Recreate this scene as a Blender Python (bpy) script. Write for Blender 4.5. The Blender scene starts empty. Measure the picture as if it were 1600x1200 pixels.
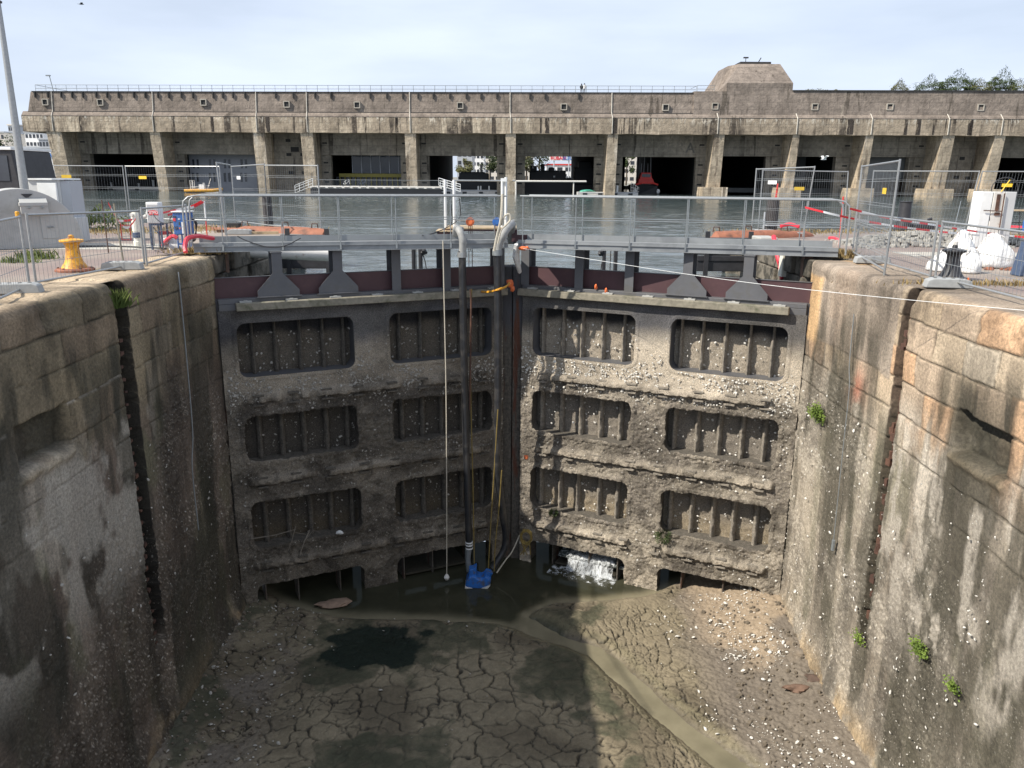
import bpy, math, random
import numpy as np
from mathutils import Vector, Matrix
random.seed(7)
rng = np.random.default_rng(11)
R = math.radians
C = bpy.context.scene.collection
SC = bpy.context.scene

# ------------------------------------------------------------------ camera
CAMH, PITCH, ROLL, FPX = 1.7, R(14.49), R(0.4), 1250.0
cam = bpy.data.objects.new('camera', bpy.data.cameras.new('camera')); C.objects.link(cam)
CM = Matrix.Rotation(math.pi/2-PITCH, 4, 'X') @ Matrix.Rotation(ROLL, 4, 'Z')
cam.matrix_world = Matrix.Translation((0, 0, CAMH)) @ CM
cam.data.sensor_width = 36; cam.data.lens = FPX*36/1600
cam.data.clip_start = 0.1; cam.data.clip_end = 6000
SC.camera = cam
# ------------------------------------------------------------------ world and sun
TS = Vector((-1.0, -0.46, 1.03)).normalized()          # towards the sun
EL = math.asin(TS.z); AZ = math.atan2(TS.x, TS.y)
w = bpy.data.worlds.new('World'); SC.world = w; w.use_nodes = True
nt = w.node_tree; nt.nodes.clear()
o_ = nt.nodes.new('ShaderNodeOutputWorld'); bg = nt.nodes.new('ShaderNodeBackground'); sky = nt.nodes.new('ShaderNodeTexSky')
sky.sky_type = 'NISHITA'; sky.sun_disc = False; sky.sun_elevation = EL; sky.sun_rotation = AZ
sky.dust_density = 1.5; sky.air_density = 1.0; sky.ozone_density = 1.5
tc = nt.nodes.new('ShaderNodeTexCoord'); mp = nt.nodes.new('ShaderNodeMapping'); mp.inputs['Scale'].default_value = (1.2, 1.2, 5.5)
nz = nt.nodes.new('ShaderNodeTexNoise'); nz.inputs['Scale'].default_value = 1.7; nz.inputs['Detail'].default_value = 7; nz.inputs['Roughness'].default_value = .5
rp = nt.nodes.new('ShaderNodeValToRGB'); rp.color_ramp.elements[0].position = .36; rp.color_ramp.elements[1].position = .64
rp.color_ramp.elements[0].color = (.66, .66, .66, 1); rp.color_ramp.elements[1].color = (1, 1, 1, 1)
mx = nt.nodes.new('ShaderNodeMixRGB'); mx.inputs[2].default_value = (8.9, 10.0, 12.0, 1)
L = nt.links.new
L(tc.outputs['Generated'], mp.inputs[0]); L(mp.outputs[0], nz.inputs['Vector']); L(nz.outputs['Fac'], rp.inputs[0]); L(rp.outputs[0], mx.inputs[0])
L(sky.outputs[0], mx.inputs[1]); L(mx.outputs[0], bg.inputs[0]); L(bg.outputs[0], o_.inputs[0])
bg.inputs[1].default_value = 0.073
sd = bpy.data.lights.new('sun', 'SUN'); sd.energy = 5.0; sd.angle = R(0.55); sd.color = (1, .93, .82)
sun = bpy.data.objects.new('sun', sd); C.objects.link(sun); sun.rotation_euler = TS.to_track_quat('Z', 'Y').to_euler()
sun.location = (0, 0, 40)
SC.view_settings.view_transform = 'Standard'; SC.view_settings.look = 'None'; SC.view_settings.exposure = 0.42; SC.view_settings.gamma = 1
SC.render.engine = 'CYCLES'

# ------------------------------------------------------------------ helpers
CM3 = CM.to_3x3()
def ray(u, v): return CM3 @ Vector(((u-800)/FPX, (600-v)/FPX, -1))
def onz(u, v, z=0.0):
    d = ray(u, v); return Vector((0, 0, CAMH)) + d*((z-CAMH)/d.z)
def ony(u, v, y):
    d = ray(u, v); return Vector((0, 0, CAMH)) + d*(y/d.y)
def onb(u, v, dy=0.0):          # plane of the far concrete facade  y = 135 - .045 x + dy
    d = ray(u, v); t = (135+dy)/(d.y+.045*d.x); return Vector((0, 0, CAMH)) + d*t

def smooth(e0, e1, x):
    t = np.clip((x-e0)/(e1-e0), 0, 1); return t*t*(3-2*t)
def hsh(i, j, s):
    n = (i.astype(np.int64)*374761393 + j.astype(np.int64)*668265263 + s*982451653) & 0xffffffff
    n = ((n ^ (n >> 13))*1274126177) & 0xffffffff
    n = (n ^ (n >> 16)) & 0xffffff
    return n/float(0xffffff)
def vn(x, y, s=0):
    i = np.floor(x); j = np.floor(y); fx = x-i; fy = y-j
    fx = fx*fx*(3-2*fx); fy = fy*fy*(3-2*fy)
    a = hsh(i, j, s); b = hsh(i+1, j, s); c = hsh(i, j+1, s); d = hsh(i+1, j+1, s)
    return (a*(1-fx)+b*fx)*(1-fy)+(c*(1-fx)+d*fx)*fy
def fbm(x, y, s=0, o=4, g=.5):
    r = 0; a = 1; t = 0
    for k in range(o):
        r = r+a*vn(x*2**k+17.3*k, y*2**k-9.1*k, s+k); t += a; a *= g
    return r/t
def worley(x, y, s=0):
    i = np.floor(x); j = np.floor(y); f1 = np.full(x.shape, 9.); idn = np.zeros(x.shape)
    for a in (-1, 0, 1):
        for b in (-1, 0, 1):
            px = i+a+hsh(i+a, j+b, s); py = j+b+hsh(i+a, j+b, s+5)
            d = np.hypot(px-x, py-y); m = d < f1
            idn = np.where(m, hsh(i+a, j+b, s+9), idn); f1 = np.where(m, d, f1)
    return f1, idn
def mixc(a, b, m):
    a = np.asarray(a, float); b = np.asarray(b, float)
    return a*(1-m[..., None])+b*m[..., None]

class MB:
    def __init__(s): s.v = []; s.f = []; s.m = []
    def add(s, vs, fs, mi=0):
        k = len(s.v); s.v += [tuple(p) for p in vs]; s.f += [tuple(i+k for i in f) for f in fs]; s.m += [mi]*len(fs); return s
    def box(s, c, d, rz=0, rx=0, ry=0, mi=0, taper=1.0):
        M = Matrix.Translation(c) @ Matrix.Rotation(rz, 4, 'Z') @ Matrix.Rotation(ry, 4, 'Y') @ Matrix.Rotation(rx, 4, 'X')
        vs = []
        for z in (-.5, .5):
            k = taper if z > 0 else 1
            for x, y in ((-.5, -.5), (.5, -.5), (.5, .5), (-.5, .5)): vs.append(M @ Vector((x*d[0]*k, y*d[1]*k, z*d[2])))
        return s.add(vs, [(3, 2, 1, 0), (4, 5, 6, 7), (0, 1, 5, 4), (1, 2, 6, 5), (2, 3, 7, 6), (3, 0, 4, 7)], mi)
    def bb(s, a, b, mi=0):
        return s.box(((a[0]+b[0])/2, (a[1]+b[1])/2, (a[2]+b[2])/2), (abs(b[0]-a[0]), abs(b[1]-a[1]), abs(b[2]-a[2])), mi=mi)
    def tube(s, pts, r, n=8, caps=True, mi=0):
        pts = [Vector(p) for p in pts]; rs = r if isinstance(r, (list, tuple)) else [r]*len(pts); vs = []; up = None
        for i, p in enumerate(pts):
            t = (pts[min(i+1, len(pts)-1)]-pts[max(i-1, 0)])
            t = t.normalized() if t.length > 1e-9 else Vector((0, 0, 1))
            if up is None:
                up = Vector((0, 0, 1)) if abs(t.z) < .9 else Vector((1, 0, 0))
            a = (up - t*up.dot(t))
            a = a.normalized() if a.length > 1e-5 else t.orthogonal().normalized()
            b = t.cross(a); up = a
            for k in range(n):
                g = 2*math.pi*k/n; vs.append(p+(a*math.cos(g)+b*math.sin(g))*rs[i])
        fs = [(i*n+k, i*n+(k+1) % n, (i+1)*n+(k+1) % n, (i+1)*n+k) for i in range(len(pts)-1) for k in range(n)]
        if caps: fs += [tuple(range(n-1, -1, -1)), tuple((len(pts)-1)*n+k for k in range(n))]
        return s.add(vs, fs, mi)
    def lathe(s, prof, c=(0, 0, 0), n=24, mi=0):
        c = Vector(c); vs = []
        for r, z in prof:
            for k in range(n): g = 2*math.pi*k/n; vs.append(c+Vector((r*math.cos(g), r*math.sin(g), z)))
        fs = [(i*n+k, i*n+(k+1) % n, (i+1)*n+(k+1) % n, (i+1)*n+k) for i in range(len(prof)-1) for k in range(n)]
        fs += [tuple(range(n-1, -1, -1)), tuple((len(prof)-1)*n+k for k in range(n))]
        return s.add(vs, fs, mi)
    def prism(s, poly, off, mi=0):      # polygon of 3-D points swept by vector off
        n = len(poly); off = Vector(off); vs = [Vector(p) for p in poly]+[Vector(p)+off for p in poly]
        fs = [tuple(range(n-1, -1, -1)), tuple(range(n, 2*n))]+[(i, (i+1) % n, (i+1) % n+n, i+n) for i in range(n)]
        return s.add(vs, fs, mi)
    def quad(s, a, b, c, d, mi=0): return s.add([a, b, c, d], [(0, 1, 2, 3)], mi)
    def blob(s, c, r, seed=0, n=10, m=7, amp=.25, mi=0):
        c = Vector(c); rr = random.Random(seed); ph = [rr.uniform(0, 6) for _ in range(6)]; vs = []
        for i in range(m+1):
            th = math.pi*i/m
            for k in range(n):
                g = 2*math.pi*k/n
                q = 1+amp*(math.sin(2*g+ph[0])*math.sin(th*2+ph[1])+.6*math.sin(3*g+ph[2]+th*3)+.4*math.sin(5*g+ph[3])*math.sin(4*th+ph[4]))*math.sin(th)
                vs.append(c+Vector((r[0]*q*math.sin(th)*math.cos(g), r[1]*q*math.sin(th)*math.sin(g), r[2]*q*math.cos(th))))
        fs = [(i*n+k, (i+1)*n+k, (i+1)*n+(k+1) % n, i*n+(k+1) % n) for i in range(m) for k in range(n)]
        return s.add(vs, fs, mi)
    def build(s, name, mat, parent=None, sm=False, bev=0, ang=35):
        me = bpy.data.meshes.new(name); me.from_pydata([tuple(p) for p in s.v], [], s.f)
        mats = mat if isinstance(mat, (list, tuple)) else [mat]
        for m in mats: me.materials.append(m)
        if len(mats) > 1: me.polygons.foreach_set('material_index', s.m)
        me.validate(); me.update()
        if sm:
            me.shade_smooth(); me.set_sharp_from_angle(angle=R(ang))
        o = bpy.data.objects.new(name, me); C.objects.link(o)
        if parent: o.parent = parent
        if bev:
            b = o.modifiers.new('bevel', 'BEVEL'); b.width = bev; b.segments = 2; b.limit_method = 'ANGLE'; b.angle_limit = R(40)
        return o
def grid(P, name, mat, parent=None, col=None, mask=None, sm=True):      # P: (n,m,3) array of points
    n, m = P.shape[:2]
    idx = np.arange(n*m).reshape(n, m)
    f = np.stack([idx[:-1, :-1], idx[1:, :-1], idx[1:, 1:], idx[:-1, 1:]], -1).reshape(-1, 4)
    if mask is not None:
        k = (mask[:-1, :-1] & mask[1:, :-1] & mask[1:, 1:] & mask[:-1, 1:]).reshape(-1); f = f[k]
    me = bpy.data.meshes.new(name)
    me.vertices.add(n*m); me.vertices.foreach_set('co', P.reshape(-1).astype(np.float32))
    me.loops.add(f.size); me.loops.foreach_set('vertex_index', f.reshape(-1).astype(np.int32))
    me.polygons.add(len(f)); me.polygons.foreach_set('loop_start', (np.arange(len(f))*4).astype(np.int32)); me.polygons.foreach_set('loop_total', np.full(len(f), 4, np.int32))
    me.update(calc_edges=True); me.validate()
    if col is not None:
        a = me.color_attributes.new('Col', 'FLOAT_COLOR', 'POINT')
        c = np.ones((n*m, 4), np.float32); c[:, :col.shape[-1]] = col.reshape(n*m, -1); a.data.foreach_set('color', c.reshape(-1))
    if sm: me.shade_smooth()
    me.materials.append(mat)
    o = bpy.data.objects.new(name, me); C.objects.link(o)
    if parent: o.parent = parent
    return o
def tag(o, label=None, cat=None, group=None, kind=None):
    if label: o['label'] = label
    if cat: o['category'] = cat
    if group: o['group'] = group
    if kind: o['kind'] = kind
    return o
def thing(name, label, cat, loc=(0, 0, 0), rz=0, group=None):
    o = bpy.data.objects.new(name, None); C.objects.link(o); o.empty_display_size = .2
    o.location = loc; o.rotation_euler = (0, 0, rz); return tag(o, label, cat, group)
def dup(root, loc, rz=0, label=None, scale=None):
    r = root.copy(); C.objects.link(r); r.location = loc; r.rotation_euler = (0, 0, rz)
    if label: r['label'] = label
    if scale: r.scale = (scale,)*3
    for ch in list(root.children):
        c = ch.copy(); C.objects.link(c); c.parent = r
        for g in ch.children:
            d = g.copy(); C.objects.link(d); d.parent = c
    return r
def wp(o, root):                     # mesh given in world coordinates, parented to a root that is moved
    o.parent = root
    o.matrix_parent_inverse = (Matrix.Translation(root.location) @ Matrix.Rotation(root.rotation_euler.z, 4, 'Z')).inverted()
    return o
def text_mesh(name, body, size, M, mat, parent=None, th=.004, align='CENTER'):
    cu = bpy.data.curves.new(name, 'FONT'); cu.body = body; cu.size = size; cu.extrude = th; cu.align_x = align; cu.align_y = 'CENTER'; cu.offset = size*.015
    t = bpy.data.objects.new('tmp', cu); C.objects.link(t)
    dg = bpy.context.evaluated_depsgraph_get(); me = bpy.data.meshes.new_from_object(t.evaluated_get(dg))
    bpy.data.objects.remove(t); me.transform(M); me.materials.clear(); me.materials.append(mat); me.name = name
    o = bpy.data.objects.new(name, me); C.objects.link(o)
    if parent: o.parent = parent
    return o
def face_cam(x, y, z, rz=0):          # upright lettering frame, readable from -y
    return Matrix.Translation((x, y, z)) @ Matrix.Rotation(rz, 4, 'Z') @ Matrix.Rotation(math.pi/2, 4, 'X')
def sag(a, b, s, n=14):
    a = Vector(a); b = Vector(b)
    return [a.lerp(b, i/n)-Vector((0, 0, s*4*(i/n)*(1-i/n))) for i in range(n+1)]
def arc(pts, n=6):                    # smooth a polyline (Catmull-Rom)
    p = [Vector(q) for q in pts]; p = [p[0]*2-p[1]]+p+[p[-1]*2-p[-2]]; out = []
    for i in range(1, len(p)-2):
        for k in range(n):
            t = k/n; out.append(.5*((2*p[i])+(-p[i-1]+p[i+1])*t+(2*p[i-1]-5*p[i]+4*p[i+1]-p[i+2])*t*t+(-p[i-1]+3*p[i]-3*p[i+1]+p[i+2])*t**3))
    out.append(p[-2]); return out

# ------------------------------------------------------------------ materials
def nodes(name):
    m = bpy.data.materials.new(name); m.use_nodes = True; t = m.node_tree
    return m, t, t.nodes['Principled BSDF']
def N(t, typ, **kw):
    n = t.nodes.new('ShaderNode'+typ)
    for k, v in kw.items(): setattr(n, k, v)
    return n
def noise(t, vec, scale, detail=5, rough=.55, dist=0):
    n = N(t, 'TexNoise'); n.inputs['Scale'].default_value = scale; n.inputs['Detail'].default_value = detail; n.inputs['Roughness'].default_value = rough; n.inputs['Distortion'].default_value = dist
    t.links.new(vec, n.inputs['Vector']); return n.outputs['Fac']
def ramp(t, fac, a, b, ca=(0, 0, 0, 1), cb=(1, 1, 1, 1)):
    r = N(t, 'ValToRGB'); e = r.color_ramp.elements; e[0].position = a; e[1].position = b
    e[0].color = ca if len(ca) == 4 else (*ca, 1); e[1].color = cb if len(cb) == 4 else (*cb, 1); t.links.new(fac, r.inputs[0]); return r.outputs[0]
def mix(t, fac, a, b, mode='MIX'):
    n = N(t, 'MixRGB', blend_type=mode)
    for i, q in ((0, fac), (1, a), (2, b)):
        if isinstance(q, (int, float)): n.inputs[i].default_value = q
        elif isinstance(q, (tuple, list)): n.inputs[i].default_value = q if len(q) == 4 else (*q, 1)
        else: t.links.new(q, n.inputs[i])
    return n.outputs[0]
def mapping(t, scale=(1, 1, 1), rot=(0, 0, 0), obj=False):
    g = N(t, 'TexCoord').outputs['Object'] if obj else N(t, 'NewGeometry').outputs['Position']
    m = N(t, 'Mapping'); m.inputs['Scale'].default_value = scale; m.inputs['Rotation'].default_value = rot
    t.links.new(g, m.inputs[0]); return m.outputs[0]
def bump(t, b, h, strength=.3, dist=.02):
    n = N(t, 'Bump'); n.inputs['Strength'].default_value = strength; n.inputs['Distance'].default_value = dist
    t.links.new(h, n.inputs['Height']); t.links.new(n.outputs[0], b.inputs['Normal'])
def pm(name, col, rough=.7, metal=0, var=.18, scale=6, bmp=.15, bscale=40, bdist=.01, dirt=None, dthr=(.55, .7), obj=False, streak=1.0, dscale=3, spec=None):
    m, t, b = nodes(name); v = mapping(t, (1, 1, 1/streak), obj=obj)
    n1 = noise(t, v, scale, 6, .6)
    lo = tuple(max(0, c*(1-var)) for c in col); hi = tuple(min(1, c*(1+var)) for c in col)
    c = ramp(t, n1, .3, .7, lo, hi)
    if dirt:
        n2 = noise(t, v, dscale, 7, .65, .4); c = mix(t, ramp(t, n2, *dthr), c, dirt)
    t.links.new(c, b.inputs['Base Color']); b.inputs['Roughness'].default_value = rough; b.inputs['Metallic'].default_value = metal
    if spec is not None: b.inputs['Specular IOR Level'].default_value = spec
    if bmp: bump(t, b, noise(t, mapping(t, obj=obj), bscale, 6, .6), bmp, bdist)
    return m
def vcm(name, rough=.85, fs=30, famt=.5, bs=22, bstr=.6, bdist=.03, wet=None, spec=.3, f2=120, speck=1.0):
    m, t, b = nodes(name); at = N(t, 'VertexColor'); at.layer_name = 'Col'; v = mapping(t)
    n1 = noise(t, v, fs, 7, .65); n2 = noise(t, v, f2, 3, .6)
    c = mix(t, famt, at.outputs[0], ramp(t, n1, .33, .67, (.45, .45, .45), (1.55, 1.5, 1.45)), 'MULTIPLY')
    c = mix(t, famt*.6, c, ramp(t, n2, .35, .65, (.5, .5, .5), (1.5, 1.5, 1.5)), 'MULTIPLY')
    for vs_, th, pale in ((26, .80, (.5, .46, .39)), (55, .74, (.42, .38, .32)), (16, .93, (.66, .63, .56))):
        vo = N(t, 'TexVoronoi'); vo.inputs['Scale'].default_value = vs_; t.links.new(v, vo.inputs['Vector'])
        sp = N(t, 'SeparateXYZ'); t.links.new(vo.outputs['Color'], sp.inputs[0])
        k1 = ramp(t, sp.outputs[0], th, th+.02); k2 = ramp(t, vo.outputs['Distance'], .2, .34, (1, 1, 1, 1), (0, 0, 0, 1))
        cl = ramp(t, noise(t, v, 2.3, 5, .65), .42, .6)
        k = mix(t, 1, mix(t, 1, k1, k2, 'MULTIPLY'), mix(t, 1, cl, at.outputs[1], 'MULTIPLY'), 'MULTIPLY')
        c = mix(t, k, c, tuple(x*speck for x in pale))
    dk_ = mix(t, 1, ramp(t, noise(t, v, 60, 4, .7), .3, .52, (.22, .2, .19), (1, 1, 1)), (1, 1, 1))
    c = mix(t, mix(t, 1, at.outputs[1], (.9, .9, .9), 'MULTIPLY'), c, mix(t, 1, c, dk_, 'MULTIPLY'))
    t.links.new(c, b.inputs['Base Color']); b.inputs['Roughness'].default_value = rough; b.inputs['Specular IOR Level'].default_value = spec
    h = mix(t, .5, noise(t, v, bs, 8, .7), n2); bump(t, b, h, bstr, bdist)
    return m

M = {}
M['stone'] = vcm('lock wall stone', .9, 22, .62, 22, .8, .04)
M['stone_damp_shade'] = vcm('damp shade-toned lock wall stone', .85, 22, .62, 22, .8, .04, speck=.55)  # damp copy for the left wall, specks also dimmed to carry its shade
M['crust'] = vcm('shell crusted steel', .88, 38, .75, 40, 1.0, .06)
M['crust_shade'] = vcm('shade-toned shell crusted steel', .85, 38, .75, 40, 1.0, .06, speck=.75)  # copy for the shaded leaf: specks darkened, shade put into the colour
def crust_plain(k=1.0):                       # barnacle crust without vertex colours (ribs)
    m, t, b = nodes('barnacle crust'); v = mapping(t)
    c = ramp(t, noise(t, v, 14, 8, .7), .3, .75, (.05*k, .045*k, .038*k), (.17*k, .15*k, .122*k))
    vo = N(t, 'TexVoronoi'); vo.inputs['Scale'].default_value = 30; t.links.new(v, vo.inputs['Vector'])
    c = mix(t, ramp(t, vo.outputs['Distance'], .1, .25, (.8, .8, .8, 1), (0, 0, 0, 1)), c, (.3, .27, .23))
    t.links.new(c, b.inputs['Base Color']); b.inputs['Roughness'].default_value = .9; bump(t, b, noise(t, v, 40, 8, .75), .9, .03); return m
M['rib'] = crust_plain(); M['rib_sunlit'] = crust_plain(2.3)  # second one is a paler copy: sunlight put into the rib colour
M['steel'] = pm('grey painted steel', (.098, .1, .108), .55, 0, .12, 3, .08, 30, dirt=(.085, .08, .07), dthr=(.5, .8))
M['steel_l'] = pm('pale grey walkway steel', (.22, .232, .24), .5, 0, .1, 2, .05, 30, dirt=(.17, .18, .19), dthr=(.5, .62), dscale=1.2)
M['galv'] = pm('galvanised tube', (.34, .35, .35), .42, .55, .12, 20, .04, 60)
M['galv_d'] = pm('dull galvanised tube', (.24, .26, .27), .5, .4, .15, 14, .04, 60)
M['wire'] = pm('mesh wire', (.3, .32, .33), .5, .4, .1, 20, 0)
M['maroon'] = pm('maroon steel', (.066, .03, .034), .6, 0, .15, 1.6, .05, 20, dirt=(.09, .045, .043), dthr=(.55, .75))
M['timber'] = pm('weathered timber', (.22, .2, .155), .85, 0, .25, 9, .3, 30, dirt=(.1, .1, .065), dthr=(.5, .68))
M['wood'] = pm('pale plywood', (.42, .32, .2), .75, 0, .15, 8, .2, 30)
M['rust'] = pm('rusted iron', (.105, .052, .034), .85, 0, .35, 15, .4, 40, dirt=(.06, .03, .022), dthr=(.45, .6))
M['rustpaint'] = pm('rust red paint', (.27, .105, .06), .75, 0, .2, 4, .2, 20, dirt=(.13, .06, .04), dthr=(.5, .7))
M['yellow'] = pm('yellow bollard paint', (.74, .37, .03), .5, 0, .18, 7, .3, 25, dirt=(.3, .12, .03), dthr=(.47, .62), dscale=7)
M['yel'] = pm('yellow paint', (.75, .5, .04), .5, 0, .1, 5, .05)
M['black'] = pm('black cast iron', (.03, .03, .034), .5, 0, .25, 8, .2, 30)
M['blackp'] = pm('black painted hull', (.012, .013, .016), .5, 0, .2, .6, .05, 5)
M['rubber'] = pm('black rubber hose', (.022, .023, .026), .38, 0, .3, 4, .1, 30, dirt=(.07, .065, .06), dthr=(.5, .7))
M['ribhose'] = pm('grey ribbed hose', (.27, .27, .26), .6, 0, .2, 8, .2, 40)
M['white'] = pm('white paint', (.72, .73, .72), .5, 0, .08, 4, .05, 20, dirt=(.45, .43, .4), dthr=(.62, .78))
M['dirtywhite'] = pm('dirty white paint', (.62, .6, .56), .7, 0, .1, 4, .2, 20, dirt=(.3, .2, .13), dthr=(.58, .7), dscale=4)
M['cabinet'] = pm('pale grey cabinet', (.5, .51, .51), .55, 0, .06, 2, .03, 20)
M['winch'] = pm('grey winch cover paint', (.4, .4, .385), .6, 0, .08, 2, .04, 20, dirt=(.3, .3, .28), dthr=(.55, .75))
M['blue'] = pm('blue machine paint', (.03, .12, .36), .5, 0, .15, 6, .08, 30, dirt=(.02, .05, .13), dthr=(.6, .75))
M['bluep'] = pm('blue plastic', (.02, .13, .45), .5, 0, .2, 9, .2, 20, dirt=(.09, .085, .08), dthr=(.52, .66), dscale=6)
M['steelblue'] = pm('dark blue steel legs', (.05, .075, .13), .6, 0, .2, 6, .1)
M['red'] = pm('red hose plastic', (.62, .035, .06), .5, 0, .12, 6, .06)
M['redp'] = pm('red paint', (.6, .05, .04), .5, 0, .1, 6, .05)
M['orange'] = pm('orange paint', (.7, .16, .05), .5, 0, .15, 8, .1)
M['orangerope'] = pm('orange rope', (.75, .25, .03), .8, 0, .2, 30, .3, 80)
M['yrope'] = pm('muddy yellow rope', (.2, .145, .04), .85, 0, .25, 30, .3, 80)
M['rope'] = pm('pale rope', (.5, .46, .38), .9, 0, .25, 40, .3, 90)
M['cable'] = pm('black cable', (.03, .03, .032), .5, 0, .1, 10, 0)
M['concrete'] = pm('grey concrete block', (.36, .36, .34), .9, 0, .14, 8, .3, 40)
M['foot'] = pm('grey fence foot', (.31, .32, .32), .85, 0, .12, 12, .25, 50)
M['bag'] = pm('white woven sack', (.74, .74, .73), .8, 0, .1, 7, .7, 9, .05, dirt=(.5, .44, .37), dthr=(.56, .72), dscale=4)
M['bagd'] = pm('sack under side', (.6, .58, .56), .8, 0, .1, 10, .25, 50)
M['glass'] = pm('dark glazing', (.03, .04, .05), .05, 0, .1, 1, 0)
M['olive'] = pm('olive yellow trim', (.28, .24, .05), .6, 0, .1, 3, 0)
M['green'] = pm('green tarpaulin', (.07, .33, .25), .6, 0, .15, 4, .1)
M['greywall'] = pm('grey rendered wall', (.3, .31, .34), .85, 0, .06, 1, .1, 5)
M['whitewall'] = pm('white wall', (.78, .78, .77), .8, 0, .04, .3, .05, 3)
M['cream'] = pm('cream wall', (.62, .58, .52), .85, 0, .08, .3, .05, 3)
M['greyb'] = pm('grey facade', (.4, .42, .45), .8, 0, .1, .3, .05, 3)
M['window'] = pm('dark window', (.05, .055, .065), .2, 0, .3, 1, 0)
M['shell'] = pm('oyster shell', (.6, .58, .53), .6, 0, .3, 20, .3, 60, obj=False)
M['trunk'] = pm('bark', (.1, .08, .06), .9, 0, .2, 5, .3)
M['signred'] = pm('sign red', (.7, .03, .04), .5, 0, .05, 3, 0)
M['signblue'] = pm('sign blue', (.02, .16, .5), .5, 0, .05, 3, 0)
M['cream_c'] = pm('cream cabinet', (.7, .69, .6), .6, 0, .06, 3, .03)
M['twig'] = pm('dead branch', (.25, .22, .18), .9, 0, .2, 9, .2)
M['rustsheet'] = pm('rust stained sheet piling', (.11, .075, .055), .9, 0, .3, .7, .2, 6, dirt=(.04, .035, .03), dthr=(.45, .6), streak=6)
M['greyd'] = pm('dull grey panel', (.13, .135, .135), .9, 0, .15, .6, .1, 6)
M['faded'] = pm('faded dark letter', (.16, .15, .135), .9, 0, .3, 2, 0)
M['faded2'] = pm('very faded letter', (.24, .213, .175), .9, 0, .3, 2, 0)
M['pile'] = pm('dark tarred timber', (.05, .045, .045), .85, 0, .3, 6, .3, 30)
M['wood_d'] = pm('pinkish brown timber', (.2, .12, .085), .8, 0, .2, 9, .2, 30)
M['rubble'] = pm('broken grey stone', (.3, .29, .265), .9, 0, .28, 7, .3, 30)
M['mudstone'] = pm('muddy stone', (.14, .115, .085), .85, 0, .3, 9, .3, 40)
M['sand'] = pm('pale reddish slab', (.26, .18, .13), .85, 0, .3, 6, .3, 30)
M['foam'] = pm('white foam', (.75, .78, .8), .5, 0, .08, 20, 0)
M['jet'] = pm('dark running water', (.05, .055, .05), .1, 0, .4, 14, .6, 25, dirt=(.45, .47, .48), dthr=(.5, .6), dscale=14)
M['glass2'] = pm('reflective hall glazing', (.03, .04, .055), .08, 0, .1, 1, .15, .35, .3)
M['mudd'] = pm('dark wet shelf', (.045, .04, .03), .5, 0, .4, 12, .4, 30)
M['lump'] = pm('brown lump', (.09, .06, .045), .85, 0, .3, 8, .4, 20)
M['flat'] = pm('orange brown stone', (.16, .1, .07), .85, 0, .3, 8, .4, 20)
def tar():
    m, t, b_ = nodes('tarry streak'); v = mapping(t, (1, 1, .2)); b_.inputs['Base Color'].default_value = (.045, .036, .03, 1); b_.inputs['Roughness'].default_value = .9
    t.links.new(ramp(t, noise(t, v, 2.6, 7, .7), .4, .56), b_.inputs['Alpha']); return m
M['tar'] = tar()
def lace(name, sc, lo, hi, st, mx_=1.0):
    m, t, b_ = nodes(name); v = mapping(t, st); b_.inputs['Base Color'].default_value = (.7, .73, .75, 1); b_.inputs['Roughness'].default_value = .9; b_.inputs['Specular IOR Level'].default_value = .1
    k = ramp(t, noise(t, v, sc, 9, .7, .6), lo, hi, (0, 0, 0, 1), (mx_, mx_, mx_, 1)); t.links.new(k, b_.inputs['Alpha']); return m
M['foam_lace'] = lace('lacy falling water', 8, .44, .62, (1, 1, .4)); M['foam_veil'] = lace('thin falling veil', 14, .4, .7, (1, 1, .12), .7); M['foam_patch'] = lace('broken surface foam', 5, .5, .64, (1, 1, 1), .9)
M['ventc'] = pm('pale vent surround', (.36, .33, .28), .9, 0, .2, 2, .1)
M['pipec'] = pm('dirty white down pipe', (.5, .47, .41), .8, 0, .25, 1.5, .1)
def leafmat(name, a, b):
    m, t, bs = nodes(name); v = mapping(t)
    t.links.new(ramp(t, noise(t, v, 3.5, 4, .6), .35, .68, a, b), bs.inputs['Base Color']); bs.inputs['Roughness'].default_value = .7
    bs.inputs['Specular IOR Level'].default_value = .2
    return m
M['leaf'] = leafmat('green leaves', (.025, .042, .015), (.075, .1, .035))
M['leafd'] = leafmat('dark pine leaves', (.02, .03, .012), (.06, .075, .03))
M['leafo'] = leafmat('olive scrub leaves', (.06, .065, .025), (.17, .165, .07))
M['moss'] = leafmat('bright moss', (.07, .11, .02), (.19, .26, .05))
M['grass'] = leafmat('green grass', (.06, .09, .02), (.16, .19, .06))
M['dry'] = leafmat('dry grass', (.2, .14, .06), (.38, .29, .14))

# banded danger tape, red and white along its own length (UV-free: painted by face index)
M['tape_r'] = M['signred']; M['tape_w'] = M['white']

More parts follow.
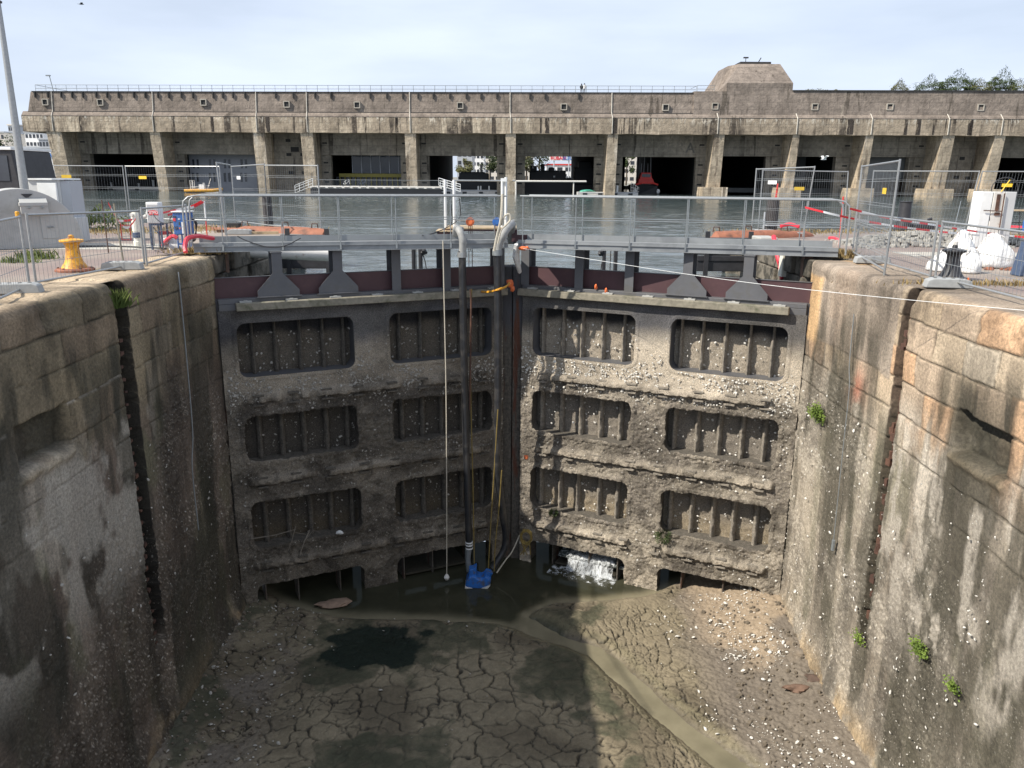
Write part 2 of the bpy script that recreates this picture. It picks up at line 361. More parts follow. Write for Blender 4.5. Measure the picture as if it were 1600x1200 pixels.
def bunker_mat(name, base, light, dark, ds=.55, wl=.62, eff=0.0, mott=.55):
    m, t, b = nodes(name); v = mapping(t); vs = mapping(t, (1, 1, .05)); vs2 = mapping(t, (1, 1, .12))
    c = ramp(t, noise(t, v, .3, 9, .68), .36, .64, tuple(x*.7 for x in base), tuple(min(1, x*1.22) for x in base))
    c = mix(t, ramp(t, noise(t, vs2, .45, 8, .7), wl, wl+.07), c, light)
    c = mix(t, ramp(t, noise(t, vs2, 2.2, 6, .7), .56, .62, (0, 0, 0, 1), (.6, .6, .6, 1)), c, tuple(x*.55 for x in base))
    st = ramp(t, noise(t, vs, 1.0, 6, .6, .15), ds, ds+.035); lo = ramp(t, noise(t, v, .13, 3, .6), .42, .54, (.12, .12, .12, 1), (.95, .95, .95, 1))
    br = ramp(t, noise(t, v, 1.6, 7, .75), .3, .5, (.35, .35, .35, 1), (1, 1, 1, 1))
    c = mix(t, mix(t, 1, mix(t, 1, st, lo, 'MULTIPLY'), br, 'MULTIPLY'), c, dark)
    if eff:
        z = N(t, 'SeparateXYZ'); g = N(t, 'NewGeometry'); t.links.new(g.outputs['Position'], z.inputs[0])
        mr = N(t, 'MapRange'); mr.inputs[1].default_value = 9.7; mr.inputs[2].default_value = 10.9; t.links.new(z.outputs[2], mr.inputs[0])
        k = mix(t, 1, mr.outputs[0], ramp(t, noise(t, mapping(t, (1, 1, .3)), 2.4, 8, .75), .53, .6), 'MULTIPLY'); c = mix(t, mix(t, 1, k, (eff, eff, eff), 'MULTIPLY'), c, (.62, .58, .5))
    c = mix(t, mott, c, ramp(t, noise(t, v, 1.3, 10, .78), .34, .66, (.45, .45, .45), (1.4, 1.38, 1.35)), 'MULTIPLY')
    c = mix(t, ramp(t, noise(t, v, 4.5, 5, .7), .69, .73, (0, 0, 0, 1), (.75, .75, .75, 1)), c, (.58, .54, .47))
    wv = N(t, 'TexWave', wave_type='BANDS', bands_direction='Z'); wv.inputs['Scale'].default_value = .28; wv.inputs['Distortion'].default_value = .4; t.links.new(v, wv.inputs[0])
    c = mix(t, .35, c, ramp(t, wv.outputs['Fac'], .0, .06, (.5, .5, .5), (1, 1, 1)), 'MULTIPLY')
    t.links.new(c, b.inputs['Base Color']); b.inputs['Roughness'].default_value = .92; b.inputs['Specular IOR Level'].default_value = .2
    bump(t, b, noise(t, v, 1.6, 9, .7), .6, .3); return m
M['b_low'] = bunker_mat('stained overhang concrete', (.33, .275, .21), (.5, .43, .33), (.06, .05, .042), .53, .54, .8)
M['b_up'] = bunker_mat('brown parapet concrete', (.225, .19, .162), (.3, .26, .215), (.1, .085, .07), .6, .6)
M['b_beam'] = bunker_mat('grey beam concrete', (.29, .26, .215), (.36, .32, .27), (.09, .08, .068), .57, .6)
M['b_pil'] = bunker_mat('tan buttress concrete', (.44, .37, .28), (.62, .55, .45), (.16, .13, .1), .56, .55)
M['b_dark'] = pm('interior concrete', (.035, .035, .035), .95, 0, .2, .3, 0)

# ================================================================== SETTING
def mud_mat():
    m, t, b = nodes('wet lock mud'); at = N(t, 'VertexColor'); at.layer_name = 'Col'; v = mapping(t)
    c = mix(t, .45, at.outputs[0], ramp(t, noise(t, v, 9, 8, .7), .3, .7, (.5, .5, .5), (1.5, 1.5, 1.5)), 'MULTIPLY')
    c = mix(t, .4, c, ramp(t, noise(t, v, 70, 4, .6), .35, .65, (.5, .5, .5), (1.5, 1.5, 1.5)), 'MULTIPLY')
    t.links.new(c, b.inputs['Base Color'])
    r = ramp(t, at.outputs[1], 0, 1, (.45, .45, .45), (.85, .85, .85)); t.links.new(r, b.inputs['Roughness'])
    b.inputs['Specular IOR Level'].default_value = .35
    bump(t, b, mix(t, .5, noise(t, v, 30, 8, .7), noise(t, v, 110, 3, .6)), .5, .02); return m
def vor_edge(x, y, s):
    i = np.floor(x); j = np.floor(y); best = np.full(x.shape, 99.); bx = np.zeros(x.shape); by = np.zeros(x.shape)
    R2 = [(a, b) for a in (-2, -1, 0, 1, 2) for b in (-2, -1, 0, 1, 2)]
    for a, b in R2:
        px = i+a+.1+.8*hsh(i+a, j+b, s); py = j+b+.1+.8*hsh(i+a, j+b, s+5); d = (px-x)**2+(py-y)**2
        m = d < best; best = np.where(m, d, best); bx = np.where(m, px, bx); by = np.where(m, py, by)
    e = np.full(x.shape, 9.)
    for a, b in R2:
        px = i+a+.1+.8*hsh(i+a, j+b, s); py = j+b+.1+.8*hsh(i+a, j+b, s+5); dx = px-bx; dy = py-by; l = np.hypot(dx, dy)
        ok = l > 1e-6; l = np.where(ok, l, 1)
        q = ((bx+px)/2-x)*dx/l+((by+py)/2-y)*dy/l; e = np.where(ok, np.minimum(e, q), e)
    return e
CH = [(-.6, 17.6), (.4, 17.0), (1.15, 16.35), (1.9, 15.95), (2.45, 15.0), (2.85, 14.1), (3.35, 13.3), (3.95, 12.4), (4.5, 11.2), (4.9, 9.6), (5.1, 7.5)]
def chan(x, y):
    d = np.full(np.shape(x), 99.)
    for (ax, ay), (bx, by) in zip(CH[:-1], CH[1:]):
        t = np.clip(((x-ax)*(bx-ax)+(y-ay)*(by-ay))/((bx-ax)**2+(by-ay)**2), 0, 1)
        d = np.minimum(d, np.hypot(x-ax-t*(bx-ax), y-ay-t*(by-ay)))
    return d
def mud_h(x, y):
    yb = np.interp(x, [-6.6, -5.2, -4.2, -1.6, 0, 1.0, 2.4, 3.3, 4.4, 5.2, 6.6], [18.3, 17.5, 17.1, 16.95, 16.9, 17.75, 17.95, 18.1, 18.9, 19.5, 19.5])+.25*(fbm(x*1.3, y*1.3, 3)-.5)
    h = -8.5+.09*(fbm(x*.6, y*.6, 5, 3)-.5)+.03*(fbm(x*3, y*3, 8, 3)-.5)
    h = h-.42*smooth(-.1, .8, y-yb)
    dc = chan(x+.25*(fbm(x*1.1, y*1.1, 21)-.5), y+.2*(fbm(x*1.2, y*1.2, 22)-.5))
    h = h-.2*np.exp(-(dc/(.33+.05*smooth(15, 12, y)))**2.4)
    h = h+.34*smooth(4.3, 6.2, x)*smooth(14, 17.5, y)+.16*smooth(5.3, 6.5, x)+.16*smooth(5.4, 6.5, -x)
    h = h+.10*np.exp(-(((x-1.7)/.8)**2+((y-17.1)/.45)**2))-.05*np.exp(-(((x+2.95)/1.0)**2+((y-15.95)/.8)**2)**2)
    return h, yb, dc
xs = np.arange(-6.75, 6.76, .021); ys = np.concatenate([np.arange(6, 10.6, .06), np.arange(10.6, 18.6, .021), np.arange(18.6, 21.4, .08)])
X, Y = np.meshgrid(xs, ys, indexing='ij')
H, yb, dc = mud_h(X, Y)
wx = X+.7*(fbm(X*1.3, Y*1.3, 31)-.5)+.2*(fbm(X*5, Y*5, 33)-.5); wy = Y+.7*(fbm(X*1.3, Y*1.3, 32)-.5)+.2*(fbm(X*5, Y*5, 34)-.5); wx = wx+.5*smooth(2.2, 3.4, X)*wx
sc = 2.0
e1 = vor_edge(wx*sc, wy*sc*1.15, 40)/sc; e2 = vor_edge(wx*3.9+3, wy*3.3, 44)/3.6
shellz = smooth(.42, .6, fbm(X*.7, Y*.7, 50)+.55*smooth(3.6, 5.2, X)-.18*smooth(17.8, 15, Y)*0)*smooth(3.2, 4.6, X)
left_sh = smooth(.45, .6, fbm(X*.9, Y*.9, 52))*smooth(4.2, 5.4, -X+.6*(fbm(X, Y, 57)-.5))
green = smooth(.5, .62, fbm(X*.8, Y*.8, 60)+.42*np.exp(-(((X+2.9)/1.15)**2+((Y-15.9)/.85)**2))+.25*np.exp(-(((X-1.2)/.9)**2+((Y-14.9)/.5)**2))+.3*np.exp(-(((X-1.4)/.9)**2+((Y-17.2)/.5)**2)))
green = green*(1-.85*smooth(2.0, 3.0, X))
ck = smooth(-8.62, -8.52, H)*(1-shellz)*(1-left_sh)*(1-.75*green)*smooth(.30, .45, fbm(X*.55, Y*.55, 70)+.08)
wd = -.006+.019*vn(X*1.6, Y*1.6, 71)+.006*vn(X*9, Y*9, 72)
c1 = (1-smooth(wd, wd+.02, e1))*ck; c2 = (1-smooth(.001, .018, e2))*ck*smooth(.42, .55, fbm(X*1.1, Y*1.1, 73))*smooth(.3, .5, vn(X*3, Y*3, 74)+.25*smooth(1, 3, X))
H = H-.06*c1-.035*c2+.012*(fbm(X*2.2, Y*2.2, 76)-.5)
H = H+(.05*(fbm(X*9, Y*9, 80, 3)-.5)+.035*(vn(X*22, Y*22, 82)-.5))*np.clip(shellz+left_sh+.3, 0, 1)
base = mixc((.205, .172, .116), (.115, .095, .064), smooth(.35, .65, fbm(X*.8, Y*.8, 90, 6)))
base = mixc(base, (.15, .127, .105), np.clip(shellz+left_sh, 0, 1)*.8)
base = mixc(base, (.27, .212, .15), smooth(.5, .66, fbm(X*1.1, Y*1.1, 95)+.25*smooth(15.5, 17.2, Y))*smooth(4.0, 5.0, X)*smooth(14.7, 15.6, Y))
ell = ((X+2.95)/1.2)**2+((Y-15.95)/.95)**2+2.6*(fbm(X*1.7, Y*1.7, 98, 7)-.5)
base = mixc(base, (.035, .042, .024), smooth(.35, .95, green*.8+.7*(fbm(X*5, Y*5, 99, 6)-.45))*.75)
base = mixc(base, (.006, .013, .008), smooth(1.12, .8, ell)*.97)
base = mixc(base, (.16, .14, .085), np.exp(-((dc-.42)/.12)**2)*.6)
base = mixc(base, (.05, .045, .035), smooth(-8.56, -8.66, H)*.6)
base = base*(1-.8*c1[..., None])*(1-.7*c2[..., None])
A = np.concatenate([base, smooth(-8.62, -8.5, H)[..., None]], -1)
floor = grid(np.stack([X, Y, H], -1), 'lock_floor', mud_mat(), col=A); tag(floor, kind='structure', label='cracked mud bed of the emptied lock', cat=None)

def water_mat(name, col, sc, strength, dist, rough=.06, stretch=(1, 1, 1), d=3):
    m, t, b = nodes(name); v = mapping(t, stretch)
    t.links.new(ramp(t, noise(t, mapping(t), .25, 3), .35, .65, tuple(c*.85 for c in col), tuple(c*1.15 for c in col)), b.inputs['Base Color'])
    b.inputs['Roughness'].default_value = rough; b.inputs['IOR'].default_value = 1.33
    h = mix(t, .4, noise(t, v, sc, d, .6, .3), noise(t, v, sc*3.1, 2, .5)); bump(t, b, h, strength, dist); return m
def murky():
    m, t, b_ = nodes('murky lock water'); at = N(t, 'VertexColor'); at.layer_name = 'Col'; v = mapping(t)
    t.links.new(mix(t, .5, at.outputs[0], ramp(t, noise(t, v, 1.4, 6, .6), .35, .65, (.7, .7, .7), (1.3, 1.3, 1.3)), 'MULTIPLY'), b_.inputs['Base Color'])
    b_.inputs['Roughness'].default_value = .06; b_.inputs['IOR'].default_value = 1.33; bump(t, b_, noise(t, v, 2.4, 3, .5), .12, .03); return m
xw = np.arange(-6.8, 6.81, .1); yw = np.arange(6, 21.51, .1); Xw, Yw_ = np.meshgrid(xw, yw, indexing='ij'); dep = -8.62-mud_h(Xw, Yw_)[0]
cw = mixc((.19, .17, .115), (.04, .04, .026), smooth(.02, .3, dep)); o = grid(np.stack([Xw, Yw_, Xw*0-8.62], -1), 'lock_water', murky(), col=cw); tag(o, kind='structure')
yb_w = [17.62]
while yb_w[-1] < 216: yb_w.append(yb_w[-1]*1.0042)
yb_w = np.array(yb_w); ub = np.concatenate([np.linspace(-6, -.95, 26)[:-1], np.linspace(-.95, .95, 640), np.linspace(.95, 6, 26)[1:]])
Ub, Yb = np.meshgrid(ub, yb_w, indexing='ij'); Xb = Ub*(Yb+6)
damp = 1/(1+(Yb/160)**2)
Hb = .065*(fbm(Xb*.5+Yb*.15, Yb*1.0, 900, 3)-.5)+.045*(fbm(Xb*1.7, Yb*2.6+Xb*.3, 905, 3)-.5)*smooth(.25, .6, fbm(Xb*.06, Yb*.08, 908, 3))+.02*(fbm(Xb*4.5, Yb*6.5, 910, 2)-.5)*damp
mk = (Yb > 21.05-.454*np.abs(Xb)-.0) | (np.abs(Xb) > 7.6)
ln = grid(np.stack([Xb, Yb, -1.0+Hb], -1), 'basin_water', water_mat('basin water', (.09, .115, .117), 7, .6, .016, .05, (1, 1.8, 1), 3), mask=mk); tag(ln, kind='structure')

# quays: one solid each, a paved sheet over water level, with the pier nose beyond the gate
def ground_mat():
    m, t, b = nodes('quay paving'); v = mapping(t)
    c = ramp(t, noise(t, v, .8, 8, .65), .3, .7, (.2, .165, .14), (.33, .28, .235))
    c = mix(t, ramp(t, noise(t, v, .22, 6, .6), .45, .6), c, (.21, .16, .145))
    c = mix(t, ramp(t, noise(t, v, 5, 7, .75), .6, .7), c, (.12, .1, .08))
    c = mix(t, .35, c, ramp(t, noise(t, v, 60, 4, .6), .3, .7, (.6, .6, .6), (1.4, 1.4, 1.4)), 'MULTIPLY')
    t.links.new(c, b.inputs['Base Color']); b.inputs['Roughness'].default_value = .9; bump(t, b, noise(t, v, 25, 8, .7), .5, .02); return m
GM = ground_mat(); QS = pm('quay stone face', (.17, .15, .12), .9, 0, .25, 1.2, .6, 9, .05, dirt=(.05, .045, .035), dthr=(.45, .6))
ql = [(-60, -14), (-7.75, -14), (-7.75, 17.7), (-7.1, 18.2), (-7.0, 22.6), (-6.3, 24.4), (-6.6, 25.6), (-8.2, 27.2), (-12, 29.6), (-60, 32.5)]
qr = [(7.75, -14), (60, -14), (60, 28.6), (13, 27.6), (8.5, 26.4), (6.6, 25.2), (6.3, 24.2), (7.0, 22.4), (7.1, 18.2), (7.75, 17.7)]
for nm, q in (('quay_left', ql), ('quay_right', qr)):
    b = MB(); b.prism([(x, y, -3.2) for x, y in q], (0, 0, 3.2-.004))
    for i in range(len(b.m)): b.m[i] = 0 if i == 1 else 1
    o = b.build(nm, [GM, QS]); tag(o, kind='structure')
# coarse continuation of the chamber walls behind the camera (it shades the chamber)
for sg in (-1, 1):
    b = MB(); b.bb((sg*6.5, -14, -9.4), (sg*7.75, 5.0, 0)); o = b.build('lock_wall', QS)
    tag(o, 'plain end of the %s chamber wall, nearest the viewer, below the quay edge' % ('left' if sg < 0 else 'right'), 'lock wall')

# ---- the two dressed chamber walls
def wall(sg):
    A_ = []
    for x in np.linspace(1.27, .2, 16): A_.append((x, 0, 0, 1))
    r = .17
    for a in np.linspace(0, 90, 9)[1:]:
        q = math.radians(a); A_.append((r-r*math.sin(q)+0.0, -r+r*math.cos(q), math.sin(q), math.cos(q)))
    for z in np.concatenate([np.arange(-.2, -3.2, -.024), np.arange(-3.2, -9.3, -.034)]): A_.append((0, z, 1, 0))
    A_ = np.array(A_); ys = np.concatenate([np.arange(5, 9, .08), np.arange(9, 17.75, .026)])
    xo, z0, nx, nz_ = [A_[:, k][:, None]*np.ones((1, len(ys))) for k in range(4)]; Yw = np.ones((len(A_), 1))*ys[None]
    s = 100 if sg < 0 else 200
    Zd = z0-xo*.4                         # unrolled height coordinate
    ru = fbm(Yw*2, Zd*2, s, 5)
    d = .05*(fbm(Yw*1.1, Zd*1.1, s+1, 3)-.5)+.03*(ru-.5)+.012*(fbm(Yw*14, Zd*14, s+2, 3)-.5)
    # courses
    crs = np.array([-.5, -1.02, -1.55, -2.1, -2.65, -3.2, -3.8, -4.4]); up = smooth(-4.6, -2.2, Zd+(.8 if sg > 0 else -.2)*0)
    zz = Zd+.05*(vn(Yw*1.1, Zd*0+3, s+4)-.5)+.02*(vn(Yw*5, Zd*0, s+5)-.5)
    ci = np.zeros(zz.shape, int); jd = np.full(zz.shape, 9.)
    for k, c in enumerate(crs): ci = ci+(zz < c); jd = np.minimum(jd, np.abs(zz-c))
    wdt = np.where(ci == 0, 1.02, .84)+.0*ci
    yy = Yw/wdt+ci*.47+.25*hsh(ci, ci*0, s+6)+.04*(vn(zz*3, Yw*0+1, s+7)-.5); bi = np.floor(yy); fy = np.abs(yy-np.round(yy))*wdt
    jd = np.minimum(jd, fy)
    jw = (.004 if sg < 0 else .007)+.012*vn(Yw*4, Zd*4, s+8)**2
    j = (1-smooth(jw*.4, jw*1.9, jd))*up
    bt = hsh(bi, ci, s+9)
    conc = smooth(13.35, 13.4, Yw)*smooth(-1.62, -1.55, Zd+.15*(vn(Yw*1.2, Zd*0, s+77)-.5)) if sg > 0 else np.zeros(Zd.shape)
    j = j*(1-.85*conc); d = d-(.022 if sg < 0 else .035)*j+(.008 if sg < 0 else .02)*(bt-.5)*up*(1-conc)
    # coping edge wear
    d = d-.06*smooth(.55, .75, fbm(Yw*2.2, Zd*2.2, s+10))*smooth(-.6, -.1, z0)
    # shell crust growing downwards
    cl = (-3.0 if sg > 0 else -3.4)+1.3*(fbm(Yw*.6, Zd*.25, s+11)-.5)*2
    farm = smooth(13.3, 14.6, Yw)
    cr = smooth(0, 1.8, (cl+farm*1.5)-Zd)*(.35+.65*smooth(.35, .55, fbm(Yw*1.2, Zd*1.2, s+12)))
    f1, idn = worley(Yw*16, Zd*16, s+13)
    d = d+cr*(.04*(1-f1)*smooth(.2, .6, idn)+.05*(fbm(Yw*5, Zd*5, s+14, 4)-.45))
    # hanging bulge at the base
    d = d+.16*smooth(-7.6, -8.5, Zd)*(.6+.8*fbm(Yw*1.5, Zd, s+15))
    # vertical slot
    wob = .035*(fbm(Zd*2.0, Zd*0, s+16)-.5)+.03*(vn(Zd*9, Yw*0, s+17)-.5)
    sy = Yw-wob; gw = .22 if sg < 0 else .13
    sl = smooth(12.98-.02, 13.0, sy)*(1-smooth(13.0+gw*1.6, 13.02+gw*1.6, sy))*smooth(-6.9, -6.3, -Zd*-1)*(1 if sg < 0 else 1)
    sl = np.clip(sl, 0, 1); d = d-.42*sl
    d = d-.1*np.exp(-((sy-13.14)/.22)**2)*smooth(-1.2, 0, Zd)*vn(Zd*3, Yw*2, s+55)
    # square pocket with a sill
    ry = Yw+.06*(vn(Zd*5, Yw*3, s+18)-.5); rz_ = Zd+.06*(vn(Yw*6, Zd*2, s+19)-.5)
    rc = smooth(9.93, 9.97, ry)*(1-smooth(11.17, 11.21, ry))*smooth(-2.18, -2.14, rz_)*(1-smooth(-1.55, -1.51, rz_)); d = d-(.26-.12*fbm(Yw*5, Zd*5, s+78, 4))*rc
    sill = smooth(9.85, 9.95, ry)*(1-smooth(11.2, 11.3, ry))*np.exp(-((rz_+2.26)/.07)**2); d = d+.06*sill
    d = d-.08*smooth(17.3, 17.7, Yw)
    # vertical seam and hollow near the heel post
    sm_ = np.exp(-((Yw-(14.85+.08*(vn(Zd*1.5, Zd*0, s+20)-.5)))/.02)**2)*smooth(-5.4, -5.2, Zd); d = d-.03*sm_
    Px = sg*(6.5+xo-nx*d); Pz = z0+nz_*np.clip(d, -.05, .02)*.5-.0*xo
    Pz = np.where(xo > 1.2, -.001, Pz)
    # colours
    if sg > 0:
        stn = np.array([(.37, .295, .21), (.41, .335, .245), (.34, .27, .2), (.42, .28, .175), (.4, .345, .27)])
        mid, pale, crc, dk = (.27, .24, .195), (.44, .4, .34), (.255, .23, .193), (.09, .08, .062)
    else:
        stn = np.array([(.165, .135, .088), (.18, .148, .098), (.15, .124, .083), (.17, .132, .09), (.185, .155, .11)])  # damp stone, darkened further so the wall's shade sits in the colour
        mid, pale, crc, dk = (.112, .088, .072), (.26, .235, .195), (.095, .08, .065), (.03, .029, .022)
    col = stn[np.clip((bt*5).astype(int), 0, 4)]*(.8+.4*ru)[..., None]
    col = mixc(col, (.26, .22, .18), conc*.85)
    top = smooth(.05, .3, xo); col = mixc(col, (.4, .32, .225) if sg < 0 else (.3, .245, .19), top)
    lower = smooth(-1.5, -2.9, Zd+.9*(fbm(Yw*.8, Zd*.5, s+30)-.5)); col = mixc(col, mid, lower*.9)
    st = smooth(.54, .66, fbm(Yw*2.6, Zd*.45, s+31, 5)); col = mixc(col, dk, st*smooth(-.4, -1.2, Zd)*(.75 if sg > 0 else .7))
    pl = smooth(.54, .63, fbm(Yw*1.5, Zd*.7, s+32, 6))*smooth(-1.6, -2.4, Zd)*smooth(-6.2, -4, Zd); col = mixc(col, pale, pl*.8*(1-.7*farm if sg > 0 else 1-farm))
    gr = smooth(.56, .7, fbm(Yw*1.7, Zd*.6, s+33, 5)+.1*smooth(-2, -6, Zd)); col = mixc(col, (.075, .08, .045), gr*(.55 if sg > 0 else .6)*smooth(-1.8, -3, Zd))
    col = mixc(col, crc, cr*.85)
    f2, id2 = worley(Yw*26, Zd*26, s+34)
    col = mixc(col, (.5, .46, .38) if sg > 0 else (.3, .27, .23), cr*smooth(.42, .18, f2)*smooth(.7, .8, id2))
    col = mixc(col, (.4, .3, .18), smooth(-7.7, -8.3, Zd)*smooth(.4, .55, fbm(Yw*2, Zd*2, s+36))*(.75 if sg > 0 else .35))
    if sg > 0:
        col = mixc(col, (.46, .31, .17), smooth(16.7, 16.9, Yw)*smooth(-1.75, -1.6, Zd)*(1-smooth(-.35, -.25, Zd)))
        col = mixc(col, (.33, .14, .09), np.exp(-((Yw-14.6)/.35)**2-((Zd+2.1)/.35)**2)*smooth(.4, .55, ru)*.9)
        bk = smooth(.5, .58, fbm(Yw*4, Zd*1.2, s+40))*np.exp(-((Yw-10.4)/.75)**2)*smooth(-1.0, -1.25, Zd)*smooth(-2.3, -1.6, Zd); col = mixc(col, (.035, .03, .025), bk)
    col = mixc(col, dk, j*(.8 if sg > 0 else .45)*smooth(.3, .55, vn(Yw*1.7, Zd*1.7, s+60)+.25)); sl2 = smooth(12.95, 12.99, sy)*(1-smooth(13.03+gw*1.6, 13.07+gw*1.6, sy))*smooth(-6.9, -6.3, Zd)*(1-top); col = mixc(col, (.012, .011, .009) if sg < 0 else (.05, .035, .026), sl2*.95); col = mixc(col, (.1, .095, .08) if sg > 0 else (.024, .025, .02), rc*.8)  # slot and pocket insides painted dark: recess shade put into the colour
    col = mixc(col, (.45, .36, .24) if sg > 0 else (.24, .2, .14), sill*.8)
    if sg < 0: col = mixc(col, (.4, .37, .32), np.exp(-((zz+1.55)/.015)**2)*smooth(9, 9.3, Yw)*(1-smooth(12.9, 13, Yw))*smooth(.4, .5, vn(Yw*6, Zd, s+50)))
    P = np.stack([Px, Yw, Pz], -1)
    if sg < 0: col = mixc(col, (.02, .02, .014), np.exp(-((zz+.5)/.018)**2)*smooth(.25, .5, vn(Yw*2.5, Zd, s+52))*.9)
    root = thing('lock_wall', 'tan block wall of the chamber in full sun, black streaks around a square pocket' if sg > 0 else 'dark shaded block wall of the chamber with a deep vertical slot and a square pocket', 'lock wall', (sg*6.5, 12, 0))
    big = fbm(Yw*.55, Zd*.4, s+70, 6); vst = fbm(Yw*3.2, Zd*.3, s+71, 6)
    con = .72+.56*smooth(.35, .65, big)+.35*(smooth(.4, .6, vst)-.5)+.35*(fbm(Yw*5, Zd*5, s+72, 5)-.5)
    col = col*con[..., None]
    wetb = smooth(.52, .6, fbm(Yw*1.3, Zd*.28, s+73, 6))*smooth(-.5, -1.5, Zd)*(1-top)
    col = mixc(col, np.array((.06, .056, .04)) if sg > 0 else np.array((.026, .027, .02)), wetb*.62)
    if sg > 0: col = mixc(col, (.42, .385, .33), smooth(.56, .68, fbm(Yw*2.6, Zd*1.0, s+74, 7))*smooth(-1.8, -2.4, Zd)*smooth(-6, -5, Zd)*smooth(13.2, 12.9, Yw)*.8)
    if sg < 0: col = mixc(col, (.33, .31, .27), smooth(.49, .57, fbm(Yw*1.0, Zd*.8, s+75, 6)+.15*np.exp(-((Yw-10.6)/1.2)**2-((Zd+3.2)/1.2)**2))*smooth(-2.0, -2.6, Zd)*smooth(-5.5, -4.2, Zd)*smooth(13.3, 12.9, Yw)*.75)
    col = np.concatenate([np.clip(col, .008, 1), np.clip(cr*(1-top), 0, 1)[..., None]], -1)
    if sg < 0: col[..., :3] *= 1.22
    if sg > 0: P = P[:, ::-1]; col = col[:, ::-1]
    f = grid(P, 'masonry', M['stone' if sg > 0 else 'stone_damp_shade'], col=col); wp(f, root); return root, (d, cr)
WR, _ = wall(1); WL, _ = wall(-1)
# rusty iron guide standing in the right-hand slot, iron flakes in the left one
b = MB(); rr = random.Random(5); pts = []
for i in range(26):
    z = -.35-i*.26; pts.append((6.62+rr.uniform(-.02, .02), 13.09+rr.uniform(-.02, .02), z))
b.tube(pts, [rr.uniform(.035, .06) for _ in pts], 6)
for i in range(22): b.box((6.56, 13.1+rr.uniform(-.05, .05), -.5-rr.random()*5.5), (.08, rr.uniform(.05, .12), rr.uniform(.05, .15)), rz=rr.uniform(-.4, .4))
o = b.build('iron_guide', M['rust']); wp(o, WR)
b = MB()
for i in range(28): b.box((-6.62, 13.14+rr.uniform(-.05, .05), -1-i*.22), (.12, rr.uniform(.06, .14), rr.uniform(.03, .07)), rx=rr.uniform(-.3, .3))
o = b.build('iron_guide', M['rust']); wp(o, WL)
# thin hanging pipes on both walls
b = MB(); b.tube(arc([(6.44, 14.95, -.75), (6.42, 14.85, -1.7), (6.43, 14.75, -2.2), (6.4, 14.65, -3.5), (6.38, 14.55, -5.3)], 6), .009, 6); b.tube([(6.38, 14.55, -5.2), (6.38, 14.55, -5.42)], .035, 6)
o = b.build('hanging_pipe', M['galv_d']); tag(o, 'thin grey pipe hanging down the sunlit wall', 'pipe')
b = MB(); b.tube(arc([(-6.4, 15.35, -.1), (-6.38, 15.3, -1.5), (-6.36, 15.2, -3.2), (-6.38, 15.05, -4.0), (-6.36, 15.02, -5.3)], 6), .012, 6)
o = b.build('hanging_wire', M['galv_d']); tag(o, 'thin wire hanging down the shaded wall', 'wire')

# ---- rear parts of the walls beyond the gate (visible under the walkway)
for sg in (-1, 1):
    b = MB()
    for k in range(6):
        for j in range(3):
            b.box((sg*6.82, 18.2+k*.92+(.3 if j % 2 else 0), -.22-j*.42), (.56+.05*((k*3+j*5) % 4), .88, .4))
    o = b.build('pier_wall', QS, bev=.03); tag(o, 'mossy stone pier wall behind the gate, %s' % ('under the white pipe' if sg < 0 else 'next to the cream cabinets'), 'pier wall')

# land beyond the far building, out to the horizon
b = MB(); b.quad((-3000, 216, -.3), (3000, 216, -.3), (3000, 5000, -.3), (-3000, 5000, -.3)); b.quad((-900, 216, -.3), (-900, 216, -3), (900, 216, -3), (900, 216, -.3))
b.quad((-60, 30, -3), (-900, 30, -3), (-900, 30, -.3), (-60, 30, -.3))
o = b.build('far_ground', pm('far land', (.2, .19, .16), .95, 0, .2, .02, 0)); tag(o, kind='structure')
b = MB(); b.bb((-3000, -60, -3.5), (3000, 17, -3.3)); 
# light concrete track strips across both quays
cs = pm('pale concrete strip', (.42, .4, .35), .9, 0, .15, 1.5, .3, 30, dirt=(.27, .24, .2), dthr=(.5, .65))
b = MB(); b.quad((-60, 18.9, 0), (-8.3, 18.9, 0), (-8.3, 20.6, 0), (-60, 20.6, 0)); b.quad((-60, 24.5, 0), (-9.4, 24.5, 0), (-9.4, 25.4, 0), (-60, 25.4, 0))
b.quad((9.2, 18.6, 0), (60, 19.4, 0), (60, 20.4, 0), (9.2, 19.7, 0)); o = b.build('path', cs); tag(o, kind='structure')

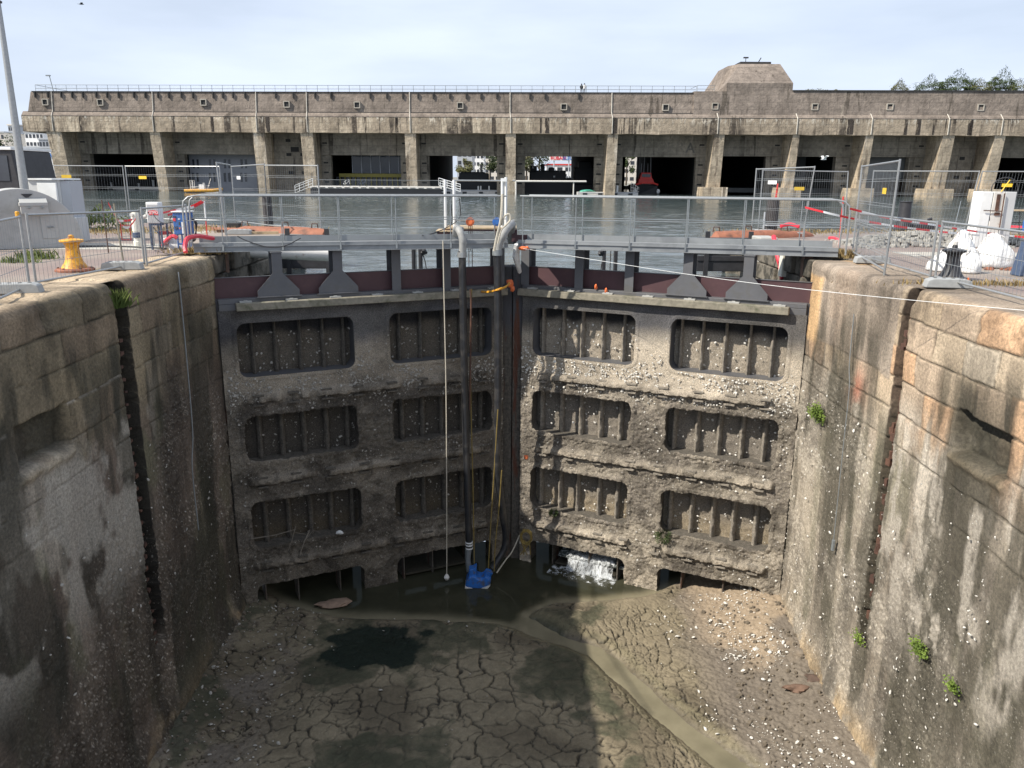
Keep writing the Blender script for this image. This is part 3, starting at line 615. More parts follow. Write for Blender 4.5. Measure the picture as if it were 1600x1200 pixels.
# ================================================================== LOCK GATE
LEN = math.hypot(6.5, 3.1)
def leaf_frame(sg):
    t = Vector((-sg*6.5, 3.1, 0))/LEN; n = Vector((-sg*3.1, -6.5, 0))/LEN    # n faces the camera side
    return Vector((sg*6.5, 17.4, 0)), t, n
def sdrr(s, z, r, rad):          # signed distance to a rounded rectangle (s0,s1,z0,z1)
    cx, cz = (r[0]+r[1])/2, (r[2]+r[3])/2; qx = np.abs(s-cx)-(r[1]-r[0])/2+rad; qz = np.abs(z-cz)-(r[3]-r[2])/2+rad
    return np.hypot(np.maximum(qx, 0), np.maximum(qz, 0))+np.minimum(np.maximum(qx, qz), 0)-rad
ROWS = [(-2.74, -1.5), (-4.78, -3.66), (-6.94, -5.78), (-9.3, -7.93)]
BAYS = [(.38, 3.02), (3.9, 6.6)]
DEP = .5
def scatter_shells(name, pts, nrm, sizes, mat, parent=None, seed=1):
    q = np.random.default_rng(seed); n = len(pts); K = 7
    nrm = nrm/np.linalg.norm(nrm, axis=1)[:, None]; nrm = nrm+q.normal(0, .45, (n, 3)); nrm /= np.linalg.norm(nrm, axis=1)[:, None]
    a = np.cross(nrm, q.normal(0, 1, (n, 3))); a /= np.linalg.norm(a, axis=1)[:, None]; b_ = np.cross(nrm, a)
    V = np.zeros((n, K*2+1, 3)); el = q.uniform(.5, .9, n)[:, None]
    for k in range(K):
        g = 2*math.pi*k/K; rr_ = q.uniform(.8, 1.15, n)[:, None]*sizes[:, None]
        V[:, k] = pts+(a*math.cos(g)+b_*math.sin(g)*el)*rr_-nrm*sizes[:, None]*.15
        V[:, K+k] = pts+(a*math.cos(g)+b_*math.sin(g)*el)*rr_*.62+nrm*sizes[:, None]*.22
    V[:, 2*K] = pts+nrm*sizes[:, None]*.3
    F = []
    for k in range(K): F.append((k, (k+1) % K, K+(k+1) % K, K+k))
    T = [(K+k, K+(k+1) % K, 2*K) for k in range(K)]
    off = (np.arange(n)*(2*K+1))[:, None, None]
    f4 = (np.array(F)[None]+off).reshape(-1, 4); f3 = (np.array(T)[None]+off).reshape(-1, 3)
    me = bpy.data.meshes.new(name); me.from_pydata(V.reshape(-1, 3).tolist(), [], f4.tolist()+f3.tolist()); me.update(); me.materials.append(mat)
    o = bpy.data.objects.new(name, me); C.objects.link(o)
    if parent: wp(o, parent)
    return o
def plate_pad(b, c, t, n, w=.26): pass

def gate(sg):
    O, T, Nn = leaf_frame(sg); Ov, Tv, Nv = [np.array(q) for q in (O, T, Nn)]; seed = 300 if sg < 0 else 400
    def W(s, z, n=0.0): return O+T*s+Nn*n+Vector((0, 0, z))
    root = thing('lock_gate', 'shaded leaf of the steel mitre gate in shadow, crusted with barnacles' if sg < 0 else 'sunlit leaf of the steel mitre gate in full sun, crusted with barnacles', 'lock gate', tuple(O))
    def P(b, nm, mat, **k): o = b.build(nm, mat, **k); wp(o, root); return o
    def lbox(b, s0, s1, z0, z1, n0, n1, mi=0):
        vs = [W(s, z, n) for z in (z0, z1) for s, n in ((s0, n0), (s1, n0), (s1, n1), (s0, n1))]
        if sg < 0: fs = [(3, 2, 1, 0), (4, 5, 6, 7), (0, 1, 5, 4), (1, 2, 6, 5), (2, 3, 7, 6), (3, 0, 4, 7)]
        else: fs = [(0, 1, 2, 3), (7, 6, 5, 4), (4, 5, 1, 0), (5, 6, 2, 1), (6, 7, 3, 2), (7, 4, 0, 3)]
        b.add(vs, fs, mi)
    # ---- pierced face plate
    hs = .023; ss = np.arange(0.02, 6.93, hs); zs = np.arange(-1.2, -9.25, -hs); S, Z = np.meshgrid(ss, zs, indexing='ij')
    cz = smooth(-1.75, -2.35, Z+.35*(fbm(S*1.2, Z*1.2, seed)-.5))          # crust onset
    deep = smooth(-2.95, -3.45, Z+.2*(fbm(S*1.5, Z*1.5, seed+1)-.5))
    sd = np.full(S.shape, 9.)
    for bi, (s0, s1) in enumerate(BAYS):
        for ri, (z0, z1) in enumerate(ROWS):
            rag = [0.0, .05, .05, .03][ri]
            r = sdrr(S, Z, (s0, s1, z0, z1), .2)+rag*(fbm(S*3.5, Z*3.5, seed+3, 4)-.42)*2+rag*.5*(vn(S*14, Z*14, seed+4)-.5)
            sd = np.minimum(sd, r)
    gy, gx = np.gradient(sd, hs, -hs)[1], np.gradient(sd, hs, -hs)[0]
    gl = gx**2+gy**2+1e-6; nr = np.abs(sd) < hs*.75
    S2 = S-np.where(nr, sd*gx/gl, 0); Z2 = Z-np.where(nr, sd*gy/gl, 0)
    mask = sd > -hs*.76
    f1, idn = worley(S*15, Z*15, seed+6); f2, id2 = worley(S*27, Z*27, seed+7)
    d = cz*(.012+.02*fbm(S*4, Z*4, seed+8))+deep*(.035*(1-f1)*smooth(.1, .7, idn)+.022*(1-f2)+.06*(fbm(S*4, Z*4, seed+9, 5)-.42))
    for ri, (z0, z1) in enumerate(ROWS[:3]):                                   # raised flange round each opening
        for (s0, s1) in BAYS:
            r = sdrr(S, Z, (s0, s1, z0, z1), .2); d = d+.02*smooth(-.02, 0, r)*(1-smooth(.09, .1, r))*(1-.0*deep)
    rz = {0: -3.28, 1: -5.27, 2: -7.42}
    ridge = 0*S
    for k, zc in rz.items():
        zc_ = zc+.05*(fbm(S*1.2, Z*0, seed+20+k, 4)-.5)+.03*(vn(S*9, Z*0, seed+24+k)-.5)
        up = Z-zc_; pr = smooth(-.075, -.05, up)*(1-smooth(.03, .17, up))
        gap = smooth(.26, .36, fbm(S*1.6, Z*0+k, seed+28, 4)); ends = smooth(.35, .45, S)*(1-smooth(6.4, 6.5, S))
        ridge = np.maximum(ridge, pr*gap*ends)
    d = d+.12*ridge*(.7+.5*fbm(S*6, Z*6, seed+30))
    d = d-.03*smooth(-7.9, -8.3, Z)
    X3 = Ov[None, None]+Tv*S2[..., None]+Nv*d[..., None]; X3[..., 2] += Z2
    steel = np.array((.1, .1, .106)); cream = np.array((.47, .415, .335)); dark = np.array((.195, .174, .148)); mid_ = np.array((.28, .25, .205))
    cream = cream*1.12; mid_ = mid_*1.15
    if sg < 0: cream, dark, mid_ = cream*.62, dark*.66, mid_*.64  # left leaf crust darkened: its shade is put into the vertex colours
    col = mixc(np.broadcast_to(steel, S.shape+(3,)), (.135, .13, .12), smooth(.4, .6, fbm(S*.9, Z*2, seed+40))*.6)
    col = mixc(col, cream, cz*smooth(.2, .45, fbm(S*2, Z*2, seed+41)+cz*.3)); col = mixc(col, dark, deep*.92)
    col = mixc(col, mid_, deep*smooth(.5, .62, fbm(S*.9, Z*.9, seed+42)+.15*smooth(-6.8, -7.6, Z)))
    col = mixc(col, cream*.9, np.clip(ridge, 0, 1)*.7)
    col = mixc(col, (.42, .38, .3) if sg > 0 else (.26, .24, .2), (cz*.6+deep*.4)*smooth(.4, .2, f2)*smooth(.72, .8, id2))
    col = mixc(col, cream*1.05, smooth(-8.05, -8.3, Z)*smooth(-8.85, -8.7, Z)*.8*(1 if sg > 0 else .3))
    col = mixc(col, (.03, .028, .024), smooth(-8.66, -8.74, Z)*.8)
    gcon = .75+.5*smooth(.35, .65, fbm(S*.9, Z*1.3, seed+60, 6))+.5*(fbm(S*6, Z*6, seed+61, 5)-.5); col = col*gcon[..., None]
    col = mixc(col, (.06, .052, .043), deep*smooth(.55, .63, fbm(S*4, Z*4, seed+62, 5))*.5)
    col = np.concatenate([np.clip(col, .008, 1), np.clip(cz, 0, 1)[..., None]], -1)
    flip = sg > 0
    PP = X3 if flip else X3[::-1]; cc = col if flip else col[::-1]; mm = mask if flip else mask[::-1]
    f = grid(PP, 'face_plate', M['crust' if sg > 0 else 'crust_shade'], col=cc, mask=mm); wp(f, root)
    # ---- reveal of every opening
    b = MB(); lip = MB()
    for bi, (s0, s1) in enumerate(BAYS):
        for ri, (z0, z1) in enumerate(ROWS):
            loop = []; rad = .2
            for cx, cz_, a0 in ((s1-rad, z1-rad, 0), (s0+rad, z1-rad, 90), (s0+rad, z0+rad, 180), (s1-rad, z0+rad, 270)):
                for k in range(7): a = math.radians(a0+k*15); loop.append((cx+rad*math.cos(a), cz_+rad*math.sin(a)))
            off = .004 if ri == 0 else .035
            c0, c1 = (s0+s1)/2, (z0+z1)/2
            lp = [(c0+(s-c0)*(1+off), c1+(z-c1)*(1+off*2)) for s, z in loop]; n = len(lp)
            vs = [W(s, z, .004) for s, z in lp]+[W(s, z, -DEP) for s, z in lp]
            fs = [(i, (i+1) % n, (i+1) % n+n, i+n) for i in range(n)]
            if sg > 0: fs = [q[::-1] for q in fs]
            b.add(vs, fs, 0 if ri == 0 else 1)
    P(b, 'web_plate', [M['steel'], M['rib']])
    # ---- crusted skin plate behind, with stiffening ribs
    zk = np.arange(-1.1, -7.75, -.045); sk = np.arange(.05, 6.93, .045); S, Z = np.meshgrid(sk, zk, indexing='ij')
    cz = smooth(-1.72, -1.95, Z+.16*(vn(S*3, Z*0, seed+50)-.5)); f1, idn = worley(S*9, Z*9, seed+51)
    d = -DEP+.04+cz*(.05*(1-f1)*idn+.06*(fbm(S*4, Z*4, seed+52)-.4))
    X3 = Ov+Tv*S[..., None]+Nv*d[..., None]; X3[..., 2] += Z
    k_ = 1.35 if sg > 0 else .5  # sunlit skin painted lighter, shaded skin darker
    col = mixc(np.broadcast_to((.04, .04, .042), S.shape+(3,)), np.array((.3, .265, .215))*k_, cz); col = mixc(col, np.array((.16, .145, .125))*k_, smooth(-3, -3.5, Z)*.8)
    col = mixc(col, np.array((.3, .24, .15))*k_, smooth(-6.3, -6.8, Z)*.5)
    col = np.concatenate([col, cz[..., None]], -1)
    PP = X3 if flip else X3[::-1]; cc = col if flip else col[::-1]
    f = grid(PP, 'skin_plate', M['crust' if sg > 0 else 'crust_shade'], col=cc); wp(f, root)
    rnd = random.Random(seed)
    for bi, (s0, s1) in enumerate(BAYS):
        for ri, (z0, z1) in enumerate(ROWS[:3]):
            for k in range(5):
                s = s0+.36+k*(s1-s0-.5)/4+rnd.uniform(-.03, .03)
                b = MB(); nz_ = 22; K = 8; vs = []
                top = z1+.12
                for i in range(nz_+1):
                    z = top+(z0-.1-top)*i/nz_
                    cr = 0 if z > -1.85 else 1
                    for a in range(K):
                        g = 2*math.pi*a/K; rx_ = .034+cr*.028*rnd.random()+(.02*cr if ri else .008*cr); ry_ = .11+cr*.03*rnd.random()
                        vs.append(W(s+rx_*math.cos(g), z, -DEP+.12+ry_*math.sin(g)))
                fs = [(i*K+a, i*K+(a+1) % K, (i+1)*K+(a+1) % K, (i+1)*K+a) for i in range(nz_) for a in range(K)]
                if sg > 0: fs = [q[::-1] for q in fs]
                b.add(vs, fs); P(b, 'rib', M['rib_sunlit' if sg > 0 else 'rib'], sm=True, ang=60)
    # ---- bottom sluice bays: dark box, fins, slanting shelf
    b = MB()
    for bi, (s0, s1) in enumerate(BAYS):
        lbox(b, s0-.05, s1+.05, -9.3, -7.8, -1.5, -1.45)
    P(b, 'sluice_back', M['blackp'])
    for bi, (s0, s1) in enumerate(BAYS):
        for k, fr in enumerate((.08, .38, .78)):
            b = MB(); s = s0+(s1-s0)*fr; lbox(b, s-.015, s+.015, -9.2, -7.85, -.6, -.05+(-.05*k)); P(b, 'sluice_fin', M['mitre'])
        b = MB(); sA = s0+(s1-s0)*.1; sB = s0+(s1-s0)*.74; zf = -8.66 if (bi == 0) else -8.5
        lbox(b, sA, sB, zf-.05, zf, -1.3, -.1); P(b, 'sluice_shelf', M['mudd'])
        b = MB(); lbox(b, s0, s1, -8.15, -7.8, -.95, -.9); P(b, 'sluice_panel', M['black'])
    # ---- top of the leaf
    b = MB(); lbox(b, .05, 6.93, -1.06, -.95, -DEP-.15, .0); lbox(b, .05, 6.93, -1.22, -1.063, -.05, -.003); P(b, 'top_girder', M['steel'], bev=.01)
    b = MB(); lbox(b, .4, 6.98, -1.2, -1.03, .005, .2); P(b, 'fender_timber', M['timber'], bev=.015)
    for k in range(7):
        b = MB(); s = .62+k*1.0; lbox(b, s-.13, s+.13, -1.029, -1.0, .0, .1); lbox(b, s-.04, s+.04, -1.0, -.985, .02, .07); P(b, 'cleat', M['concrete'])
    for s0, s1 in ((-.1, 1.14), (1.5, 2.58), (2.86, 4.0), (4.24, 5.3), (5.52, 6.82)):
        b = MB(); lbox(b, s0-.1, s1+.1, -.95, -.5, -.22, -.2); lbox(b, s0-.1, s1+.1, -.5, -.485, -.24, -.18, 1); P(b, 'flashboard', [M['maroon'], M['steel']])
    for k, s in enumerate((6.86, 5.4, 4.12, 2.72, 1.36)):
        b = MB(); gus = k >= 3; w_ = .11
        lbox(b, s-w_, s+w_, -.95 if not gus else -.42, .03, -.02, .0)
        lbox(b, s-w_, s+w_, -.95, .03, -.42, -.4); lbox(b, s-.012, s+.012, -.95, .03, -.4, -.02); lbox(b, s-w_*1.1, s+w_*1.1, .03, .05, -.44, .02)
        o = P(b, 'walkway_post', M['steel'])
        if gus:
            b = MB(); poly = [(-w_, -.419), (w_, -.419), (.46, -.8), (.46, -.95), (-.46, -.95), (-.46, -.8)]
            if sg > 0: poly = poly[::-1]
            b.prism([W(s+a, z, 0) for a, z in poly], Nn*-.02); P(b, 'gusset', M['steel'])
            b = MB(); lbox(b, s-.5, s+.5, -.949, -.93, .0, .05); P(b, 'gusset_foot', M['steel'])
    # mitre post
    b = MB()
    if sg < 0: b.bb((-.34, 20.5, -9.2), (-.012, 20.95, -.5))
    else: b.bb((.012, 20.46, -9.2), (.34, 20.95, -.5)); b.bb((-.03, 20.9, -9.2), (.03, 21.0, -.5))
    P(b, 'mitre_post', M['mitre'])
    b = MB(); lbox(b, -.12, .06, -9.2, -.95, -.6, -.06); P(b, 'heel_post', M['mitre'])
    # ---- shells
    q = np.random.default_rng(seed); n = 3600; s = q.uniform(.1, 6.9, n); z = np.where(q.random(n) < .55, -q.gamma(3, .45, n)-1.9, q.uniform(-8.6, -1.9, n)); z = np.clip(z, -8.7, -1.8)
    near = q.random(n) < .3; z = np.where(near, -3.15+q.normal(0, .25, n), z)
    ok = q.random(n) < smooth(.42, .62, fbm(s*1.6, z*1.6, seed+65, 4))+.12
    for (s0, s1) in BAYS:
        for (z0, z1) in ROWS: ok &= ~((s > s0-.03) & (s < s1+.03) & (z > z0-.03) & (z < z1+.03))
    s, z = s[ok], z[ok]; pts = Ov+Tv*s[:, None]+Nv*q.uniform(.03, .1, len(s))[:, None]; pts[:, 2] = z
    o = scatter_shells('oyster_shells', pts, np.tile(Nv, (len(s), 1)), q.uniform(.012, .045, len(s))*q.uniform(.5, 1, len(s)), M['shell'] if sg > 0 else M['shell_shade'], root, seed); tag(o, kind='stuff')
    n = 420; s = q.uniform(.4, 6.6, n); r_ = q.integers(0, 3, n); z = np.array([q.uniform(max(ROWS[k][0], -9), min(ROWS[k][1], -1.8)) for k in r_])
    pts = Ov+Tv*s[:, None]-Nv*(DEP-.1); pts = pts+Nv*q.uniform(0, .04, n)[:, None]; pts[:, 2] = z
    o = scatter_shells('bay_shells', pts, np.tile(Nv, (n, 1)), q.uniform(.014, .04, n), M['shell'] if sg > 0 else M['shell_shade'], root, seed+1); tag(o, kind='stuff')
    # ---- ledge stumps along each ridge
    for zc in rz.values():
        for k in range(8):
            b = MB(); s = .7+k*.8+rnd.uniform(-.06, .06)
            for dz in (.1, -.12): lbox(b, s-.11-rnd.random()*.03, s+.11+rnd.random()*.03, zc+dz-.02, zc+dz+.015, .02, .13+rnd.random()*.04)
            lbox(b, s-.02, s+.02, zc-.1, zc+.1, .04, .1)
            P(b, 'ledge_bracket', M['rib_sunlit' if sg > 0 else 'rib'])
    # ---- walkway carried on the posts: straight deck, girder, both railings
    y_at = lambda x: 19.45-(abs(x)*1.95/7.9)
    xa, xb = (-7.0, -.12) if sg < 0 else (.12, 7.12)
    ca, cb = Vector((xa, y_at(xa), 0)), Vector((xb, y_at(xb), 0)); D = (cb-ca); Lw = D.length; D.normalize(); Bk = Vector((-D.y, D.x, 0))
    def Q(u, k, z): return ca+D*u+Bk*k+Vector((0, 0, z))
    def qbox(b, u0, u1, k0, k1, z0, z1, mi=0):
        b.add([Q(u, k, z) for z in (z0, z1) for u, k in ((u0, k0), (u1, k0), (u1, k1), (u0, k1))], [(3, 2, 1, 0), (4, 5, 6, 7), (0, 1, 5, 4), (1, 2, 6, 5), (2, 3, 7, 6), (3, 0, 4, 7)], mi)
    dk = MB(); qbox(dk, 0, Lw, .02, .98, .17, .195); o = P(dk, 'walkway_deck', M['steel_l'])
    gb = MB(); qbox(gb, 0, Lw, 0, .018, .055, .25); qbox(gb, 0, Lw, -.045, -.001, .055, .07); qbox(gb, 0, Lw, -.03, -.001, .17, .185)
    for k in range(5): qbox(gb, .4+k*1.6, .9+k*1.6, -.006, -.001, .075, .165) if k % 2 else None
    P(gb, 'walkway_girder', M['steel_l'])
    gb = MB(); qbox(gb, 0, Lw, .985, 1.0, .055, .33); P(gb, 'walkway_girder', M['steel_l'])
    for k0, off in ((-.03, 0), (.96, .0)):
        rl = MB(); zt = 1.27; end = .28
        if sg < 0: path = [Q(-.15, k0, .1), Q(-.15, k0, zt-end), Q(-.12, k0, zt-.12), Q(-.02, k0, zt-.03), Q(.14, k0, zt), Q(Lw-.05, k0, zt)]
        else: path = [Q(.05, k0, zt), Q(Lw-.14, k0, zt), Q(Lw+.02, k0, zt-.03), Q(Lw+.12, k0, zt-.12), Q(Lw+.15, k0, zt-end), Q(Lw+.15, k0, .1)]
        rl.tube(path, .021, 8); r_ = P(rl, 'handrail', M['galv'], sm=True, ang=60)
        mr = MB(); mr.tube([Q(-.15 if sg < 0 else .05, k0, .74), Q(Lw+(-.05 if sg < 0 else .15), k0, .74)], .010, 6); P(mr, 'knee_rail', M['galv_d'])
        for k in range(6):
            u = (Lw-.12-k*1.27) if sg < 0 else (.12+k*1.27)
            if u < .1 or u > Lw: continue
            pb = MB(); pb.tube([Q(u, k0, .1), Q(u, k0, zt-.01)], .0115, 6); pb.box(tuple(Q(u, k0, .14)), (.04, .025, .12)); P(pb, 'rail_post', M['galv_d'])
    return root
M['mitre'] = None
def mitre_mat():
    m, t, b = nodes('mitre post steel with rust'); v = mapping(t); vs = mapping(t, (1, 1, .15))
    z = N(t, 'SeparateXYZ'); g = N(t, 'NewGeometry'); t.links.new(g.outputs['Position'], z.inputs[0])
    mr = N(t, 'MapRange'); mr.inputs[1].default_value = -2.4; mr.inputs[2].default_value = -1.9; t.links.new(z.outputs[2], mr.inputs[0])
    c = mix(t, mr.outputs[0], ramp(t, noise(t, v, 12, 8, .7), .3, .75, (.03, .028, .024), (.16, .14, .115)), (.06, .06, .065))
    c = mix(t, ramp(t, noise(t, vs, 4, 6, .6), .55, .62), c, (.09, .035, .02))
    t.links.new(c, b.inputs['Base Color']); b.inputs['Roughness'].default_value = .85; bump(t, b, noise(t, v, 25, 8, .7), .7, .04); return m
M['mitre'] = mitre_mat()
M['shell_shade'] = pm('shade-toned oyster shell', (.36, .34, .3), .7, 0, .35, 20, .3, 60)  # darker shell copy for the left side, shade painted into its colour
GL = gate(-1); GR = gate(1)

# ================================================================== FAR SIDE OF THE BASIN
def bx(u, v=210, dy=0): return onb(u, v, dy).x
def fy(x, dy=0): return 135-.045*x+dy
def fbox(b, x0, x1, d0, d1, z0, z1, mi=0):      # box that follows the facade line
    b.add([(x, fy(x, d), z) for z in (z0, z1) for x, d in ((x0, d0), (x1, d0), (x1, d1), (x0, d1))], [(3, 2, 1, 0), (4, 5, 6, 7), (0, 1, 5, 4), (1, 2, 6, 5), (2, 3, 7, 6), (3, 0, 4, 7)], mi)
XL, XR = bx(37), 118.0
BK = thing('submarine_pen', 'long stained concrete bunker across the basin with open bays and a roof tower', 'bunker', (0, 135, -1))
def BP(b, nm, mat, parent=BK, **k):
    o = b.build(nm, mat, **k)
    if parent is BK: wp(o, BK)
    else: o.parent = parent
    return o
# overhang with slightly ragged lower edge
b = MB(); n = 90; prof = lambda x, k: (8.52+.035*math.sin(k*1.7)+.04*math.sin(k*4.1))
for i in range(n):
    x0 = XL+(XR-XL)*i/n; x1 = XL+(XR-XL)*(i+1)/n
    fr = [(0, prof(x0, i), 0, prof(x1, i+1)), (0, 11.0, 0, 11.0), (.7, 11.75, .7, 11.75)]
    for qi, ((d0, z0, e0, w0), (d1, z1, e1, w1)) in enumerate(zip(fr[:-1], fr[1:])):
        b.quad((x0, fy(x0, d0), z0), (x1, fy(x1, e0), w0), (x1, fy(x1, e1), w1), (x0, fy(x0, d1), z1), qi)
    b.quad((x0, fy(x0, 0), prof(x0, i)), (x0, fy(x0, 8), 8.6), (x1, fy(x1, 8), 8.6), (x1, fy(x1, 0), prof(x1, i+1)))
b.quad((XL, fy(XL, 0), 8.5), (XL, fy(XL, 0), 11), (XL, fy(XL, 80), 11), (XL, fy(XL, 80), 8.5))
b.quad((XL, fy(XL, 0), 11), (XL, fy(XL, .7), 11.75), (XL, fy(XL, 80), 11.75), (XL, fy(XL, 80), 11))
BP(b, 'overhang', [M['b_low'], M['b_up']])
b = MB(); fbox(b, XL+.1, XR, -.03, .3, 10.97, 11.04); fbox(b, XL+.9, XR, .6, .9, 11.68, 11.78); BP(b, 'ledge_joint', M['b_dark'])
for k, u in enumerate((125, 330, 415, 620, 618, 852, 845, 961, 1328, 1326, 1415, 1433, 1460, 1517, 1514)):
    x = bx(u, 190)+.15*(k % 3); b = MB(); b.box((x, fy(x, -.015), 9.75), (.28+.2*(k % 3), .02, 2.3), rz=-.045); BP(b, 'tar_streak', M['tar'])
b = MB(); xt = bx(1090, 150)
def slab(b, x0, x1, d, z0, z1, lean=.35, back=84):
    b.add([(x0, fy(x0, d), z0), (x1, fy(x1, d), z0), (x1, fy(x1, back), z0), (x0, fy(x0, back), z0), (x0+(.7 if x0 == XL+.8 else 0), fy(x0, d+lean), z1), (x1, fy(x1, d+lean), z1), (x1, fy(x1, back), z1), (x0+(.7 if x0 == XL+.8 else 0), fy(x0, back), z1)],
          [(3, 2, 1, 0), (4, 5, 6, 7), (0, 1, 5, 4), (1, 2, 6, 5), (2, 3, 7, 6), (3, 0, 4, 7)])
slab(b, XL+.8, xt, .75, 11.6, 14.85)
slab(b, xt-.4, XR, .55, 11.62, 15.1, .3)
BP(b, 'parapet', M['b_up'])
b = MB()
fbox(b, XL+1.7, xt-.3, .95, 84, 14.86, 14.93); fbox(b, bx(1241, 150), XR, .7, 3, 15.11, 15.32); BP(b, 'roof_edge', M['b_low'] if 0 else M['b_dark'])
# dark drainage slots under the roof edge
for k, u in enumerate([50, 70, 91, 108, 125, 146, 163, 181, 205, 223, 243, 260, 280, 298, 330, 345, 361, 380, 428, 456, 490, 515, 577, 603, 628, 652, 676, 702, 728, 751, 776, 852, 828, 905]):
    x = bx(u, 150); b = MB(); fbox(b, x-.09, x+.09, .72, 1.3, 13.9, 14.8); BP(b, 'drain_slot', M['b_dark'])
# white down pipes and framed vents
for u in (77, 235, 397.5, 477, 639, 797, 957, 1123, 1247.5, 1365, 1486, 1570):
    x = bx(u, 160); b = MB(); b.tube([(x, fy(x, 1.0), 14.9), (x, fy(x, .68), 11.85), (x+.1, fy(x, -.1), 11.0), (x+.1, fy(x, -.1), 8.6)], .075, 6); BP(b, 'down_pipe', M['pipec'])
for u, v in ((71, 159.5), (157, 160), (318, 160), (448, 163), (558, 164), (719, 165), (881, 167), (1040, 168), (1117, 166), (1273, 167), (1390, 167), (1532, 168)):
    p = onb(u, v, .7); x, z = p.x, p.z; b = MB()
    for s in (-.45, .45): fbox(b, x+s-.07, x+s+.07, .5, 1.2, z-.5, z+.5); fbox(b, x-.38, x+.38, .5, 1.2, z+s-.07, z+s+.07)
    f = BP(b, 'vent_frame', M['ventc']); b = MB(); fbox(b, x-.38, x+.38, .66, 1.2, z-.38, z+.38); o = BP(b, 'vent_opening', M['b_dark'], parent=f)
# tower block on the roof
b = MB()
def tp(u, v, d): p = onb(u, v, d); return Vector((p.x, p.y, p.z))
xa, xb_ = bx(1136, 130, .9), bx(1239.5, 130, .9); xc = bx(1112, 140, 9)
z1 = 16.35; lower = [(xa, fy(xa, .9)), (xb_, fy(xb_, .9)), (xb_, fy(xb_, 20)), (xc, fy(xc, 20)), (xc, fy(xc, 7))]
xt0, xt1 = bx(1147, 101, 6), bx(1216, 101, 6)
upper = [(xt0+.6, fy(xt0, 5.0)), (xt1, fy(xt1, 5)), (xt1, fy(xt1, 14)), (xt0-.6, fy(xt0, 14)), (xt0-.6, fy(xt0, 7.5))]
m_ = 5; vs = [(x, y, 15.0) for x, y in lower]+[(x, y, z1) for x, y in lower]+[(x, y, 19.7) for x, y in upper]
vs[5+4] = (xc+.2, lower[4][1], 15.3); vs[5+3] = (xc+.2, lower[3][1], 15.3)
fs = [(i+q*5, (i+1) % 5+q*5, (i+1) % 5+5+q*5, i+5+q*5) for q in (0, 1) for i in range(5)]+[tuple(range(10, 15))]
b.add(vs, fs); BP(b, 'roof_tower', M['b_up'])
ct = Vector(((xt0+xt1)/2, fy((xt0+xt1)/2, 8), 19.95)); b = MB(); b.box(tuple(ct), (5, 3.5, .5)); b.tube([ct+Vector((-1.2, 0, .2)), ct+Vector((-1.2, 0, 1.1))], .06, 5)
b.box(tuple(ct+Vector((-1.2, 0, 1.1))), (.8, .3, .2)); b.tube([ct+Vector((.8, 0, .2)), ct+Vector((1.3, 0, 1.1))], .08, 5); BP(b, 'roof_mast', M['b_dark'])
# buttresses with their footings, facade wall panels and beams between them
PU = [(72, 95), (233, 249), (394, 412), (469, 488), (632, 649), (790, 806), (950, 966), (1117, 1133), (1240, 1250.5), (1354.5, 1366.5), (1475, 1493.5), (1557, 1573)]
PX = [(bx(a, 209), bx(c, 209)) for a, c in PU]; PX += [(PX[-1][1]+11.5, PX[-1][1]+13.3), (PX[-1][1]+24, PX[-1][1]+26)]
REC = 5.2
for k, (x0, x1) in enumerate(PX):
    b = MB(); e = .0
    v = []
    for z, d in ((-2, 1.7), (8.62, .15)):
        w0 = .35 if z < 0 and k >= 7 else 0
        v += [(x0-w0, fy(x0, d), z), (x1+w0*.3, fy(x1, d), z), (x1, fy(x1, REC+.2), z), (x0, fy(x0, REC+.2), z)]
    b.add(v, [(3, 2, 1, 0), (4, 5, 6, 7), (0, 1, 5, 4), (1, 2, 6, 5), (2, 3, 7, 6), (3, 0, 4, 7)]); o = BP(b, 'buttress', M['b_pil'])
    if k >= 7: b = MB(); fbox(b, x0-1.3, x1+1.1, .3, 4.5, -2, .35); BP(b, 'footing', M['b_pil'])
for i in range(len(PX)-1):
    x0, x1 = PX[i][1], PX[i+1][0]
    zt = 5.15 if i < 7 else 5.35
    solid = i in (2, 10)
    b = MB()
    if solid: fbox(b, x0-.3, x1+.3, REC, REC+1.5, -2, 8.7); o = BP(b, 'wall_panel', M['b_beam'])
    else:
        fbox(b, x0-.3, x1+.3, REC, REC+1.5, zt, 8.7); BP(b, 'cross_beam', M['b_beam'])
        b = MB(); jw = 1.6 if i < 7 else 1.1
        fbox(b, x0-.3, x0+jw, REC+.35, REC+1.6, -2, zt); BP(b, 'door_jamb', M['b_beam'])
        b = MB(); fbox(b, x1-(1.5 if i < 7 else 2.3), x1+.3, REC+.35, REC+1.6, -2, zt); BP(b, 'door_jamb', M['b_beam'])
        for s, xx in ((0, x0+.75), (1, x1-.75)):
            for z in (7.1, 3.9, 2.3, .7):
                b = MB(); dd = REC if z > zt else REC+.35; fbox(b, xx-.4, xx+.4, dd-.02, dd+.3, z-.13, z+.13); BP(b, 'rung_slot', M['b_dark'])
    if solid:
        for q, (fx, z) in enumerate(((.42, 7.5), (.82, 7.5), (.42, 5.2), (.82, 5.2), (.6, 6.2), (.45, 2.2), (.84, 2.2)) if i == 2 else ((.25, 5.2), (.68, 5.2), (.6, 2.2), (.9, 2.1))):
            b = MB(); x = x0+(x1-x0)*fx; w_ = .42 if not (q == 4 and i == 2) else .7; fbox(b, x-w_, x+w_, REC-.03, REC+.3, z-.25-(.3 if q == 4 else 0), z+.25); BP(b, 'wall_vent', M['b_dark'])
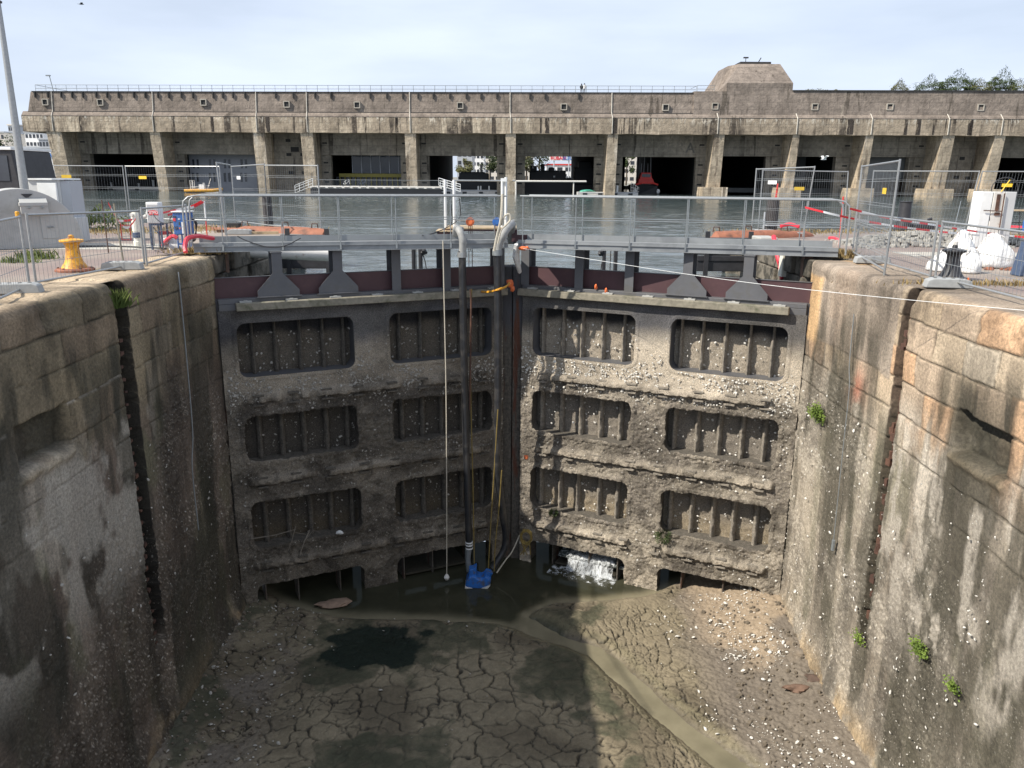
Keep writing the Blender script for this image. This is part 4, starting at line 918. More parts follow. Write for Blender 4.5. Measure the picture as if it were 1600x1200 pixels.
# side walls and ceiling of the pens
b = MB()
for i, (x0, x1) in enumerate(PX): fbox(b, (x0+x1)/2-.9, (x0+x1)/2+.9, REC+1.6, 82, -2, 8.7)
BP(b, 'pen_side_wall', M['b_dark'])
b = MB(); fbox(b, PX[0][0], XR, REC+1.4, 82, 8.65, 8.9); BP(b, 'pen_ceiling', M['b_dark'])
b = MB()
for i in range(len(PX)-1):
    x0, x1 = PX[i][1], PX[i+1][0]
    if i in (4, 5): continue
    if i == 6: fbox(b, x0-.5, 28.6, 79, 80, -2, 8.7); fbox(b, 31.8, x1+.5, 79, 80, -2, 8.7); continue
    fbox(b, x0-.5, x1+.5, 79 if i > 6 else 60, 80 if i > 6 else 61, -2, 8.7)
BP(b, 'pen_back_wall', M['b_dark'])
# bay with a grey house front and windows
x0, x1 = PX[1][1], PX[2][0]
b = MB(); fbox(b, x0+1.2, x1-.5, REC+3.2, REC+3.6, -2, 5.4); BP(b, 'house_front', M['greywall'])
for u in (305, 331, 354, 380):
    for v0, v1 in ((249, 263), (270, 284)):
        for du in (-4.6, 2.2):
            p, q = onb(u+du, v0, REC+3.2), onb(u+du+4.2, v1, REC+3.2); b = MB(); fbox(b, p.x, q.x, REC+3.1, REC+3.3, q.z, p.z); BP(b, 'window', M['window'])
# glass hall
x0, x1 = PX[3][1], PX[4][0]
b = MB(); fbox(b, x0+4.6, x1-.6, REC+4.0, REC+4.1, 2.2, 5.3); BP(b, 'glass_front', M['glass2'] if 'glass2' in M else M['glass'])
for k in range(7):
    x = x0+4.6+k*(x1-x0-5.3)/6; b = MB(); fbox(b, x-.06, x+.06, REC+3.85, REC+4.0, 2.2, 5.2); BP(b, 'glazing_bar', M['greyb'])
b = MB(); fbox(b, x0+2.2, x1-.6, REC+3.7, REC+4.3, 1.55, 2.15); BP(b, 'yellow_fascia', M['olive'])
b = MB(); fbox(b, x0+1.5, x1-.6, REC+4.5, REC+4.6, -1, 1.6); BP(b, 'hall_window', M['window'])
for k in range(14):
    x = x0+2.2+k*(x1-x0-3)/13; b = MB(); fbox(b, x-.09, x+.09, REC+4.2, REC+4.45, -1, 1.55); BP(b, 'hall_post', M['olive'])
# grey panel and rusty sheeting in the right bays
x0, x1 = PX[9][1], PX[10][0]
b = MB(); fbox(b, x0+1, x1-1.8, REC+2, REC+2.3, 1.9, 5.5); BP(b, 'steel_panel', M['greyd'] if 'greyd' in M else M['b_beam'])
b = MB(); fbox(b, x0+.8, x1-1.8, REC+3, REC+3.3, -2, 1.4); BP(b, 'rusty_sheeting', M['rustsheet'])
x0, x1 = PX[8][1], PX[9][0]
b = MB(); fbox(b, x0+.2, x0+6.2, REC+9, REC+9.3, 1.2, 5.5); BP(b, 'steel_panel', M['greyd'])
for (i, u) in ((7, 1180), (8, 1300), (11, 1590)):
    x0, x1 = PX[i][1], PX[i+1][0]; b = MB(); fbox(b, x0+.3, x1-.3, REC+6, REC+10, -.6, .15); BP(b, 'pen_quay', M['greyd'])
# faded capital letters on one beam
for ch, u, v in (('D', 1035, 231), ('E', 1047, 231), ('R', 1063, 231), ('A', 1078.5, 232)):
    p = onb(u, v, REC); wp(text_mesh('faded_letter', ch, 2.3, face_cam(p.x, p.y-.03, p.z, -.045), M['faded'] if ch == 'A' else M['faded2']), BK)
# roof railings
def railing(nm, xA, xB, d, z, step, label, back=None):
    r = thing(nm, label, 'railing', (xA, fy(xA, d), z)); b = MB()
    n = int((xB-xA)/step)
    for h in (.55, 1.1): b.tube([(xA, fy(xA, d), z+h), (xB, fy(xB, d), z+h)], .035, 4)
    if back: b.tube([(xA, fy(xA, d), z+1.1), (xA, fy(xA, d)+back, z+1.1)], .035, 4)
    o = b.build('rail', M['galv_d']); wp(o, r)
    for k in range(n+1):
        x = xA+(xB-xA)*k/n; b = MB(); b.tube([(x, fy(x, d), z), (x, fy(x, d), z+1.1)], .035, 4); wp(b.build('rail_post', M['galv_d']), r)
    b = MB()
    for k in range(int((xB-xA)/.22)):
        x = xA+.22*k; b.tube([(x, fy(x, d), z), (x, fy(x, d), z+1.08)], .006, 3, caps=False)
    wp(b.build('infill_mesh', M['wire']), r)
railing('roof_railing', bx(55, 135, 2), bx(1088, 140, 2), 2.0, 14.9, 1.75, 'long thin grey railing along the bunker roof, left of the roof tower', 12)
railing('roof_railing', bx(1090, 135, 3), bx(1116, 140, 3), 3.0, 15.1, 1.4, 'short grey railing at the foot of the roof tower', 5)
b = MB(); p = onb(77, 118, 3); b.tube([(p.x+.4, p.y, 14.8), (p.x, p.y, p.z)], .07, 6); b.box((p.x-.2, p.y, p.z), (.7, .3, .18)); tag(b.build('roof_lamp', M['galv_d']), 'thin lamp post standing on the bunker roof above its left end', 'lamp post')

# small figures and birds on the roof
def person(loc, h, top, legs, label, face=0, lean=0, sit=False):
    r = thing('person', label, 'person', loc, face); s = h/1.75
    P_ = {'pel': (0, 0, .95), 'ch': (0, .02, 1.25), 'nk': (0, 0, 1.48), 'hd': (0, -.01, 1.62), 'tp': (0, 0, 1.73)}
    for q, sx in (('l', -1), ('r', 1)):
        P_.update({q+'h': (sx*.09, 0, .92), q+'k': (sx*.11, -.02*sx, .5), q+'f': (sx*.13, .05*sx, .06), q+'t': (sx*.14, .05*sx-.12, .03), q+'s': (sx*.18, 0, 1.42), q+'e': (sx*.25, .03, 1.14), q+'w': (sx*.25, -.08, .9)})
    E_ = [('pel', 'ch'), ('ch', 'nk'), ('nk', 'hd'), ('hd', 'tp')]+[e for q in 'lr' for e in (('pel', q+'h'), (q+'h', q+'k'), (q+'k', q+'f'), (q+'f', q+'t'), ('nk', q+'s'), (q+'s', q+'e'), (q+'e', q+'w'))]
    rad = dict(pel=.15, ch=.16, nk=.075, hd=.105, tp=.07, h=.1, k=.065, f=.045, t=.035, s=.07, e=.045, w=.035)
    ks = list(P_); me = bpy.data.meshes.new('body'); me.from_pydata([tuple(c*s for c in P_[k]) for k in ks], [(ks.index(a), ks.index(c)) for a, c in E_], [])
    o = bpy.data.objects.new('body', me); C.objects.link(o); o.parent = r; o.modifiers.new('skin', 'SKIN'); me.skin_vertices.new() if not me.skin_vertices else None
    for i, k in enumerate(ks):
        q = rad.get(k, rad.get(k[1:], .06))*s; me.skin_vertices[0].data[i].radius = (q, q*.8)
    me.skin_vertices[0].data[0].use_root = True; o.modifiers.new('sub', 'SUBSURF').render_levels = 1; me.materials.append(legs)
    b = MB(); b.lathe([(.17*s, .88*s), (.19*s, 1.05*s), (.2*s, 1.3*s), (.2*s, 1.42*s), (.09*s, 1.5*s)], n=10); b.tube([(-.2*s, 0, 1.42*s), (-.27*s, .03, 1.12*s)], .065*s, 7); b.tube([(.2*s, 0, 1.42*s), (.27*s, .03, 1.12*s)], .065*s, 7); b.build('jacket', top, r, sm=True)
    b = MB(); b.blob((0, .015, 1.67*s), (.1*s, .11*s, .09*s)); b.build('hair', M['black'], r, sm=True)
    return r
M['skin'] = pm('dark trousers', (.06, .055, .06), .8)
pp = onb(908.5, 141, 4); person((pp.x, pp.y, 14.86), 1.7, M['black'], M['skin'], 'person in dark clothing standing at the roof railing, left of the pair', .4)
pp = onb(913, 141, 4); person((pp.x, pp.y, 14.86), 1.75, M['whitewall'], M['skin'], 'person in a white top standing at the roof railing, right of the pair', -.5)
def bird(nm, loc, rz, span, mb_, mw, label, flap=.3):
    r = thing(nm, label, 'bird', loc, rz); k = span
    b = MB(); b.lathe([(.01, -.5), (.06, -.35), (.1, -.1), (.09, .15), (.05, .3), (.045, .4), (.01, .48)], n=10)
    for i, v in enumerate(b.v): b.v[i] = (v[2]*k*.5, v[0]*k*.5, v[1]*k*.5)
    b.add([(-.25*k, -.02*k, 0), (-.36*k, -.07*k, 0), (-.36*k, .07*k, 0), (-.25*k, .02*k, 0)], [(0, 1, 2, 3)]); b.build('body', mb_, r, sm=True)
    for s in (-1, 1):
        b = MB(); b.prism([(.12*k, s*.03*k, 0), (.16*k, s*.25*k, flap*.28*k), (.02*k, s*.5*k, flap*.2*k), (-.04*k, s*.26*k, flap*.26*k), (-.1*k, s*.03*k, 0)], (0, 0, .012*k)); b.build('wing', mw, r)
    return r
bird('gull', tuple(ony(127, 6.5, 60)), .4, .75, M['black'], M['black'], 'dark bird gliding in the sky high above the left end of the bunker')
bird('gull', tuple(ony(1287, 249, 100)), .3, 1.7, M['white'], M['white'], 'white gull flying in front of the right-hand bays of the bunker', .9)

# ---- foliage
def foliage(b, c, r, n, leaf, seed, flat=.5, nc=14, cr_=(.25, .5)):
    q = random.Random(seed); c = Vector(c)
    cl = [(c+Vector((q.uniform(-1, 1)*r[0]*.75, q.uniform(-1, 1)*r[1]*.75, q.uniform(-.7, .8)*r[2])), q.uniform(*cr_)) for _ in range(nc)]
    for i in range(n):
        p0, rr_ = cl[i % len(cl)]; d = Vector((q.gauss(0, 1), q.gauss(0, 1), q.gauss(0, 1))).normalized()*(q.random()**.4)
        p = p0+Vector((d.x*r[0], d.y*r[1], d.z*r[2]))*rr_
        a = Vector((q.gauss(0, 1), q.gauss(0, 1), q.gauss(0, flat))).normalized()*leaf*q.uniform(.6, 1.3); e = a.orthogonal().normalized()*leaf*q.uniform(.3, .6)
        b.quad(p-a, p+e, p+a, p-e)
def tree(loc, h, cr, label, mat, cat='tree', n=1500, leaf=.5, seed=1, group=None, th=.35, nm='tree', flat=.6):
    r = thing(nm, label, cat, loc, 0, group); q = random.Random(seed); b = MB()
    b.tube([(0, 0, 0), (.1, 0, h*.3), (0, .1, h*.6), (.1, 0, h*.8)], [h*.03, h*.024, h*.016, h*.005], 7)
    for k in range(7):
        g = k*2.4; z = h*(th+.05*k); b.tube([(0, 0, z), (math.cos(g)*cr[0]*.4, math.sin(g)*cr[1]*.4, z+h*.14), (math.cos(g)*cr[0]*.75, math.sin(g)*cr[1]*.75, z+h*.22)], [h*.012, h*.008, h*.003], 5)
    b.build('trunk', M['trunk'], r); b = MB(); foliage(b, (0, 0, h-cr[2]), cr, n, leaf, seed, flat); b.build('crown', mat, r); return r
def shrub(loc, r_, label, mat, n, leaf, seed, group=None, wisp=8, nm='shrub'):
    r = thing(nm, label, 'shrub', loc, 0, group); q = random.Random(seed); b = MB()
    for k in range(wisp):
        x, y = q.uniform(-r_[0], r_[0])*.8, q.uniform(-r_[1], r_[1])*.6; hh = r_[2]*q.uniform(.8, 1.9)*(1.15-abs(x)/r_[0])
        b.tube([(x*.7, y*.7, 0), (x, y, hh*.6), (x+q.uniform(-.2, .2), y, hh)], [.05*leaf, .04*leaf, .02*leaf], 4)
    b.build('stem', M['trunk'], r)
    b = MB(); foliage(b, (0, 0, r_[2]*.55), (r_[0], r_[1], r_[2]*.6), n, leaf, seed, .5, 46, (.12, .34))
    for k in range(wisp*(26 if leaf > .15 else 70)):
        x = q.uniform(-r_[0], r_[0])*.85; hh = r_[2]*q.uniform(.5, 1.7)*(1.15-abs(x)/r_[0]); p = Vector((x+q.gauss(0, .05), q.uniform(-.3, .3)*r_[1], hh)); a = Vector((q.gauss(0, .4), q.gauss(0, .4), 1)).normalized()*leaf; e = Vector((leaf*.35, 0, 0)); b.quad(p-a, p+e, p+a, p-e)
    b.build('foliage', mat, r); return r
for i, (u, w_, h, n, lf, lab) in enumerate((
        (1405, 1.6, 1.4, 260, .1, 'sparse wispy weed on the bunker roof, leftmost of the growth there'),
        (1452, 2.6, 1.9, 1300, .11, 'low olive bush on the bunker roof beside the tallest bush'),
        (1495, 3.6, 2.4, 3600, .12, 'largest bushy green growth on the bunker roof'),
        (1530, 2.6, 1.5, 1000, .11, 'small thin bush in the dip between two tall roof bushes'),
        (1565, 2.6, 2.6, 2800, .12, 'tall dark green bush on the bunker roof near the right edge'),
        (1592, 2.4, 1.5, 900, .11, 'low brownish bush on the bunker roof at the right edge'))):
    p = onb(u, 143, 3.5); shrub((p.x, p.y, 15.1), (w_, 1.6, h*.85), lab, M['leafo'] if i in (0, 3, 5) else M['leaf'], n, lf, 40+i, 'bushes growing on the bunker roof', 10)
for i, (u, w_) in enumerate(((1278, 2.3), (1306, 1.1))):
    p = onb(u, 143, 2); b = MB(); foliage(b, (p.x, p.y, 15.25), (w_, .8, .4), 400, .12, 60+i); tag(b.build('moss_patch', M['leafo']), ('wide' if i == 0 else 'small')+' green mossy patch on the roof just right of the roof tower', 'moss')

# ---- town seen past and through the bunker
def building(nm, u0, u1, v0, v1, y, dep, mat, label, wins=None, roof=None, zbase=-.3, cat='building'):
    a, c = ony(u0, v0, y), ony(u1, v1, y); r = thing(nm, label, cat, ((a.x+c.x)/2, y, zbase))
    b = MB(); b.bb((a.x, y, zbase), (c.x, y+dep, a.z)); wp(b.build('wall', mat), r)
    b = MB(); b.bb((a.x-.3, y-.3, a.z), (c.x+.3, y+dep, a.z+.5)); wp(b.build('roof', roof or mat), r)
    if wins:
        nx, nz_ = wins; W_ = c.x-a.x; Hh = a.z-zbase
        for i in range(nx):
            for j in range(nz_):
                b = MB(); x = a.x+W_*(i+.5)/nx; z = zbase+Hh*(j+.55)/nz_; b.bb((x-W_/nx*.32, y-.08, z-Hh/nz_*.22), (x+W_/nx*.32, y+.1, z+Hh/nz_*.22)); wp(b.build('window', M['window']), r)
    return r
building('cinema_hall', -60, 112, 231, 292, 225, 40, M['whitewall'], 'large white windowless hall with blue lettering, left of the bunker', roof=M['greyb'])
p = ony(58, 241, 224.8); b = MB()
for k in range(20):
    a0 = .7+k*.27; a1 = a0+.27; b.prism([(p.x-1.0+1.3*math.cos(a0), p.y, p.z+1.3*math.sin(a0)), (p.x-1.0+1.3*math.cos(a1), p.y, p.z+1.3*math.sin(a1)), (p.x-1.0+.75*math.cos(a1), p.y, p.z+.75*math.sin(a1)), (p.x-1.0+.75*math.cos(a0), p.y, p.z+.75*math.sin(a0))], (0, .1, 0))
hall = bpy.data.objects['cinema_hall']; wp(b.build('sign_letter', M['signblue']), hall)
o = text_mesh('sign_lettering', 'inéville', 2.3, face_cam(p.x+.6, p.y, p.z-.1), M['signblue'], th=.05, align='LEFT'); wp(o, hall)
building('apartment_block', -30, 18, 207, 292, 330, 20, M['cream'], 'cream block with grey top floor behind the lamp post', (6, 5), M['greyb'])
building('apartment_block', 12, 40, 196, 292, 360, 20, M['greyb'], 'tall grey block rising behind the white hall at the far left', (4, 7), M['cream'])
building('office_block', 38, 78, 207, 292, 320, 25, M['whitewall'], 'pale office block under the left end of the bunker roof', (5, 6), M['greyb'])
building('office_block', 60, 100, 218, 292, 300, 12, M['greyb'], 'grey office block with rows of windows next to the first buttress', (6, 4), M['greyb'])
building('town_house', 714, 738, 236, 292, 300, 20, M['greyb'], 'grey house with window rows seen at the left of the open bay', (3, 4), M['cream'])
building('town_house', 738, 756, 228, 292, 330, 20, M['whitewall'], 'bright white block in the middle of the open bay', (3, 5), M['whitewall'])
building('town_house', 756, 790, 240, 292, 360, 20, M['cream'], 'cream house behind the trees in the open bay', (4, 4), M['greyb'])
building('shop_building', 812, 833, 228, 292, 300, 20, M['cream'], 'cream shop behind yellow foliage in the second open bay', (3, 4), M['cream'])
building('shop_building', 856, 930, 258, 292, 310, 20, M['whitewall'], 'low white shop under the red and blue sign board', (6, 2), M['redp'])
building('shop_building', 965, 1010, 236, 292, 330, 20, M['cream'], 'pale building seen through the slit at the back of the dark bay', (5, 4), M['cream'])
sg_ = thing('sign_board', 'white shopping centre sign board with RUBAN in red and BLEU in blue', 'sign', tuple(ony(878, 262, 290)))
a, c = ony(857, 243.5, 290), ony(898, 251, 290); b = MB(); b.bb((a.x, 290, c.z), (c.x, 290.5, a.z)); wp(b.build('board', M['whitewall']), sg_)
b = MB(); b.tube([(a.x+2, 290.4, c.z), (a.x+2, 290.4, 0)], .2, 6); b.tube([(c.x-2, 290.4, c.z), (c.x-2, 290.4, 0)], .2, 6); wp(b.build('sign_leg', M['greyb']), sg_)
pm_ = ony(867, 247.3, 289.9); wp(text_mesh('sign_lettering', 'RUBAN', 1.6, face_cam(ony(872, 247, 1).x*289.9, 289.9, pm_.z), M['signred'], th=.03), sg_)
wp(text_mesh('sign_lettering', 'BLEU', 1.6, face_cam(ony(887, 247, 1).x*289.9, 289.9, pm_.z), M['signblue'], th=.03), sg_)
bs = thing('parked_bus', 'red and white bus parked beyond the second open bay', 'bus', tuple(ony(870, 275, 270)))
a, c = ony(853, 262, 268), ony(886, 272, 268); b = MB(); b.bb((a.x, 268, -.0), (c.x, 270.5, 1.6)); wp(b.build('body', M['redp'], bev=.1), bs)
b = MB(); b.bb((a.x, 268.05, 1.6), (c.x, 270.4, 3.2)); wp(b.build('cabin', M['whitewall'], bev=.1), bs)
for k in range(5): b = MB(); x = a.x+(c.x-a.x)*(k+.5)/5; b.bb((x-.55, 267.97, 1.9), (x+.55, 268.1, 2.8)); wp(b.build('window', M['window']), bs)
for x in (a.x+1.2, c.x-1.2): b = MB(); b.tube([(x, 267.95, .15), (x, 268.3, .15)], .5, 12); wp(b.build('wheel', M['black']), bs)
for i, (u, v, y, hh, cw, lab, mt) in enumerate((
        (8, 272, 280, 14.5, 4.2, 'green tree between the lamp post and the cream block at far left', 'leaf'), (32, 288, 180, 5.5, 4.2, 'umbrella shaped dark pine in front of the white hall', 'leafd'), (50, 288, 183, 5.4, 3.6, 'second dark pine with a flat crown under the blue lettering', 'leafd'),
        (726, 292, 240, 7.2, 2.6, 'yellowish bushy tree at the left of the open bay', 'leafo'), (765, 292, 245, 9.5, 3.5, 'green tree in the right half of the open bay', 'leaf'), (783, 292, 250, 11, 3.0, 'taller green tree next to the right-hand pillar of the open bay', 'leafo'),
        (822, 292, 240, 10, 2.6, 'yellow-green tree at the left of the second open bay', 'leafo'), (842, 292, 235, 11, 4.2, 'dark green tree filling the middle of the second open bay', 'leafd'), (978, 292, 240, 9, 2.6, 'leafy tree seen through the slit in the dark bay', 'leaf'))):
    p = ony(u, 292, y); tree((p.x, y, -.3), hh, (cw, cw, hh*.32 if mt != 'leafd' or i > 4 else hh*.27), lab, M[mt], n=900, leaf=.33 if i else .4, seed=80+i, group='trees in the town')
for i, (u, hh) in enumerate(((57, 9), (752, 8), (766.5, 6), (778, 7.5), (831, 8.5))):
    p = ony(u, 280, 222); b = MB(); b.tube([(p.x, 222, -.3), (p.x, 222, hh*.6)], .32 if i in (1, 4) else .15, 8); b.box((p.x, 222, hh*.6), (.9, .5, .2))
    tag(b.build('mast', M['dirtywhite']), ['thin white flagpole in front of the white hall', 'white mast post at the left of the open bay', 'short white post beyond the black boat', 'white post beside the green tree in the open bay', 'thick white post in the second open bay'][i], 'post')
for i, (u, lab) in enumerate(((66, 'dark car parked by the white hall, left of the two'), (84, 'silver car parked by the white hall, next to the buttress'), (893, 'white van parked behind the black ship'))):
    p = onz(u, 276 if i < 2 else 276, 0); y = 215 if i < 2 else 222; x = ony(u, 276, y).x; r = thing('parked_car', lab, 'car' if i < 2 else 'van', (x, y, -.3)); mt = [M['black'], M['greyb'], M['whitewall']][i]; k = 1 if i < 2 else 1.4
    b = MB(); b.prism([(-2.1, 0, .3), (2.1, 0, .3), (2.1, 0, .85*k), (1.2, 0, .95*k), (.7, 0, 1.45*k), (-1.3 if i < 2 else -2, 0, 1.45*k), (-2.0, 0, .95*k)], (0, 1.8, 0)); b.build('body', mt, r, bev=.06)
    b = MB(); b.prism([(.95, -.02, .98*k), (.6, -.02, 1.35*k), (-1.2, -.02, 1.35*k), (-1.6, -.02, .98*k)], (0, .05, 0)); b.build('window', M['window'], r)
    for x in (-1.3, 1.3): b = MB(); b.tube([(x, -.03, .33), (x, .2, .33)], .33, 12); b.build('wheel', M['black'], r)

# ---- pontoons and boats
def pontoon(u0, u1, v, label, zt=-.45, wid=2.4, mat='dirtywhite', h=.75, nb=6, y=None):
    pa, pb_ = onz(u0, v, -1.0), onz(u1, v, -1.0); y = y or (pa.y+pb_.y)/2; xa, xb = ony(u0, v, y).x, ony(u1, v, y).x
    r = thing('pontoon', label, 'pontoon', ((xa+xb)/2, y, -1)); b = MB(); b.bb((xa, y, -1.2), (xb, y+wid, zt)); wp(b.build('deck', M[mat], bev=.05), r)
    b = MB(); b.bb((xa, y-.05, zt-.16), (xb, y-.001, zt-.04)); wp(b.build('edge_strip', M['greyb']), r)
    for k in range(nb):
        x = xa+(xb-xa)*(k+.5)/nb; b = MB(); b.bb((x-.35, y-.12, -1.15), (x+.35, y-.051, -.75)); wp(b.build('fender_pad', M['black']), r)
    return r, xa, xb, y
r, xa, xb, y = pontoon(112, 482, 297, 'long pale pontoon in front of the left bays with white bollards', nb=9)
for i, u in enumerate((121, 126, 172, 215, 238, 269, 388)):
    x = ony(u, 290, y).x; b = MB(); hh = (1.3, .6, .7, .6, 1.2, .6, .8)[i]; b.lathe([(.18, -.45), (.18, -.45+hh*.85), (.26, -.45+hh*.86), (.22, -.45+hh), (.02, -.45+hh)], (x, y+.5, 0), 10); wp(b.build('pontoon_bollard', M['white'], sm=True), r)
x = ony(437, 286, y).x; b = MB(); b.bb((x-.75, y+.5, -.45), (x+.75, y+1.3, 1.2)); tag(b.build('service_cabinet', M['white'], bev=.05), 'white service cabinet standing on the long pontoon', 'cabinet')
r2, xa2, xb2, y2 = pontoon(688, 815, 302, 'grey pontoon in front of the central pillar', nb=5)
for u in (747, 751, 764):
    x = ony(u, 297, y2).x; b = MB(); b.lathe([(.12, -.45), (.12, .15), (.16, .16), (.02, .25)], (x, y2+.6, 0), 8); wp(b.build('pontoon_bollard', M['white'], sm=True), r2)
for u, lab in ((793, 'white cabinet standing on the pontoon left of the central pillar'), (806, 'grey cabinet standing on the pontoon right of the central pillar')):
    x = ony(u, 296, y2).x; b = MB(); b.bb((x-.75, y2+.5, -.44), (x+.6, y2+1.3, 1.25)); tag(b.build('service_cabinet', M['cabinet' if u < 800 else 'greyb'], bev=.04), lab, 'cabinet')
r3, xa3, xb3, y3 = pontoon(902, 997, 304, 'low grey pontoon carrying a green tarpaulin', nb=4, zt=-.6)
a = ony(906, 296, y3).x; c = ony(931, 296, y3).x; b = MB(); b.blob(((a+c)/2, y3+1.2, -.5), ((c-a)/2, .9, .3), 3, 14, 8, .15); tag(b.build('tarpaulin', M['green'], sm=True), 'green tarpaulin cover lying on the low grey pontoon', 'tarpaulin')
x = ony(965, 296, y3).x; b = MB(); b.lathe([(.2, -.6), (.2, .45), (.02, .5)], (x, y3+.7, 0), 10); wp(b.build('pontoon_bollard', M['white']), r3)
gw = thing('gangway', 'small steel gangway frame at the right end of the low pontoon', 'gangway', (0, y3, 0)); b = MB(); a = ony(987, 300, y3).x; c = ony(997, 300, y3).x
for z0, z1 in ((-.5, -.5), (.1, -.1), (.9, .1)): b.tube([(a, y3+1, z0+.1), (c+.3, y3+1, z1)], .05, 5)
for k in range(4): x = a+(c-a)*k/3; b.tube([(x, y3+1, -.5), (x, y3+1, .95-.25*k)], .05, 5)
wp(b.build('frame', M['dirtywhite']), gw)
# yellow rigid boat
pa, pc = ony(292, 297, 128), ony(346, 297, 128); rb = thing('inflatable_boat', 'yellow inflatable work boat moored at the long pontoon', 'boat', ((pa.x+pc.x)/2, 128, -1)); Lb = (pc.x-pa.x)
b = MB(); b.tube([(-Lb/2, .9, .35), (Lb*.3, .9, .38), (Lb*.45, .4, .5), (Lb*.5, 0, .6), (Lb*.45, -.4, .5), (Lb*.3, -.9, .38), (-Lb/2, -.9, .35)], .25, 10); b.build('tube', M['yellow'], rb, sm=True)
b = MB(); b.prism([(-Lb/2, -.8, -.2), (Lb*.42, 0-.3, -.1), (Lb*.45, -.2, .3), (-Lb/2, -.8, .3)], (0, 1.5, 0)); b.build('hull', M['greyb'], rb)
b = MB(); b.box((-Lb*.05, 0, .85), (.8, .6, .9)); b.box((-Lb*.05+.3, 0, 1.4), (.1, .6, .3)); b.build('console', M['white'], rb); b = MB(); b.box((-Lb*.48, 0, .8), (.4, .5, .8)); b.build('outboard_motor', M['black'], rb)
b = MB()
for x in (-Lb*.35, -Lb*.3): b.tube([(x, -.5, .3), (x, -.5, 1.9), (x, .5, 1.9), (x, .5, .3)], .05, 5)
b.tube([(Lb*.1, 0, .6), (Lb*.22, 0, 2.2)], .05, 5); b.tube([(-Lb*.05, .3, .6), (-Lb*.4, .3, .9), (Lb*.15, .3, 1.1)], .04, 5); b.build('roll_bar', M['dirtywhite'], rb)
# black barge with white deck and railing
yb_ = 124.0; a, c = ony(485, 300, yb_).x, ony(690, 300, yb_).x; r = thing('barge', 'long flat black barge with a pale deck edge and railing before the glass hall', 'barge', ((a+c)/2, yb_, -1))
b = MB(); b.bb((a, yb_, -1.3), (c, yb_+5, -.1)); wp(b.build('hull', M['blackp'], bev=.1), r); b = MB(); b.bb((a-.05, yb_-.05, -.098), (c+.05, yb_+5.05, .2)); wp(b.build('deck_edge', M['dirtywhite'], bev=.03), r)
for k in range(16): x = a+(c-a)*(k+.5)/16; b = MB(); b.bb((x-.4, yb_-.1, .0), (x+.4, yb_-.051, .08)); wp(b.build('scupper', M['b_dark']), r)
b = MB(); b.tube([(a, yb_+.1, 1.15), (c, yb_+.1, 1.15)], .03, 5); b.tube([(a, yb_+.1, .3), (c, yb_+.1, .3)], .02, 5)
for k in range(int((c-a)/.16)): b.tube([(a+k*.16, yb_+.1, .2), (a+k*.16, yb_+.1, 1.15)], .008, 3, caps=False)
wp(b.build('railing', M['galv']), r)
for i, u in enumerate((540, 566)):      # bicycles parked on the barge
    x = ony(u, 283, yb_).x; r = thing('bicycle', ('pale' if i == 0 else 'dark')+' bicycle leaning on the barge railing', 'bicycle', (x, yb_+.6, .2), 0, None); b = MB()
    for q in (-.5, .5): w_ = MB(); w_.tube([(q+.33*math.cos(t*.45), 0, .34+.33*math.sin(t*.45)) for t in range(15)], .02, 4); w_.build('wheel', M['black'], r)
    b.tube([(-.5, 0, .34), (-.15, 0, .85), (.4, 0, .8), (-.1, 0, .35), (-.5, 0, .34)], .025, 5); b.tube([(.5, 0, .34), (.38, 0, 1.0), (.3, 0, 1.02)], .025, 5); b.tube([(-.1, 0, .35), (-.2, 0, .95)], .025, 5); b.build('frame', M['white'] if i == 0 else M['steelblue'], r)
# gangway from barge to pontoon
r = thing('gangway', 'white sloping gangway between the barge and the central pontoon', 'gangway', (0, yb_, 0)); b = MB(); a, c = ony(685, 283, yb_), ony(719, 292, yb_)
for z in (.0, .35, .7, 1.05): b.tube([(a.x, yb_+.3, a.z-.6+z), (c.x, yb_+.3, c.z-.7+z)], .04, 5); b.tube([(a.x, yb_+1.2, a.z-.6+z), (c.x, yb_+1.2, c.z-.7+z)], .04, 5)
for k in range(6): x = a.x+(c.x-a.x)*k/5; z = a.z-.6+(c.z-.7-a.z+.6)*k/5; b.tube([(x, yb_+.3, z), (x, yb_+.3, z+1.05)], .04, 5)
wp(b.build('railing', M['white']), r); b = MB(); b.prism([(a.x, yb_+.3, a.z-.62), (c.x, yb_+.3, c.z-.72), (c.x, yb_+.3, c.z-.8), (a.x, yb_+.3, a.z-.7)], (0, .9, 0)); wp(b.build('walkway', M['galv']), r)
b = MB(); 
for v in (292, 296, 300): b.tube([tuple(ony(u, v, yb_+.2)) for u in (688, 696)], .05, 5)
b.tube([tuple(ony(688, v, yb_+.2)) for v in (284, 302)], .06, 5); wp(b.build('steps', M['white']), r)
# gangway on the other end
r = thing('gangway', 'white sloping gangway between the solid wall and the barge', 'gangway', (0, yb_, 0)); b = MB(); a, c = ony(458, 292, yb_), ony(486, 283, yb_)
for z in (0, .4, .8, 1.1): b.tube([(a.x, yb_+1, a.z-.9+z), (c.x, yb_+1, c.z-.7+z)], .035, 5)
for k in range(5): x = a.x+(c.x-a.x)*k/4; z = a.z-.9+(c.z-.7-a.z+.9)*k/4; b.tube([(x, yb_+1, z), (x, yb_+1, z+1.1)], .035, 5)
wp(b.build('railing', M['white']), r)
